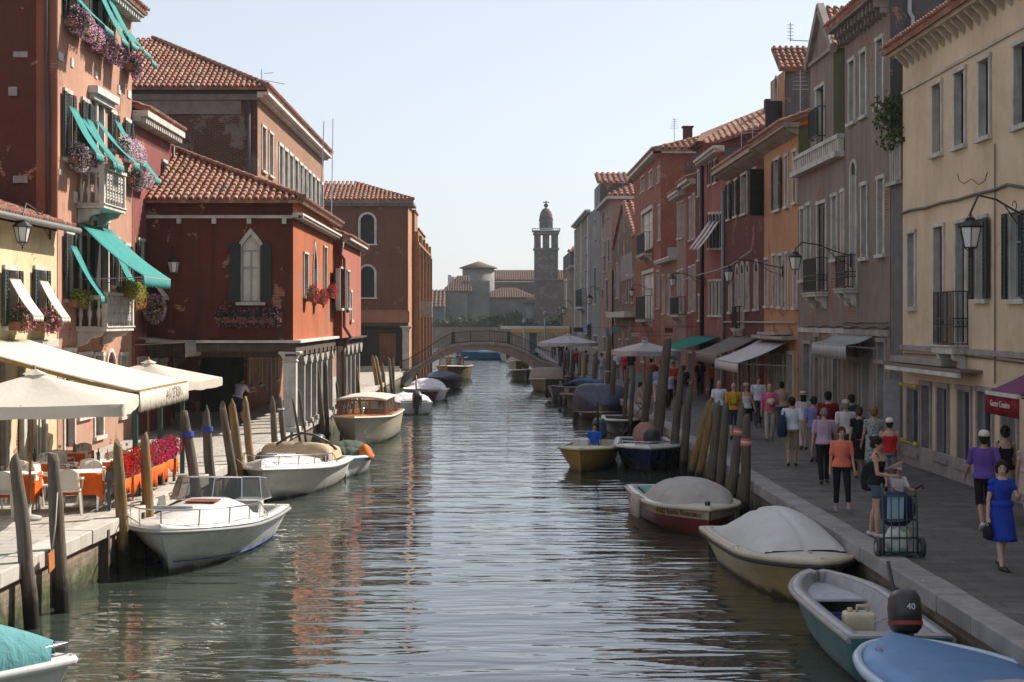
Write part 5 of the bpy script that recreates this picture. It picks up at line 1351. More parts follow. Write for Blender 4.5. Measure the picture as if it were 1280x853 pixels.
def kerb(edge, side, name, mat):
    random.seed(5); m = MB(); w = .44
    for (y0, x0), (y1, x1) in zip(edge[:-1], edge[1:]):
        n = max(1, int((y1 - y0) / 1.5))
        for i in range(n):
            ta, tb = i / n, (i + 1) / n - .012 / max(.1, (y1 - y0)) * 1
            xa, xb = x0 + (x1 - x0) * ta, x0 + (x1 - x0) * tb; ya, yb = y0 + (y1 - y0) * ta, y0 + (y1 - y0) * tb
            j = random.uniform(-.012, .012); h = .004 + random.uniform(0, .014)
            m.prism([(xa + j - side * .02, ya, -.24), (xa + side * w, ya, -.24), (xa + side * w, ya, h), (xa + j - side * .02, ya, h)], (xb - xa, yb - ya, 0))
    o = m.build(name, mat, None, .02, 2); return structure(o)
kerb(QL, -1, 'left_kerb', stone((.50, .46, .40), .35, 1.4)); kerb(QR, 1, 'right_kerb', stone((.33, .31, .30), .3, 1.4))
for e_, s_, nm in ((QL, -1, 'left_quay_wall'), (QR, 1, 'right_quay_wall')):
    m = MB()
    for (y0, x0), (y1, x1) in zip(e_[:-1], e_[1:]): m.quad((x0 + s_ * .1, y0, -.2), (x1 + s_ * .1, y1, -.2), (x1 + s_ * .1, y1, -2.4), (x0 + s_ * .1, y0, -2.4))
    structure(m.build(nm, MQW))
m = MB()
for y in (26.2, 28.9, 31.5): m.box(-7.25 + (y - 26) * .03, -7.0 + (y - 26) * .03, y, y + .12, -1.3, -.1)
o = m.build('quay_fenders', M_BEAM); structure(o); o.name = 'quay_ribs'

# water: one sheet out to the horizon
o = MB().quad((-1600, -30, ZW), (1600, -30, ZW), (1600, 1500, ZW), (-1600, 1500, ZW)).build('water', water()); structure(o)
o = MB().quad((-1600, -31, -3), (1600, -31, -3), (1600, 1501, -3), (-1600, 1501, -3)).build('canal_bed', plain((.05, .05, .035), .9)); structure(o)

# bridge
def bridge():
    r = new('stone_bridge', 'low stone arch footbridge with an iron railing across the canal', 'bridge', (-.5, 113.5, 0))
    y0, y1 = 112.2, 115.3; MS = stone((.34, .28, .245), .4, 1.2)
    def top(px): # deck line read from the picture, as heights at y0
        pts = ((500, 467), (507, 465), (530, 452), (552, 437), (566, 431), (590, 429), (615, 428.5), (636, 431), (652, 437), (680, 452), (706, 461), (716, 466))
        for (a, ya), (b, yb) in zip(pts[:-1], pts[1:]):
            if a <= px <= b: return at(px, ya + (yb - ya) * (px - a) / (b - a), y0)
    xs = [500 + i * 4 for i in range(54)]
    T = [top(p) for p in xs]
    def under(X):
        return max(-1.4, 1.63 - ((X + .9) / 4.49) ** 2 * 1.78)
    m = MB()
    for a, b in zip(T[:-1], T[1:]):
        for y in (y0, y1): m.quad((a.x, y, under(a.x)), (b.x, y, under(b.x)), (b.x, y, b.z), (a.x, y, a.z))
        m.quad((a.x, y0, a.z), (b.x, y0, b.z), (b.x, y1, b.z), (a.x, y1, a.z)); m.quad((a.x, y0, under(a.x)), (b.x, y0, under(b.x)), (b.x, y1, under(b.x)), (a.x, y1, under(a.x)))
    m.build('arch', MS, r)
    m = MB()
    for a, b in zip(T[:-1], T[1:]):
        m.prism([(a.x, y0 - .09, a.z - .16), (a.x, y0 + .2, a.z - .16), (a.x, y0 + .2, a.z + .04), (a.x, y0 - .09, a.z + .04)], (b.x - a.x, 0, b.z - a.z))
    m.build('coping', stone((.38, .32, .27), .3), r)
    m = MB()
    for a, b in zip(T[:-1], T[1:]):
        if under(a.x) > -1.3 and under(b.x) > -1.3:
            ua, ub = under(a.x), under(b.x); m.prism([(a.x, y0 - .03, ua - .02), (a.x, y0 + .1, ua - .02), (a.x, y0 + .1, ua + .26), (a.x, y0 - .03, ua + .26)], (b.x - a.x, 0, ub - ua))
    m.build('arch_ring', stone((.33, .27, .23), .3), r)
    for yy in (y0 + .08, y1 - .1):
        m = MB(); hh = .82
        k = 0
        for a, b in zip(T[:-1], T[1:]):
            m.bar((a.x, yy, a.z + hh), (b.x, yy, b.z + hh), .04, .04); m.bar((a.x, yy, a.z + .1), (b.x, yy, b.z + .1), .03)
            for q in (0, .5): 
                p = a + (b - a) * q; m.bar((p.x, yy, p.z), (p.x, yy, p.z + hh), .016)
            k += 1
        m.build('railing', M_BLACKIRON, r)
        m = MB()
        for px in (566, 636, 588, 612): p = top(px); m.box(p.x - .09, p.x + .09, yy - .09, yy + .09, p.z, p.z + hh + (.08 if px in (566, 636) else -.02)) if px in (566, 636) else m.bar((p.x, yy, p.z), (p.x, yy, p.z + hh), .05)
        m.build('railing_post', M_BLACKIRON, r)
bridge()

# ------------------------------------------------------------------ across the lagoon
YI = 348.0; s_i = YI / F
def IX(px, D=YI): return (px - CX) / F * D
def IZ(py, D=YI): return H - (py - CY) / F * D
m = MB(); m.box(-150, 130, YI + .5, 700, -3, 1.2); o = m.build('island_ground', plain((.06, .07, .04), .9)); structure(o)
mi = brickwall((.22, .13, .095), (.16, .10, .08), (.2, .17, .14), (.26, .23, .2), .35)
m = MB(); m.box(-120, 110, YI, YI + .5, -2, IZ(409)); o = m.build('island_wall', mi); tag(o, 'long low brick wall at the edge of the far island', 'wall'); place_base(o, (-5, YI, 0))
# church
ch = House('church', 'old brick church with a round tiled apse and low chapels on the far island', 'church', (0, 372, 0))
MCB = brickwall((.13, .10, .09), (.10, .08, .075), (.15, .135, .125), (.21, .195, .185), .4); MCS = stone((.19, .18, .175), .5, .3); MTI = tiles((.15, .085, .065), (.11, .068, .055), (.18, .13, .10))
def bx(pa, pb, ya, D, dep, mat, name='wall', zb=-.5): return ch.box(IX(pa, D), IX(pb, D), D, D + dep, zb, IZ(ya, D), mat, name)
bx(583, 722, 350, 384, 12, MCB, 'nave_wall'); bx(598, 672, 371, 372, 11.9, MCS, 'chapel_wall'); bx(655, 683, 378, 360, 8, MCS, 'chapel_wall'); bx(555, 584, 363, 366, 10, MCS, 'choir_wall'); bx(579, 612, 351, 368, 10, MCS, 'transept_wall')
def hip(pa, pb, pya, pyb, D, dep, inl, inr, name='roof'):
    e0, e1 = Vector((IX(pa, D), D, IZ(pya, D))), Vector((IX(pb, D), D, IZ(pya, D)))
    r0, r1 = Vector((IX(pa + inl, D + dep), D + dep, IZ(pyb, D + dep))), Vector((IX(pb - inr, D + dep), D + dep, IZ(pyb, D + dep)))
    ch.roof(e0, e1, r1, r0, MTI, sp=.55, row=.9, r=.18, thick=.3, name=name)
    m = MB(); m.add([e0, (e0.x, D + dep * 2, e0.z), r0], [(0, 1, 2)]); m.add([e1, (e1.x, D + dep * 2, e1.z), r1], [(0, 1, 2)]); m.build('hip', MTI, ch.root)
hip(607, 725, 350, 338, 383.5, 8, 0, 0); hip(597, 672, 372, 360, 371.5, 6, 28, 28); hip(552, 590, 364, 345, 365.5, 5, 20, 4)
def conic(c, r, z0, z1, seg, mat, zc=None, name='apse_wall'):
    m = MB(); m.loft([[(c[0] + r * math.cos(2 * math.pi * i / seg), c[1] + r * math.sin(2 * math.pi * i / seg), z) for i in range(seg)] for z in (z0, z1)]); m.build(name, mat, ch.root)
    if zc: 
        m = MB(); m.loft([[(c[0] + q * math.cos(2 * math.pi * i / seg), c[1] + q * math.sin(2 * math.pi * i / seg), z) for i in range(seg)] for q, z in ((r + .7, z1 - .1), (r + .7, z1 + .15), (r * .3, z1 + (zc - z1) * .8), (.15, zc))]); m.build('apse_roof', MTI, ch.root)
D = 378; conic((IX(598, D), D), 20 / F * D, -.5, IZ(335.5, D), 24, MCS, IZ(327, D))
D = 359; conic((IX(669, D), D + 2), 13.5 / F * D, -.5, IZ(378.5, D), 10, MCS, IZ(368, D))
m = MB()
for px, py in ((562, 395), (576, 395), (604, 396), (640, 395), (660, 398)):
    D = 358.5 if px > 600 else 365.9; D = {562: 365.9, 576: 365.9, 604: 371.9, 640: 371.9, 660: 371.9}[px]
    m.box(IX(px, D), IX(px + 3, D), D - .05, D + .1, IZ(py + 10, D), IZ(py, D))
m.build('church_window', M_GLASS, ch.root)
m = MB(); m.box(IX(584, 383.9), IX(668, 383.9), 383.6, 383.99, IZ(353, 384), IZ(350.4, 384)); m.build('cornice', M_WHITE, ch.root)
# bell tower
ct = House('bell_tower', 'tall brick bell tower with a small dome and pale balustrade on the far island', 'bell tower', (IX(683, 357), 357, 0))
D = 354; cx = IX(683, D); hw = 14.6 / F * D; cy = D + hw; z = lambda py: IZ(py, D)
m = MB(); m.box(cx - hw, cx + hw, D, D + 2 * hw, -.5, z(312))
wcol = hw * .52
for sx in (-1, 1):
    for sy in (0, 1): m.box(cx + sx * hw - (wcol if sx > 0 else 0), cx + sx * hw + (wcol if sx < 0 else 0), D if not sy else D + 2 * hw - wcol, (D + wcol) if not sy else D + 2 * hw, z(312), z(293))
m.box(cx - wcol * .5, cx + wcol * .5, D, D + wcol, z(312), z(293)); m.box(cx - wcol * .5, cx + wcol * .5, D + 2 * hw - wcol, D + 2 * hw, z(312), z(293))
m.box(cx - hw, cx + hw, D, D + 2 * hw, z(293) + .001, z(289)); m.build('shaft', MCB, ct.root)
m = MB()
for py in (292, 311.5, 350): MB().box(cx - hw - .25, cx + hw + .25, D - .25, D + 2 * hw + .25, z(py) - .15, z(py) + .25).build('string_course', MCS, ct.root)
for py in (316, 323, 331, 339, 346):
    for sx in (-.62, 0, .55): MB().box(cx + sx * hw - .28, cx + sx * hw + .35, D - .06, D + .05, z(py + 1.6), z(py)).build('stone_patch', MCS, ct.root)
m = MB(); m.box(cx - hw - .5, cx + hw + .5, D - .5, D + 2 * hw + .5, z(289) + .002, z(288))
for i in range(13):
    xx = cx - hw - .4 + i * (2 * hw + .8) / 12; m.box(xx - .07, xx + .07, D - .45, D - .3, z(288), z(286.2)); m.box(xx - .07, xx + .07, D + 2 * hw + .3, D + 2 * hw + .45, z(288), z(286.2))
m.box(cx - hw - .5, cx + hw + .5, D - .5, D - .25, z(286.2), z(285.5)); m.box(cx - hw - .5, cx - hw - .25, D - .24, D + 2 * hw + .5, z(286.2), z(285.5)); m.box(cx + hw + .25, cx + hw + .5, D - .24, D + 2 * hw + .5, z(286.2), z(285.5))
m.build('balustrade', M_WHITE, ct.root)
m = MB(); dr = 9.3 / F * D
m.loft([[(cx + q * math.cos(2 * math.pi * i / 8 + .39), cy + q * math.sin(2 * math.pi * i / 8 + .39), zz) for i in range(8)] for q, zz in ((dr * .95, z(288)), (dr * .95, z(276)), (dr * 1.05, z(275.5)), (dr * 1.05, z(274)))], smooth=False); m.build('drum', MCB, ct.root)
m = MB()
for i in range(8):
    a = 2 * math.pi * (i + .5) / 8 + .39; q = dr * .885; p = Vector((cx + q * math.cos(a), cy + q * math.sin(a), z(281.5))); m.obox(p, .8, .1, 1.4, Matrix.Rotation(a + math.pi / 2, 3, 'Z'))
m.build('drum_window', M_GLASS, ct.root)
m = MB(); m.loft([[(cx + q * dr * math.cos(2 * math.pi * i / 24), cy + q * dr * math.sin(2 * math.pi * i / 24), zz) for i in range(24)] for q, zz in [(math.cos(t) * .9 + .02, z(274) + (z(259) - z(274)) * math.sin(t)) for t in [k * math.pi / 2 / 9 for k in range(10)]]]); m.build('dome', stone((.13, .085, .075), .3, .4), ct.root)
m = MB(); m.bar((cx, cy, z(259)), (cx, cy, z(250)), .22); m.ell((cx, cy, z(256)), .5, .5, .5); m.box(cx - .7, cx + .7, cy - .08, cy + .08, z(252) - .1, z(252) + .1); m.build('finial_cross', M_BLACKIRON, ct.root)
m = MB(); m.ell((cx, cy, z(304)), .8, .8, 1.0); m.build('bell', metal((.3, .25, .15), .5), ct.root)
# low houses on the island, left
hh = House('island_house', 'low house with a red tiled roof on the far island, seen past the left bank', 'house', (IX(540), 360, 0))
hh.box(IX(515, 360), IX(556, 360), 360, 372, -.5, IZ(384, 360), stone((.12, .14, .16), .3, .4), 'wall')
hh.roof((IX(512, 360), 359.6, IZ(384, 360)), (IX(557, 360), 359.6, IZ(384, 360)), (IX(557, 366), 366, IZ(363, 366)), (IX(515, 366), 366, IZ(363, 366)), MTI, sp=.9, row=1.3, r=.3)
for i, (px, py, w_) in enumerate(((528, 405, 18), (549, 402, 20), (569, 400, 22), (592, 398, 26), (618, 397, 26), (641, 392, 30), (660, 402, 20), (702, 382, 26), (693, 400, 20), (533, 362, 10), (544, 360, 12))):
    D = 351 if py > 385 else 376; h_ = (415 - py) / F * D
    tree('island_tree', f'{"tall dark tree" if py < 390 else "round bush"} behind the island wall, {ORD[i]} from the left', (IX(px, D), D + 1, 0.5), IZ(py, D), w_ / F * D * .62, 700, .42, (.024, .046, .016), .2, 40 + i, 'trees along the far island', lobes=9)
m = MB()
for px, a, b in ((521, 330, 352), (526, 342, 355), (562, 344, 352), (566, 346, 352)): m.box(IX(px, 900) - 1.0, IX(px, 900) + 1.0, 900, 903, 0, IZ(a, 900))
m.box(IX(518, 900), IX(530, 900), 900, 905, 0, IZ(350, 900)); o = m.build('distant_towers', stone((.3, .32, .34), .1, .1)); tag(o, 'tiny pale tower group far away beyond the island house', 'tower'); place_base(o, (IX(524, 900), 900, 0))

# water bus stop
ws = new('water_bus_stop', 'floating water bus stop with a white and yellow roof edge beyond the bridge', 'landing stage', (IX(668, 215), 215, -.6))
D = 215; X = lambda px: IX(px, D); Zp = lambda py: IZ(py, D)
m = MB(); m.box(X(626), X(712), D, D + 4, -1.3, -.5); m.build('pontoon', plain((.10, .10, .10)), ws)
m = MB(); m.box(X(626), X(712), D - .5, D + 4.5, Zp(411.5), Zp(408)); m.build('roof', plain((.6, .6, .58)), ws)
m = MB(); m.box(X(640), X(712), D - .45, D + 4.4, Zp(415.3), Zp(411.5) - .005); m.build('yellow_band', plain((.75, .40, .02)), ws)
m = MB()
for px in (642, 657, 671, 690, 706): MB().box(X(px), X(px) + .15, D + .3, D + .45, -.5, Zp(415.4)).build('roof_post', M_WHITE, ws)
m = MB(); m.box(X(662), X(672), D + .5, D + 3, -.5, Zp(417)); m.build('shelter_screen', plain((.10, .14, .13)), ws)
for i, px in enumerate((655, 681)):
    m = MB(); m.tube([(X(px), D - 1, -2.5), (X(px), D - 1, Zp(398 if i else 410))], .13, 8); m.ell((X(px), D - 1, Zp(402 if i == 0 else 392)), .3, .3, .35); 
    o = m.build('lamp_post', M_GREYSH); tag(o, ['pale pole lamp left', 'slim pole lamp right'][i] + ' of the water bus stop shelter', 'lamp post'); place_base(o, (X(px), D - 1, -1))

# ------------------------------------------------------------------ air, light, camera
def haze(dens=.00015):
    m = bpy.data.materials.new('haze_air'); m.use_nodes = True; t = m.node_tree; t.nodes.clear()
    o = t.nodes.new('ShaderNodeOutputMaterial'); v = t.nodes.new('ShaderNodeVolumePrincipled')
    v.inputs['Color'].default_value = (.93, .96, 1, 1); v.inputs['Density'].default_value = dens; v.inputs['Anisotropy'].default_value = .1
    t.links.new(v.outputs[0], o.inputs['Volume'])
    b = MB().box(-1700, 1700, -40, 1600, -4.2, 42).build('haze', m); tag(b, kind='stuff'); return b
HZ = haze()
w = bpy.data.worlds.new('World'); SC.world = w; w.use_nodes = True
bgn = w.node_tree.nodes['Background']; sky = w.node_tree.nodes.new('ShaderNodeTexSky'); sky.sky_type = 'NISHITA'; sky.sun_disc = False
EL, AZ = R(40), R(55)
sky.sun_elevation = EL; sky.sun_rotation = AZ; sky.air_density = 1.0; sky.dust_density = 1.0; sky.ozone_density = 3.0
hs = w.node_tree.nodes.new('ShaderNodeHueSaturation'); hs.inputs['Saturation'].default_value = .58; w.node_tree.links.new(sky.outputs[0], hs.inputs['Color']); mxs = w.node_tree.nodes.new('ShaderNodeMix'); mxs.data_type = 'RGBA'; mxs.inputs[0].default_value = .55; mxs.inputs[7].default_value = (3.25, 3.42, 3.75, 1); w.node_tree.links.new(hs.outputs[0], mxs.inputs[6]); w.node_tree.links.new(mxs.outputs[2], bgn.inputs[0]); bgn.inputs[1].default_value = .10
sd = bpy.data.lights.new('sun', 'SUN'); sd.energy = 4.5; sd.angle = R(.53); sd.color = (1, .92, .82)
so = bpy.data.objects.new('sun', sd); COL.objects.link(so)
dirv = Vector((math.cos(EL) * math.sin(AZ), math.cos(EL) * math.cos(AZ), math.sin(EL)))
so.rotation_euler = dirv.to_track_quat('Z', 'Y').to_euler(); so.location = (60, 60, 80)
cd = bpy.data.cameras.new('camera'); co = bpy.data.objects.new('camera', cd); COL.objects.link(co); SC.camera = co
co.location = (0, 0, H); co.rotation_euler = (R(90), 0, 0)
cd.sensor_width = 36; cd.lens = 36 * F / 1280; cd.shift_x = (640 - CX) / 1280; cd.shift_y = -(426.5 - CY) / 1280
cd.clip_start = .1; cd.clip_end = 6000
SC.view_settings.view_transform = 'Standard'; SC.view_settings.look = 'None'; SC.view_settings.exposure = .98; SC.view_settings.gamma = 1
cy_ = SC.cycles; cy_.use_denoising = True; cy_.max_bounces = 6; cy_.diffuse_bounces = 3; cy_.glossy_bounces = 3; cy_.transmission_bounces = 3; cy_.transparent_max_bounces = 8; cy_.volume_bounces = 0
cy_.use_adaptive_sampling = True; cy_.adaptive_threshold = .02; cy_.caustics_reflective = False; cy_.caustics_refractive = False
# ------------------------------------------------------------------ boats
M_GLS = screen_glass(); M_STEEL = metal((.7, .7, .7), .22); M_BLK = plain((.018, .018, .02), .45); M_RUB = plain((.03, .03, .032), .6); M_RUBG = plain((.22, .22, .22), .6)
M_GELW = gel((.60, .59, .56)); M_ROPE = plain((.45, .42, .36), .9)
class Boat:
    """local space: bow at y=0, stern at y=L, keel line along x=0, water at z=0"""
    def __init__(s, name, label, L, B, fb, rise=.3, hull=None, tip=.0, flare=1.18, full=.55, stern=.86, rake=.45, group=None, band=None, cat='boat'):
        s.r = new(name, label, cat, (0, 0, 0), group); s.L, s.B, s.fb, s.rise, s.full, s.stern, s.rake, s.flare, s.tip = L, B, fb, rise, full, stern, rake, flare, tip
        N = 24; m = MB(); rings = []
        for i in range(N + 1):
            t = (i / N) ** 1.9
            rings.append(s.section(t))
        m.loft(rings, cap=True, smooth=True, closed=False)
        # bottom closes the section ring: add transom
        last = rings[-1]; 
        o = m.build('hull', hull or M_GELW, s.r); s.hull = o
        if band:
            mb = MB(); g = []
            for sd in (-1, 1):
                grid = []
                for i in range(N + 1):
                    t = (i / N) ** 1.9; S = s.section(t)
                    top = Vector(S[0] if sd < 0 else S[-1]); nx = Vector(S[1] if sd < 0 else S[-2])
                    f = band[1]; off = Vector((sd * .006, -.004, 0))
                    grid.append([top + off, top + (nx - top) * f + off])
                mb.sheet(grid, True)
            mb.build('painted_band', band[0], s.hull)
    def hb(s, t):
        if t < s.full: b = 1 - (1 - t / s.full) ** 2.1
        else: b = 1 - (1 - s.stern) * ((t - s.full) / (1 - s.full)) ** 1.8
        return max(.012, max(0, b) ** (1 - s.tip * 1.2)) * s.B / 2
    def sheer(s, t): return s.fb + s.rise * (1 - t) ** 2.0
    def yy(s, t, f): return t * s.L - s.rake * max(0, (1 - t) ** 4) * f
    def section(s, t):
        b = s.hb(t); z = s.sheer(t); e = (1 - t) ** 3; out = []
        half = [(1.0, z, 1.0), (1 - (s.flare - 1) * .45 - .25 * e, z * .55, .6), (1 - (s.flare - 1) * .9 - .5 * e, z * (.12 + .2 * e), .2), (.62 * (1 - .6 * e), -.12, 0), (0.0, -.30 + .1 * e, -.1)]
        for k, zz, f in half: out.append((-b * k, s.yy(t, f), zz))
        for k, zz, f in half[-2::-1]: out.append((b * k, s.yy(t, f), zz))
        return out
    def edge(s, t, side, inset=0.0, dz=0.0, f=1.0):
        b = max(0, s.hb(t) - inset); return Vector((side * b, s.yy(t, f) + (inset * .8 if t < .05 else 0), s.sheer(t) + dz))
    def rail(s, mat, r=.035, t0=0, dz=-.03):
        ts = [t0 + (1 - t0) * (i / 30) ** 1.9 for i in range(31)]
        pts = [s.edge(t, -1, -.01, dz) for t in reversed(ts)] + [s.edge(t, 1, -.01, dz) for t in ts]
        MB().tube(pts, r, 6).build('rub_rail', mat, s.r)
    def deck(s, mat, t0=.0, t1=1.0, name='deck', crown=.05, inset=.02, dz=.0):
        m = MB(); n = 20; g = []
        for i in range(n + 1):
            t = t0 + (t1 - t0) * (i / n) ** (1.9 if t0 == 0 else 1)
            b = max(.005, s.hb(t) - inset); g.append([Vector((b * k, s.yy(t, 1) , s.sheer(t) + dz + crown * (1 - k * k))) for k in (-1, -.66, -.33, 0, .33, .66, 1)])
        m.sheet(g, True, .03, (0, 0, -1)); return m.build(name, mat, s.r)
    def gunwale(s, mat, t0=.3, w=.14, rim=.03, t1=1.0, inner=None, floor=.12, imat=None, fmat=None, thwarts=(), close=True):
        """side decks, inner walls and floor of an open cockpit from t0 to t1"""
        imat = imat or mat; n = 14; m = MB()
        n = 22; ts = [t0 + (t1 - t0) * (i / n) ** (1.7 if t0 < .1 else 1) for i in range(n + 1)]
        for sd in (-1, 1):
            g = [[s.edge(t, sd, .01, rim * .3), s.edge(t, sd, w * .4, rim), s.edge(t, sd, w, rim * .6)] for t in ts]; m.sheet(g, True, .03, (0, 0, -1))
        b1 = s.hb(t1); z = s.sheer(t1) + rim
        if close: m.box(-b1, b1, s.yy(t1, 1) - w, s.yy(t1, 1) - .001, z - .05, z)
        m.build('gunwale', mat, s.r)
        m = MB()
        for sd in (-1, 1):
            g = [[s.edge(t, sd, w, -.01), Vector((sd * max(.02, (s.hb(t) - w - .05) * (.74 - .35 * (1 - t) ** 3)), s.edge(t, sd).y, floor))] for t in ts]; m.sheet(g, True)
        fl = [[Vector((sd * max(.02, (s.hb(t) - w - .05) * (.74 - .35 * (1 - t) ** 3)), s.edge(t, 1).y, floor)) for sd in (-1, -.3, .3, 1)] for t in ts]; m.sheet(fl, False)
        for t in (t0, t1 - .02):
            b = max(.02, s.hb(t) - w); y = s.edge(t, 1).y; m.quad((-b * .6, y, floor), (b * .6, y, floor), (b, y, s.sheer(t)), (-b, y, s.sheer(t)))
        m.build('cockpit_liner', imat, s.r)
        for t, wd in thwarts:
            b = s.hb(t) - w * .8; m = MB(); m.box(-b, b, t * s.L - wd / 2, t * s.L + wd / 2, s.sheer(t) - .2, s.sheer(t) - .16); m.build('thwart', fmat or mat, s.r)
    def cover(s, mat, t0, t1, h, prof=None, name='cover', skirt=.12, over=.03, ridge=.5, dz=0.0, folds=.02, sides=2.0):
        n = 40; k = 30; g = []
        prof = prof or (lambda q: math.sin(math.pi * min(1, max(0, q))) ** .6)
        for i in range(n + 1):
            q = i / n; t = t0 + (t1 - t0) * q; b = s.hb(t) + over; row = []
            for j in range(k + 1):
                c = -1 + 2 * j / k; a = max(0, 1 - abs(c) ** sides) ** ridge
                hh = h * prof(q) * a; zf = folds * (.25 * math.sin(q * 11 + c * 3) + .9 * max(0, math.cos(q * 9.42)) ** 40 - 1.2 * max(0, math.sin(q * 9.4 + .6 * c)) ** 14 - 1.5 * max(0, math.cos(c * 7 + q * 3)) ** 20) * a ** .5 
                row.append(Vector((c * b, s.yy(t, 1), s.sheer(t) + dz + hh + zf)))
            row = [row[0] + Vector((-.01, 0, -skirt))] + row + [row[-1] + Vector((.01, 0, -skirt))]
            g.append(row)
        for e, ii in ((0, 0), (n, -1)):
            pass
        m = MB(); m.sheet(g, True)
        return m.build(name, mat, s.r)
    def outboard(s, mat, y=None, x=0, k=1.0, tilt=0, z=None, label=None, band=None):
        y = s.L if y is None else y; z = s.sheer(1) if z is None else z; r = s.r
        Rt = Matrix.Rotation(R(tilt), 3, 'X'); P = lambda a, b, c: Vector((x, y, z)) + Rt @ (Vector((a, b, c)) * k)
        m = MB(); ring = lambda w, l, zz, oy=0: [P(w * math.copysign(abs(math.cos(a)) ** .6, math.cos(a)), .22 + oy + l * math.copysign(abs(math.sin(a)) ** .6, math.sin(a)), zz) for a in [2 * math.pi * i / 14 for i in range(14)]]
        m.loft([ring(.12, .17, .05), ring(.17, .25, .12), ring(.18, .28, .35), ring(.165, .26, .48, .01), ring(.12, .19, .56, .02), ring(.03, .05, .585, .02)])
        c = m.build('cowling', mat, r)
        m = MB(); m.loft([[P(a * .06, .24 + b * .12, zz) for a, b in ((-1, -1), (1, -1), (1, 1), (-1, 1))] for zz in (.06, -.3)], smooth=False); m.loft([[P(a * .03, .26 + b * .09, zz) for a, b in ((-1, -1), (1, -1), (1, 1), (-1, 1))] for zz in (-.3, -.75)], smooth=False)
        m.obox(P(0, .02, -.08), .22 * k, .14 * k, .3 * k, Rt); m.ell(P(0, .34, -.72), .06 * k, .2 * k, .06 * k); m.build('drive_leg', M_BLK, r)
        m = MB(); m.tube([P(0, .0, .15), P(0, -.2, .5), P(0, -.42, .95)], [.035 * k, .03 * k, .025 * k], 8); m.build('tiller', M_BLK, r)
        return c, P
    def windscreen(s, t, h=.4, w=.8, back=.5, frame=None, rakeb=.25, gm=None, dz=.05):
        y = t * s.L; z = s.sheer(t) + dz; b = s.hb(t) * w; pts = [(-b, y + back, z), (-b * .96, y + .1, z + .02), (-b * .6, y - .12, z + .04), (0, y - .2, z + .05), (b * .6, y - .12, z + .04), (b * .96, y + .1, z + .02), (b, y + back, z)]
        top = [(p[0] * .9, p[1] + rakeb * (1 if 0 < i < 6 else .0), p[2] + h * (.9 if i in (0, 6) else 1)) for i, p in enumerate(pts)]
        m = MB(); m.sheet([pts, top], False, .006, (0, 0.7, 0)); gl = m.build('windscreen', gm or M_GLS, s.r)
        m = MB(); m.tube(top, .018, 5, True, False); m.tube(pts, .015, 5, True, False)
        for i in range(7): m.bar(pts[i], top[i], .022)
        m.build('screen_frame', frame or M_STEEL, gl)
    def pulpit(s, t1=.5, h=.3, n=5, inset=.08, mat=None):
        m = MB(); ts = [t1 * (i / n) ** 1.2 for i in range(n + 1)]; top = []
        for sd in (-1, 1):
            row = []
            for i, t in enumerate(ts):
                a = s.edge(t, sd, inset); b = s.edge(t, sd, inset - .02, h if i < n else .03)
                if i < n: m.bar(a, b, .022)
                row.append(b)
            top.append(row)
        m.tube(list(reversed(top[0])) + top[1], .016, 6); m.build('bow_rail', mat or M_STEEL, s.r)
    def cleats(s, spots=((.08, 0), (.9, .8), (.9, -.8))):
        for t, x in spots:
            m = MB(); c = Vector((x * s.hb(t), t * s.L + .05, s.sheer(t) + .06)); m.bar(c - Vector((0, 0, .06)), c, .03); m.bar(c - Vector((0, .08, 0)), c + Vector((0, .08, 0)), .025); m.build('cleat', M_STEEL, s.r)
    def fender(s, t, side, mat, r=.11, h=.45, drop=.35):
        e = s.edge(t, side, -.1); m = MB(); c = e - Vector((0, 0, drop)); rings = []
        for q, rr in ((h / 2, .03), (h * .46, r * .6), (h * .36, r), (-h * .36, r), (-h * .46, r * .6), (-h / 2, .03)): rings.append([c + Vector((rr * math.cos(a), rr * math.sin(a), q)) for a in [i * math.pi / 5 for i in range(10)]])
        m.loft(rings); m.tube([c + Vector((0, 0, h / 2)), e + Vector((-side * .15, 0, .03))], .012, 4); m.build('fender', mat, s.r)
    def place(s, px, pyw, rz, roll=0):
        D = F * (H - ZW) / (pyw - CY); s.r.location = ((px - CX) / F * D, D, ZW); s.r.rotation_euler = (0, R(roll), R(rz)); return s

GL, GRt = 'boats moored along the left quay', 'boats moored along the right quay'
# L1 white day cruiser
b = Boat('cabin_boat', 'white sport boat with curved windscreen and steel bow rail by the restaurant quay', 5.2, 2.55, .66, .22, gel((.68, .67, .64), .2), group=GL, full=.38, flare=1.3, rake=.6, tip=.22)
b.rail(M_RUBG, .035, dz=-.06); b.deck(M_GELW, 0, .62, crown=.10); b.gunwale(M_GELW, .5, .25, floor=.2); b.pulpit(.55, .34, 5); b.cleats()
m = MB(); g = [[Vector((c * b.hb(t) * .66 * w, t * b.L, b.sheer(t) + .02 + hh * (1 - abs(c) ** 4))) for c in (-1, -.8, -.4, 0, .4, .8, 1)] for t, w, hh in ((.14, .75, .02), (.2, .95, .14), (.36, 1, .26), (.5, 1.1, .34), (.56, 1.12, .36))]; m.sheet(g, True); m.build('cabin_top', M_GELW, b.r)
m = MB(); c = Vector((-.35, .27 * b.L, b.sheer(.27) + .25)); m.obox(c, .8, .02, .1, Matrix.Rotation(.4, 3, 'X')); m.build('cabin_window', plain((.3, .3, .3), .2), b.r)
m = MB(); m.obox((0, .45 * b.L, b.sheer(.45) + .35), .6, .5, .02); m.build('hatch', wood((.22, .07, .04)), b.r)
b.windscreen(.62, .44, .80, .8, gm=screen_glass((.32, .33, .32), .35), dz=.28)
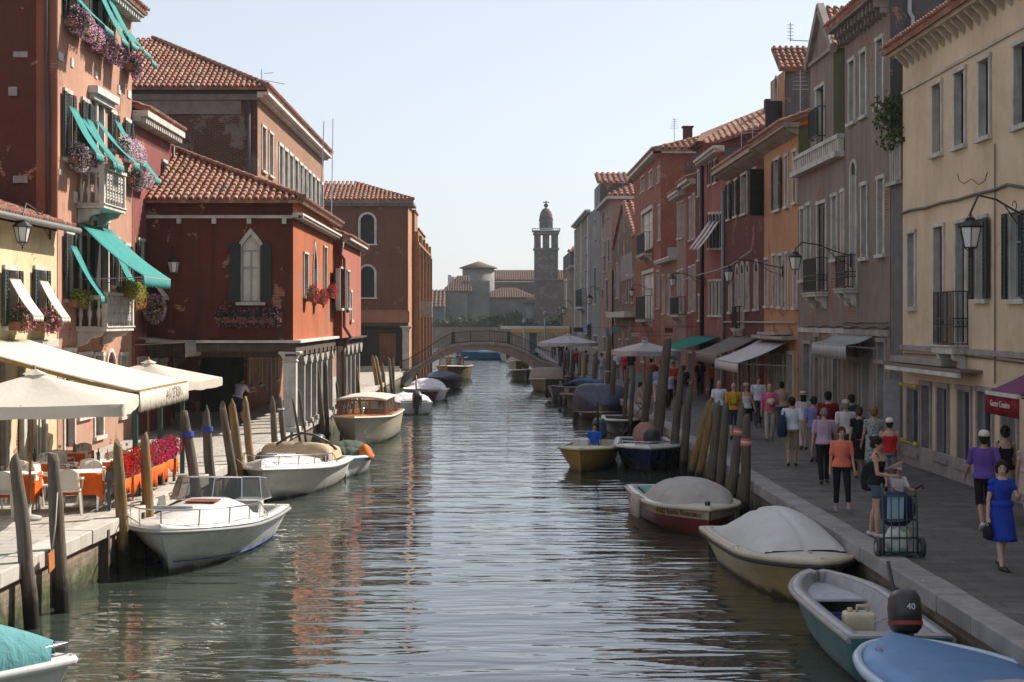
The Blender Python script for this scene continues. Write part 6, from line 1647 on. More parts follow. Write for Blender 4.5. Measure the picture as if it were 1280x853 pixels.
m = MB(); m.tube([(-1.0, 3.5, .95), (-.98, 3.3, 1.1), (-.9, 3.25, 1.14)], .02, 5); m.box(-.5, .0, 3.7, 4.2, .3, .95); m.box(.3, .8, 3.7, 4.2, .3, .95); m.build('seat', M_GELW, b.r)
m = MB()
for sd in (-1, 1):
    pts = [b.section((i / 14) ** 1.35)[3 if sd < 0 else 5] for i in range(15)]; pts = [(p[0] * 1.25, p[1], .12 + .06 * (1 - i / 14)) for i, p in enumerate(pts)]
m = MB()
for sd in (-1, 1):
    pts = []
    for i in range(16):
        t = .02 + .98 * i / 15; S = b.section(t); q = Vector(S[2] if sd < 0 else S[6]); w_ = Vector(S[3] if sd < 0 else S[5]); p = q + (w_ - q) * .15; pts.append(p + Vector((sd * .012, -.01, 0)))
    m.tube(pts, .014, 4)
m.build('waterline_stripe', plain((.04, .08, .30), .4), b.hull)
b.place(212, 716, -5)
# L2
b = Boat('cabin_boat', 'white cabin cruiser with a tan canvas cockpit cover, behind the sport boat', 5.8, 2.45, .68, .26, gel((.66, .62, .58), .3), group=GL, full=.42, flare=1.25, rake=.8, tip=.06)
b.rail(M_GELW, .05, dz=-.05); b.deck(M_GELW, 0, .6, crown=.22); b.gunwale(M_GELW, .55, .25, floor=.3); b.pulpit(.55, .30, 6); b.cleats(((.06, 0),))
b.cover(cloth((.42, .31, .20)), .50, .86, .5, lambda q: min(1, q * 9) ** .5 * (1 - .35 * q), ridge=.28, sides=4, over=-.2, dz=.1, skirt=.02, folds=.012)
m = MB(); m.obox((-.1, 1.7, b.sheer(.28) + .27), .75, .4, .03); m.build('hatch', M_RUBG, b.r)
m = MB()
for sd in (-1, 1):
    g = []
    for t in (.40, .46, .52, .58): g.append([b.edge(t, sd, .22, .05), b.edge(t, sd, .28, .05 + .26 * math.sin((t - .38) / .22 * 3.0))])
    m.sheet(g, True, .01, (sd, 0, .3))
m.build('side_window', M_GLASS, b.r)
m = MB(); m.tube([(-.5, 2.9, 1.25), (-.2, 3.1, 1.45), (.15, 3.2, 1.55), (.5, 3.3, 1.48), (.8, 3.5, 1.3), (1.0, 3.8, 1.05)], .035, 6); m.build('folded_bimini', M_BLK, b.r)
b.outboard(M_BLK, k=1.1); b.place(336, 627, -6)
# L2b small pale blue skiff with tarp
b = Boat('skiff', 'small pale blue skiff piled with a green tarp and an orange cloth', 3.8, 1.6, .5, .15, gel((.55, .58, .62)), group=GL)
b.rail(plain((.25, .42, .62)), .04); b.gunwale(M_GELW, .02, .12, imat=plain((.35, .5, .62))); b.cover(cloth((.06, .08, .06), var=.4), .3, .8, .45, folds=.03, skirt=0)
m = MB(); m.loft([[Vector((.55 + rr * math.cos(a) * (1 + .2 * math.sin(3 * a)), 1.2 + rr * math.sin(a), z)) for a in [i * math.pi / 6 for i in range(12)]] for rr, z in ((.28, .45), (.26, .6), (.16, .8), (.04, .92))]); m.build('orange_cloth', cloth((.55, .15, .04), var=.3), b.r)
b.place(432, 598, 4)
# L3 wooden taxi boat
b = Boat('water_taxi', 'beige varnished launch with a framed wooden windscreen and cream roof', 7.4, 2.3, 1.0, .12, gel((.40, .36, .27), .3), group=GL, full=.3, flare=1.15, rake=.35, tip=.04)
MVA = wood((.42, .16, .05), rough=.3); b.deck(MVA, 0, .32, crown=.05); b.rail(plain((.5, .47, .4)), .04); b.gunwale(MVA, .3, .2, floor=.2)
m = MB(); y0_ = 1.7; hw_ = .92; z0_ = 1.05; z1_ = 1.62
for x in (-hw_, -.33, .3, hw_): m.bar((x, y0_, z0_), (x * .93, y0_ + .25, z1_), .07)
m.bar((-hw_, y0_, z0_), (hw_, y0_, z0_), .06); m.bar((-hw_ * .93, y0_ + .25, z1_), (hw_ * .93, y0_ + .25, z1_), .06)
for x in (-1, 1):
    m.bar((x * hw_, y0_, z0_), (x * hw_, y0_ + 3.2, z0_ - .02), .06)
    for q in (1.1, 2.2, 3.2): m.bar((x * hw_, y0_ + q, z0_ - .02), (x * hw_ * .93, y0_ + q + .1, z1_), .05)
m.build('cabin_frame', MVA, b.r)
m = MB(); m.quad((-hw_, y0_ + .02, z0_), (hw_, y0_ + .02, z0_), (hw_ * .93, y0_ + .27, z1_), (-hw_ * .93, y0_ + .27, z1_))
for x in (-1, 1): m.quad((x * hw_, y0_ + .03, z0_), (x * hw_, y0_ + 3.2, z0_), (x * hw_ * .93, y0_ + 3.3, z1_), (x * hw_ * .93, y0_ + .28, z1_))
m.build('cabin_glass', M_GLS, b.r)
m = MB(); m.sheet([[Vector((x * hw_ * 1.04, y, z1_ + .03 + .10 * (1 - x * x) - (.04 if y < 1.95 else 0))) for x in (-1, -.8, -.4, 0, .4, .8, 1)] for y in (1.8, 2.0, 3.2, 4.6, 5.1)], True, .05, (0, 0, 1)); m.build('roof', M_CREAM, b.r)
m = MB(); m.tube([(.1, 1.4, 1.05), (.1, 1.4, 1.3)], .04, 8); m.ell((.1, 1.4, 1.33), .07, .07, .06); m.build('searchlight', M_STEEL, b.r)
b.place(444, 559, -3)
# small white boats behind the launch
b = Boat('motorboat', 'white motorboat with a black tilted outboard, just behind the varnished launch', 5.0, 1.9, .6, .3, gel((.72, .73, .75), .15), group=GL); b.rail(M_RUBG); b.deck(M_GELW, 0, .4); b.gunwale(M_GELW, .38, .2); b.cover(cloth((.6, .6, .62)), .3, .7, .3, skirt=.02)
b.outboard(M_BLK, k=1.3, tilt=-25); b.place(512, 512, 190); b.r.location.x -= .3
b = Boat('motorboat', 'white motorboat under a white tarp with dark red bottom paint, by the left quay', 5.4, 2.1, .62, .15, gel((.68, .68, .70), .2), group=GL, band=(plain((.66, .66, .68)), .5)); b.rail(M_GELW, .05); b.deck(M_GELW, 0, .3); b.gunwale(M_GELW, .28, .2); b.cover(cloth((.62, .63, .68)), .15, .95, .6, lambda q: math.sin(math.pi * q) ** .8, skirt=.1, folds=.05); b.place(528, 496, 188)
b = Boat('motorboat', 'low white motorboat with a dark red stripe tied behind a black outboard', 4.6, 1.8, .65, .2, gel((.22, .02, .04), .2), group=GL, band=(plain((.66, .66, .68)), .45)); b.rail(M_GELW, .05); b.deck(M_GELW, 0, .35); b.gunwale(M_GELW, .33, .2); b.cover(cloth((.55, .55, .58)), .3, .8, .25); b.place(508, 504, -20)
b = Boat('motorboat', 'black hulled small boat with a dark cover moored before the bridge', 5.2, 2.0, .75, .2, gel((.02, .02, .025), .1), group=GL); b.rail(M_BLK); b.deck(plain((.12, .12, .14)), 0, .35); b.gunwale(M_RUBG, .33, .2); b.cover(cloth((.10, .11, .16)), .15, .9, .45); b.place(541, 489, -12)
# under the bridge
b = Boat('cabin_launch', 'brown launch with a glazed cabin coming out from under the bridge', 7.5, 2.4, 1.05, .15, gel((.16, .13, .06), .2), full=.3, tip=.03); b.rail(plain((.3, .25, .15)), .04); b.deck(plain((.35, .32, .26)), 0, .3); b.gunwale(MVA, .28, .2)
m = MB()
for x in (-.95, -.1, .95): m.bar((x, 2.1, 1.1), (x * .95, 2.25, 1.75), .07)
m.bar((-.95, 2.25, 1.75), (.95, 2.25, 1.75), .07); m.bar((-.95, 2.25, 1.75), (-.9, 5, 1.75), .06); m.bar((.95, 2.25, 1.75), (.9, 5, 1.75), .06); m.build('cabin_frame', plain((.14, .08, .04)), b.r)
m = MB(); m.quad((-.95, 2.12, 1.1), (.95, 2.12, 1.1), (.9, 2.27, 1.73), (-.9, 2.27, 1.73)); m.build('cabin_glass', M_GLS, b.r); b.place(560, 477, -6); BL = b
b = Boat('work_boat', 'long low sky blue boat lying across the canal beyond the bridge', 9.5, 1.9, .8, .15, gel((.02, .16, .30), .1)); b.rail(plain((.05, .25, .42)), .06); b.deck(plain((.4, .42, .45)), 0, .3); b.gunwale(plain((.1, .3, .45)), .28, .2); b.cover(cloth((.35, .40, .5)), .25, .9, .4, folds=.06); b.place(574, 449, -86)
for (px, py, L, B, hc_, lb, cc) in ((645, 467, 6.5, 2.1, (.32, .23, .08), 'yellow brown hulled boat moored just beyond the bridge on the right', (.30, .26, .2)), (633, 452, 6, 2, (.42, .40, .34), 'pale boat farther beyond the bridge on the right', (.4, .38, .35)), (628, 446, 6, 2, (.5, .5, .5), 'farthest white boat seen under the bridge', (.5, .5, .5))):
    b = Boat('motorboat', lb, L, B, .9, .25, gel(hc_, .25), group=GRt); b.rail(M_GELW, .05); b.deck(plain(cc), 0, .4); b.gunwale(plain(cc), .38, .2); b.cover(cloth(mulc(cc, 1.1)), .35, .9, .55, folds=.05); b.place(px, py, -4)
# right bank, far to near
b = Boat('dinghy', 'small teal grey dinghy with white rim below the right end of the bridge', 4.6, 1.7, .75, .2, gel((.06, .11, .11), .3), group=GRt); b.rail(M_GELW, .06); b.gunwale(M_GELW, .02, .16, imat=plain((.3, .3, .3))); b.place(657, 477, 6); BD = b
b = Boat('motorboat', 'beige motorboat with a folded navy hood near the right end of the bridge', 6.5, 2.3, .72, .2, gel((.32, .27, .20), .3), group=GRt); b.rail(plain((.4, .35, .28)), .06); b.deck(plain((.36, .32, .27)), 0, .35); b.gunwale(M_STONEG, .33, .2); b.cover(cloth((.28, .24, .20)), .4, .95, .75, lambda q: min(1, q * 3) ** .7 * min(1, (1.1 - q) * 3), ridge=.3, sides=5); b.fender(.25, 1, plain((.5, .45, .4))); b.place(682, 491, -3)
b = Boat('motorboat', 'small grey motorboat squeezed between the beige and the blue covered boats', 5.2, 2.0, .7, .25, gel((.30, .30, .32), .3), group=GRt); b.rail(M_RUBG); b.deck(M_RUBG, 0, .4); b.gunwale(M_RUBG, .38, .2); b.outboard(plain((.10, .16, .25)), k=1.1); b.fender(.2, -1, M_BLK); b.fender(.5, -1, M_BLK); b.place(692, 503, -20)
b = Boat('work_boat', 'dark green hulled work boat with a tan wooden rail and blue roof cover', 7.0, 2.3, .66, .2, gel((.045, .06, .055), .3), group=GRt, band=(wood((.36, .22, .10)), .2)); b.rail(wood((.30, .19, .1)), .06); b.deck(wood((.26, .2, .14)), 0, .35); b.gunwale(wood((.28, .18, .1)), .33, .2)
m = MB(); m.box(-.85, .85, 2.5, 5.5, .6, 1.15); m.build('cabin', plain((.25, .25, .26)), b.r); m = MB(); m.sheet([[Vector((x * .95, y, 1.2 + .2 * (1 - x * x))) for x in (-1, -.7, 0, .7, 1)] for y in (2.3, 4, 5.7)], True, .08, (0, 0, 1)); m.build('roof_cover', cloth((.05, .12, .25)), b.r)
m = MB(); m.box(-.6, -.2, 2.48, 2.499, .8, 1.05); m.box(.2, .6, 2.48, 2.499, .8, 1.05); m.build('cabin_window', M_GLASS, b.r); b.fender(.12, -1, M_BLK, drop=.4); b.fender(.3, -1, M_BLK, drop=.4); b.place(718, 513, -10)
b = Boat('covered_boat', 'broad beige boat under a dark navy tarpaulin', 6.5, 2.6, .62, .12, gel((.36, .27, .19), .3), group=GRt, full=.32, tip=.08); b.rail(plain((.4, .33, .26)), .05, dz=-.3); b.cover(cloth((.035, .04, .07), rough=.5, var=.3), 0.03, .95, .95, lambda q: (min(1, q * 3.2) ** .8) * min(1, (1.05 - q) * 4), ridge=.3, sides=5, skirt=.35, over=.05, folds=.03); b.place(752, 527, -3)
b = Boat('dinghy', 'small dark green dinghy with a white rim beside the navy covered boat', 4.2, 1.5, .55, .08, gel((.05, .055, .045), .3), group=GRt, full=.2, tip=.45, rake=.1); b.rail(M_GELW, .05); b.gunwale(M_GELW, .02, .12, imat=plain((.1, .1, .09))); b.place(779, 544, -2)
b = Boat('skiff', 'yellow skiff with white deck carrying a boy in a blue shirt', 5.0, 1.75, .62, .12, gel((.52, .33, .07), .3), group=GRt, full=.3, rake=.3, flare=1.2); b.rail(plain((.35, .28, .1)), .03); b.deck(plain((.55, .52, .42)), 0, .32); b.gunwale(plain((.5, .46, .36)), .3, .14); b.outboard(plain((.02, .05, .10), .3), k=1.35, tilt=-8); BY = b
m = MB(); m.box(-.35, .1, 1.0, 1.4, .7, .95); m.build('locker', M_GELW, b.r); b.place(726, 591, -10)
b = Boat('motorboat', 'navy blue hulled open boat with a maroon covered outboard on the bow side', 5.4, 2.0, .68, .12, gel((.018, .03, .10), .2), group=GRt, full=.3, rake=.3); b.rail(M_GELW, .05); b.deck(M_GELW, 0, .34); b.gunwale(M_GELW, .32, .18, imat=M_RUBG)
m = MB(); m.ell((-.05, 1.7, 1.05), .42, .5, .38, 14, 8, Matrix.Rotation(.4, 3, 'X')); m.build('engine_cover', cloth((.28, .15, .14), var=.3), b.r); m = MB(); m.ell((.12, 1.35, .98), .3, .25, .3); m.build('engine_hood', M_BLK, b.r); b.pulpit(.3, .15, 3); b.place(812, 591, -3)
# red boat with cream band
b = Boat('covered_boat', 'dark red boat with a cream lettered band and a rounded grey cover', 5.6, 2.1, .56, .10, gel((.22, .012, .016), .3), group=GRt, full=.34, flare=1.1, rake=.25, band=(gel((.50, .43, .30), .4, .1), .85), tip=.03); b.rail(plain((.45, .38, .28)), .045); b.deck(plain((.5, .45, .36)), 0, .22); b.gunwale(M_GELW, .2, .22, imat=plain((.02, .22, .17)))
b.cover(cloth((.40, .37, .35), fold=.2), .14, .54, .50, lambda q: min(1, q * 5) ** .5 * min(1, (1.03 - q) * 4) ** .5, ridge=.5, sides=2, over=-.12, skirt=.05, folds=.01)
b.deck(plain((.02, .20, .16)), .56, .92, name='teal_deck', inset=.3); MFE = plain((.42, .34, .27), .8)
for t in (.42, .48, .54): b.fender(t, -1, MFE, r=.085, h=.5, drop=.2)
S0, S1 = Vector(b.section(.05)[0]), Vector(b.section(.20)[0]); rt = (S0 - S1).normalized(); nx = Vector(b.section(.12)[1]) - Vector(b.section(.12)[0]); up_ = -(nx - rt * nx.dot(rt)).normalized()
outn = rt.cross(up_)
text_mesh('VIII. Teda Toscana', .19, plain((.28, .12, .05)), b.r, txm(Vector(b.section(.115)[0]) + nx * .6 + outn * .03, rt, up_), ext=.012)
m = MB(); m.tube([(0, .02, b.sheer(0)), (0, .05, b.sheer(0) + .12)], .06, 8); m.ell((-.5, .9, b.sheer(.1) + .02), .1, .05, .05); m.ell((.6, 1.2, b.sheer(.15) + .02), .1, .05, .05); m.build('bow_fitting', M_BLK, b.r); b.place(885, 673, 4)
# cream boat with grey canvas cover
b = Boat('covered_boat', 'cream yellow motorboat with a pale grey canvas hood, moored at the right quay', 5.0, 1.98, .66, .16, gel((.62, .43, .19), .3), group=GRt, full=.30, rake=.5, flare=1.35, tip=.30, stern=.9); b.rail(M_RUB, .045, dz=-.09); b.rail(plain((.5, .42, .3)), .055, dz=-.02); b.deck(plain((.52, .46, .38)), 0, .4, crown=.06); b.gunwale(plain((.52, .46, .38)), .38, .2)
b.cover(cloth((.56, .54, .52), var=.05, fold=.2), .16, .92, .62, lambda q: (math.sin(math.pi * min(1, q ** .8))) ** .75, ridge=.7, sides=1.7, over=-.18, skirt=.03, folds=.03, dz=.05); b.cleats(((.03, .0), (.12, .7), (.97, .8)))
m = MB(); m.ell((-.95, 1.6, .72), .03, .08, .05); m.build('navigation_light', M_STEEL, b.r); b.r.location = (5.28, 26.2, ZW); b.r.rotation_euler = (0, 0, R(3))
# open teal grey boat with outboard
b = Boat('open_motorboat', 'open teal and grey motorboat with a black outboard engine, near right', 4.9, 1.42, .60, .10, gel((.05, .16, .17), .35), group=GRt, full=.38, tip=.16, rake=.25, stern=.92, flare=1.15)
MLG = gel((.42, .40, .41), .4, .15); b.rail(plain((.33, .29, .27)), .045); b.gunwale(MLG, .03, .16, imat=plain((.36, .34, .35), .5), floor=.2); b.deck(plain((.40, .40, .44)), .0, .3, name='bow_seat', inset=.16, dz=-.16, crown=.0)
m = MB(); m.box(-.6, .6, 3.9, 4.35, .42, .5); m.box(-.58, -.2, 3.91, 4.34, .2, .419); m.build('stern_bench', MLG, b.r)
bc, P = b.outboard(plain((.025, .025, .028), .35), k=1.05, y=4.88, tilt=12)
text_mesh('40', .11, plain((.6, .6, .6)), bc, txm(P(0, .52, .33), (-1, 0, 0), P(0, 0, 1) - P(0, 0, 0)), ext=.006); text_mesh('40', .11, plain((.6, .6, .6)), bc, txm(P(-.188, .22, .28), (0, -1, 0), P(0, 0, 1) - P(0, 0, 0)), ext=.004)
m = MB(); m.loft([[P(.181 * math.copysign(abs(math.cos(a)) ** .6, math.cos(a)), .22 + .272 * math.copysign(abs(math.sin(a)) ** .6, math.sin(a)), zz) for a in [2 * math.pi * i / 14 for i in range(14)]] for zz in (.15, .20)], cap=False); m.build('red_stripe', plain((.25, .03, .02)), bc)
m = MB(); m.box(-.42, -.28, 1.3, 1.301, .1, .2); m = MB(); S = b.section(.62); 
q = Vector(b.section(.78)[0]); 
text_mesh('A 3 8', .15, plain((.08, .08, .08)), b.r, txm(q + Vector((-.015, 0, -.22)), (0, -1, 0), (0, 0, 1)), ext=.004)
m = MB(); m.box(q.x - .012, q.x - .002, q.y - .28, q.y + .28, q.z - .27, q.z - .04); m.build('number_plate', plain((.5, .5, .48)), b.r)
b.r.location = (5.2, 25.5, ZW); b.r.rotation_euler = (0, 0, R(-179))
can = new('fuel_can', 'cream plastic fuel can standing in the open teal boat', 'fuel can', (0, 0, 0)); m = MB(); m.box(-.17, .17, -.12, .12, 0, .38); m.build('canister', plain((.55, .48, .33), .5), can, .04, 3); m = MB(); m.tube([(-.1, 0, .38), (-.1, 0, .44), (.02, 0, .44), (.02, 0, .38)], .018, 6); m.tube([(.1, 0, .38), (.1, 0, .42)], .03, 8); m.build('handle', plain((.5, .42, .28)), can)
def ride(o, boat, x, y, z, rz=0):
    Mx = Matrix.Rotation(boat.r.rotation_euler.z, 4, 'Z'); p = Mx @ Vector((x, y, z)); o.location = boat.r.location + p; o.rotation_euler.z = boat.r.rotation_euler.z + R(rz); return o
can.scale = (1.25, 1.25, 1.3); ride(can, b, .22, 3.55, .205)
cr = MB(); cr.box(-.25, .25, -.16, .16, 0, .03); cr.box(-.25, .25, -.16, -.14, .03, .26); cr.box(-.25, .25, .14, .16, .03, .26); cr.box(-.25, -.23, -.14, .14, .03, .26); cr.box(.23, .25, -.14, .14, .03, .26)
cr = cr.build('crate', plain((.02, .05, .26), .5)); tag(cr, 'blue plastic crate on the floor of the open teal boat', 'crate'); ride(cr, b, .32, 2.5, .205)
# blue boat at the bottom right
b = Boat('covered_boat', 'bright blue boat with grey cover in the bottom right corner', 5.0, 2.0, .72, .12, gel((.42, .50, .60), .3), group=GRt, full=.4, tip=.42, rake=.1); b.rail(gel((.45, .55, .66), .3), .06); b.deck(gel((.07, .20, .42), .35, .15), 0, 1, crown=.10); b.cleats(((.03, 0), (.1, .7)))
b.cover(cloth((.36, .34, .36)), .42, .95, .25, lambda q: min(1, q * 4) ** .6, over=-.2, skirt=.02); b.place(1100, 850, 180)
b.r.location = (4.85, 19.2, ZW); b.r.rotation_euler = (0, 0, R(180 + 12))
# teal covered boat at the bottom left
b = Boat('covered_boat', 'white boat under a rounded teal canvas, cut off by the bottom left corner', 5.0, 2.1, .75, .2, M_GELW, group=GL, full=.42, tip=.1); b.rail(M_GELW, .06); b.deck(M_GELW, 0, .5); b.gunwale(M_GELW, .45, .2)
b.cover(cloth((.10, .26, .27), var=.08), .03, .98, .80, lambda q: (math.sin(math.pi * min(1, .03 + q * .85))) ** .6, ridge=.6, over=.03, skirt=.06, folds=.008); b.pulpit(.25, .16, 4)
b.place(60, 850, 180); b.r.location = (-5.1, 17.7, ZW); b.r.rotation_euler = (0, 0, R(99))
for o in []: pass

# ------------------------------------------------------------------ mooring posts
MPW = pilewood(); MPG = pilewood((.25, .15, .055)); MPD = pilewood((.11, .085, .065))
def post(pt, pb, D, r=.13, mat=None, label='', group='', band=None, zb=-2.6, pw=None):
    """pt, pb: pixels of the top and of the foot; D: its distance"""
    T = at(pt[0], pt[1], D); B = at(pb[0], pb[1], D); d = (B - T).normalized(); B = T + d * ((T.z - zb) / max(.2, -d.z))
    rt = new('mooring_post', label, 'mooring post', (B.x, B.y, ZW), group); rnd = random.Random(pt[0] * 7 + pt[1])
    m = MB(); L = (B - T).length; n = 10; rings = []
    u = d.orthogonal().normalized(); w = d.cross(u)
    for i in range(n + 1):
        f = i / n; c = T + d * (.02 + L * f) + u * rnd.uniform(-.012, .012) + w * rnd.uniform(-.012, .012); rr = r * (.86 + .14 * f) * rnd.uniform(.95, 1.05)
        if i == 0: rr *= .80
        rings.append([c + (u * math.cos(a) + w * math.sin(a)) * rr * (1 + .06 * math.sin(a * 3 + pt[0])) for a in [2 * math.pi * k / 10 for k in range(10)]])
    cut = [T + (q - rings[0][k] + (rings[0][k] - T)) * .55 - d * (.05 + .03 * math.sin(k)) for k, q in enumerate(rings[0])]
    sl = (pt[0] * 7 % 5) / 5; tipk = (.3, .62, .9)[int(pt[0] + pt[1]) % 3]; rings = [[T + d * (.05 * (tipk > .5) + (.16 * sl + .04) * (1 + math.cos(k * .63 + pt[0]))) * .6 + (q - T) * tipk for k, q in enumerate(rings[0])]] + [[q + d * .20 for q in rings[0]]] + rings[2:]
    m.loft(rings); m.build('pile', mat or MPW, rt)
    if band:
        f0 = band[1]; m = MB()
        for k0, c_ in enumerate(band[0]):
            p = T + d * (f0 + .06 * k0); q = T + d * (f0 + .06 * k0 + .056); m2 = MB(); m2.tube([p, q], r * 1.06, 14, False); m2.build('painted_mark', plain(c_, .6), rt)
    return rt
gl_ = 'wooden mooring posts along the left bank'; gr_ = 'wooden mooring posts along the right bank'
LP = [((18, 562), (42, 785), 24.4, .125, MPW, 'thick weathered grey mooring post nearest the camera on the left'), ((65, 561), (78, 765), 25.7, .135, MPW, 'second weathered mooring post from the left, beside the plastic chairs'),
      ((146, 545), (154, 690), 29.9, .12, MPG, 'brown mooring post left of the red geranium boxes'), ((181, 537), (187, 690), 32, .12, MPG, 'brown mooring post in front of the red geranium boxes'),
      ((230, 510), (243, 600), 36.3, .13, MPD, 'dark mooring post with a blue mark, left one of two'), ((257, 505), (264, 610), 38.5, .13, MPD, 'dark mooring post with a blue mark, right one of two'),
      ((277, 499), (294, 610), 41, .12, MPW, 'grey leaning post behind the white sport boat, left of three'), ((289, 497), (303, 610), 42, .13, MPG, 'brown leaning post behind the white sport boat, middle of three'), ((306, 493), (314, 590), 44, .12, MPG, 'brown post behind the white sport boat, right of three'),
      ((340, 494), (344, 560), 48, .11, MPW, 'short post before the white stone column, left of the pair'), ((349, 490), (356, 562), 49, .10, MPW, 'short post before the white stone column, with white mark'),
      ((365, 497), (377, 560), 50, .05, MPD, 'thin black pole leaning before the portico, left one'), ((373, 484), (384, 560), 51, .05, MPD, 'thin black pole leaning before the portico, right one'),
      ((396, 452), (406, 560), 60, .10, MPW, 'tall pale grey post before the portico columns, left one'), ((407, 450), (409, 560), 61, .10, MPW, 'tall pale grey post before the portico columns, right one'),
      ((420, 475), (427, 540), 66, .07, MPD, 'short dark post near the launch cabin'), ((430, 460), (438, 520), 70, .08, MPD, 'dark leaning post above the launch cabin'), ((439, 456), (441, 515), 73, .08, MPW, 'upright post above the launch cabin'), ((445, 456), (451, 512), 75, .08, MPG, 'golden post between the launch and the steps'),
      ((465, 444), (475, 500), 90, .13, MPG, 'golden leaning twin post near the steps, left one'), ((469, 444), (479, 500), 91, .13, MPG, 'golden leaning twin post near the steps, right one'), ((477, 452), (482, 496), 94, .13, MPD, 'dark post beside the golden twin posts'), ((486, 446), (490, 492), 98, .10, MPW, 'pale post nearest the bridge foot, left of two'), ((491, 446), (492, 490), 100, .10, MPW, 'pale post nearest the bridge foot, right of two')]
for i, (a, b_, D, r_, mt, lb) in enumerate(LP): post(a, b_, D, r_, mt, lb, gl_, band=([(.02, .05, .35)] * 2, .55) if i in (4, 5) else (([(.6, .6, .6)], .5) if i == 10 else None))
GP = lambda px: F * 5.82 / (px - CX)
RP = [((934, 514), (931, 640), 36.6, .125, MPD, 'upright olive post with a red and white sticker, right of two', 1), ((928, 503), (913, 628), 38.5, .125, MPD, 'leaning olive post with a red and white sticker, left of two', 1), ((908, 501), (899, 618), 40.5, .12, MPW, 'grey split mooring post right of the golden posts', 0), ((898, 498), (889, 610), 42, .125, MPW, 'grey mooring post just right of the golden posts', 0), ((893, 500), (872, 600), 44, .115, MPG, 'slim golden leaning post, right of the golden pair', 0), ((890, 496), (864, 592), 46, .14, MPG, 'thick golden leaning post, left of the golden pair', 0),
      ((862, 480), (855, 570), 48.5, .13, MPD, 'dark post with a flat top near the navy boat, rightmost', 0), ((852, 456), (842, 560), 51, .14, MPD, 'tall dark post left of the flat topped one', 0), ((835, 421), (822, 548), 55, .20, MPD, 'thickest and tallest mooring post, leaning before the crowd', 0), ((813, 454), (804, 540), 60, .17, MPD, 'thick dark post left of the tallest one', 0), ((793, 458), (787, 535), 65, .10, MPD, 'thin dark post near the white square parasol, right', 0), ((785, 456), (780, 528), 68, .10, MPD, 'thin dark post near the white square parasol, left', 0),
      ((768, 449), (765, 500), 75, .15, MPW, 'pale ringed post right of a pair near the navy tarpaulin', 2), ((762, 415), (759, 500), 78, .15, MPW, 'tall pale ringed post of a pair near the navy tarpaulin', 2), ((746, 437), (741, 480), 90, .13, MPW, 'grey post in front of the parasol guests', 0), ((732, 440), (730, 475), 97, .14, MPG, 'brown post before the round parasol, right', 0), ((725, 438), (724, 474), 100, .12, MPG, 'brown post before the round parasol, left', 0), ((716, 436), (715, 466), 107, .12, MPD, 'dark post by the bridge foot, fourth', 0), ((711, 436), (710, 464), 109, .12, MPD, 'dark post by the bridge foot, third', 0), ((706, 437), (705, 463), 111, .12, MPD, 'dark post by the bridge foot, second', 0), ((701, 437), (700, 462), 113, .12, MPD, 'dark post by the bridge foot, first', 0)]
for a, b_, D, r_, mt, lb, k in RP: post(a, b_, D, r_, mt, lb, gr_, band=([(.55, .10, .08), (.55, .45, .42), (.55, .10, .08)], .62) if k == 1 else (([(.5, .4, .33)], 1.9) if k == 2 else None))
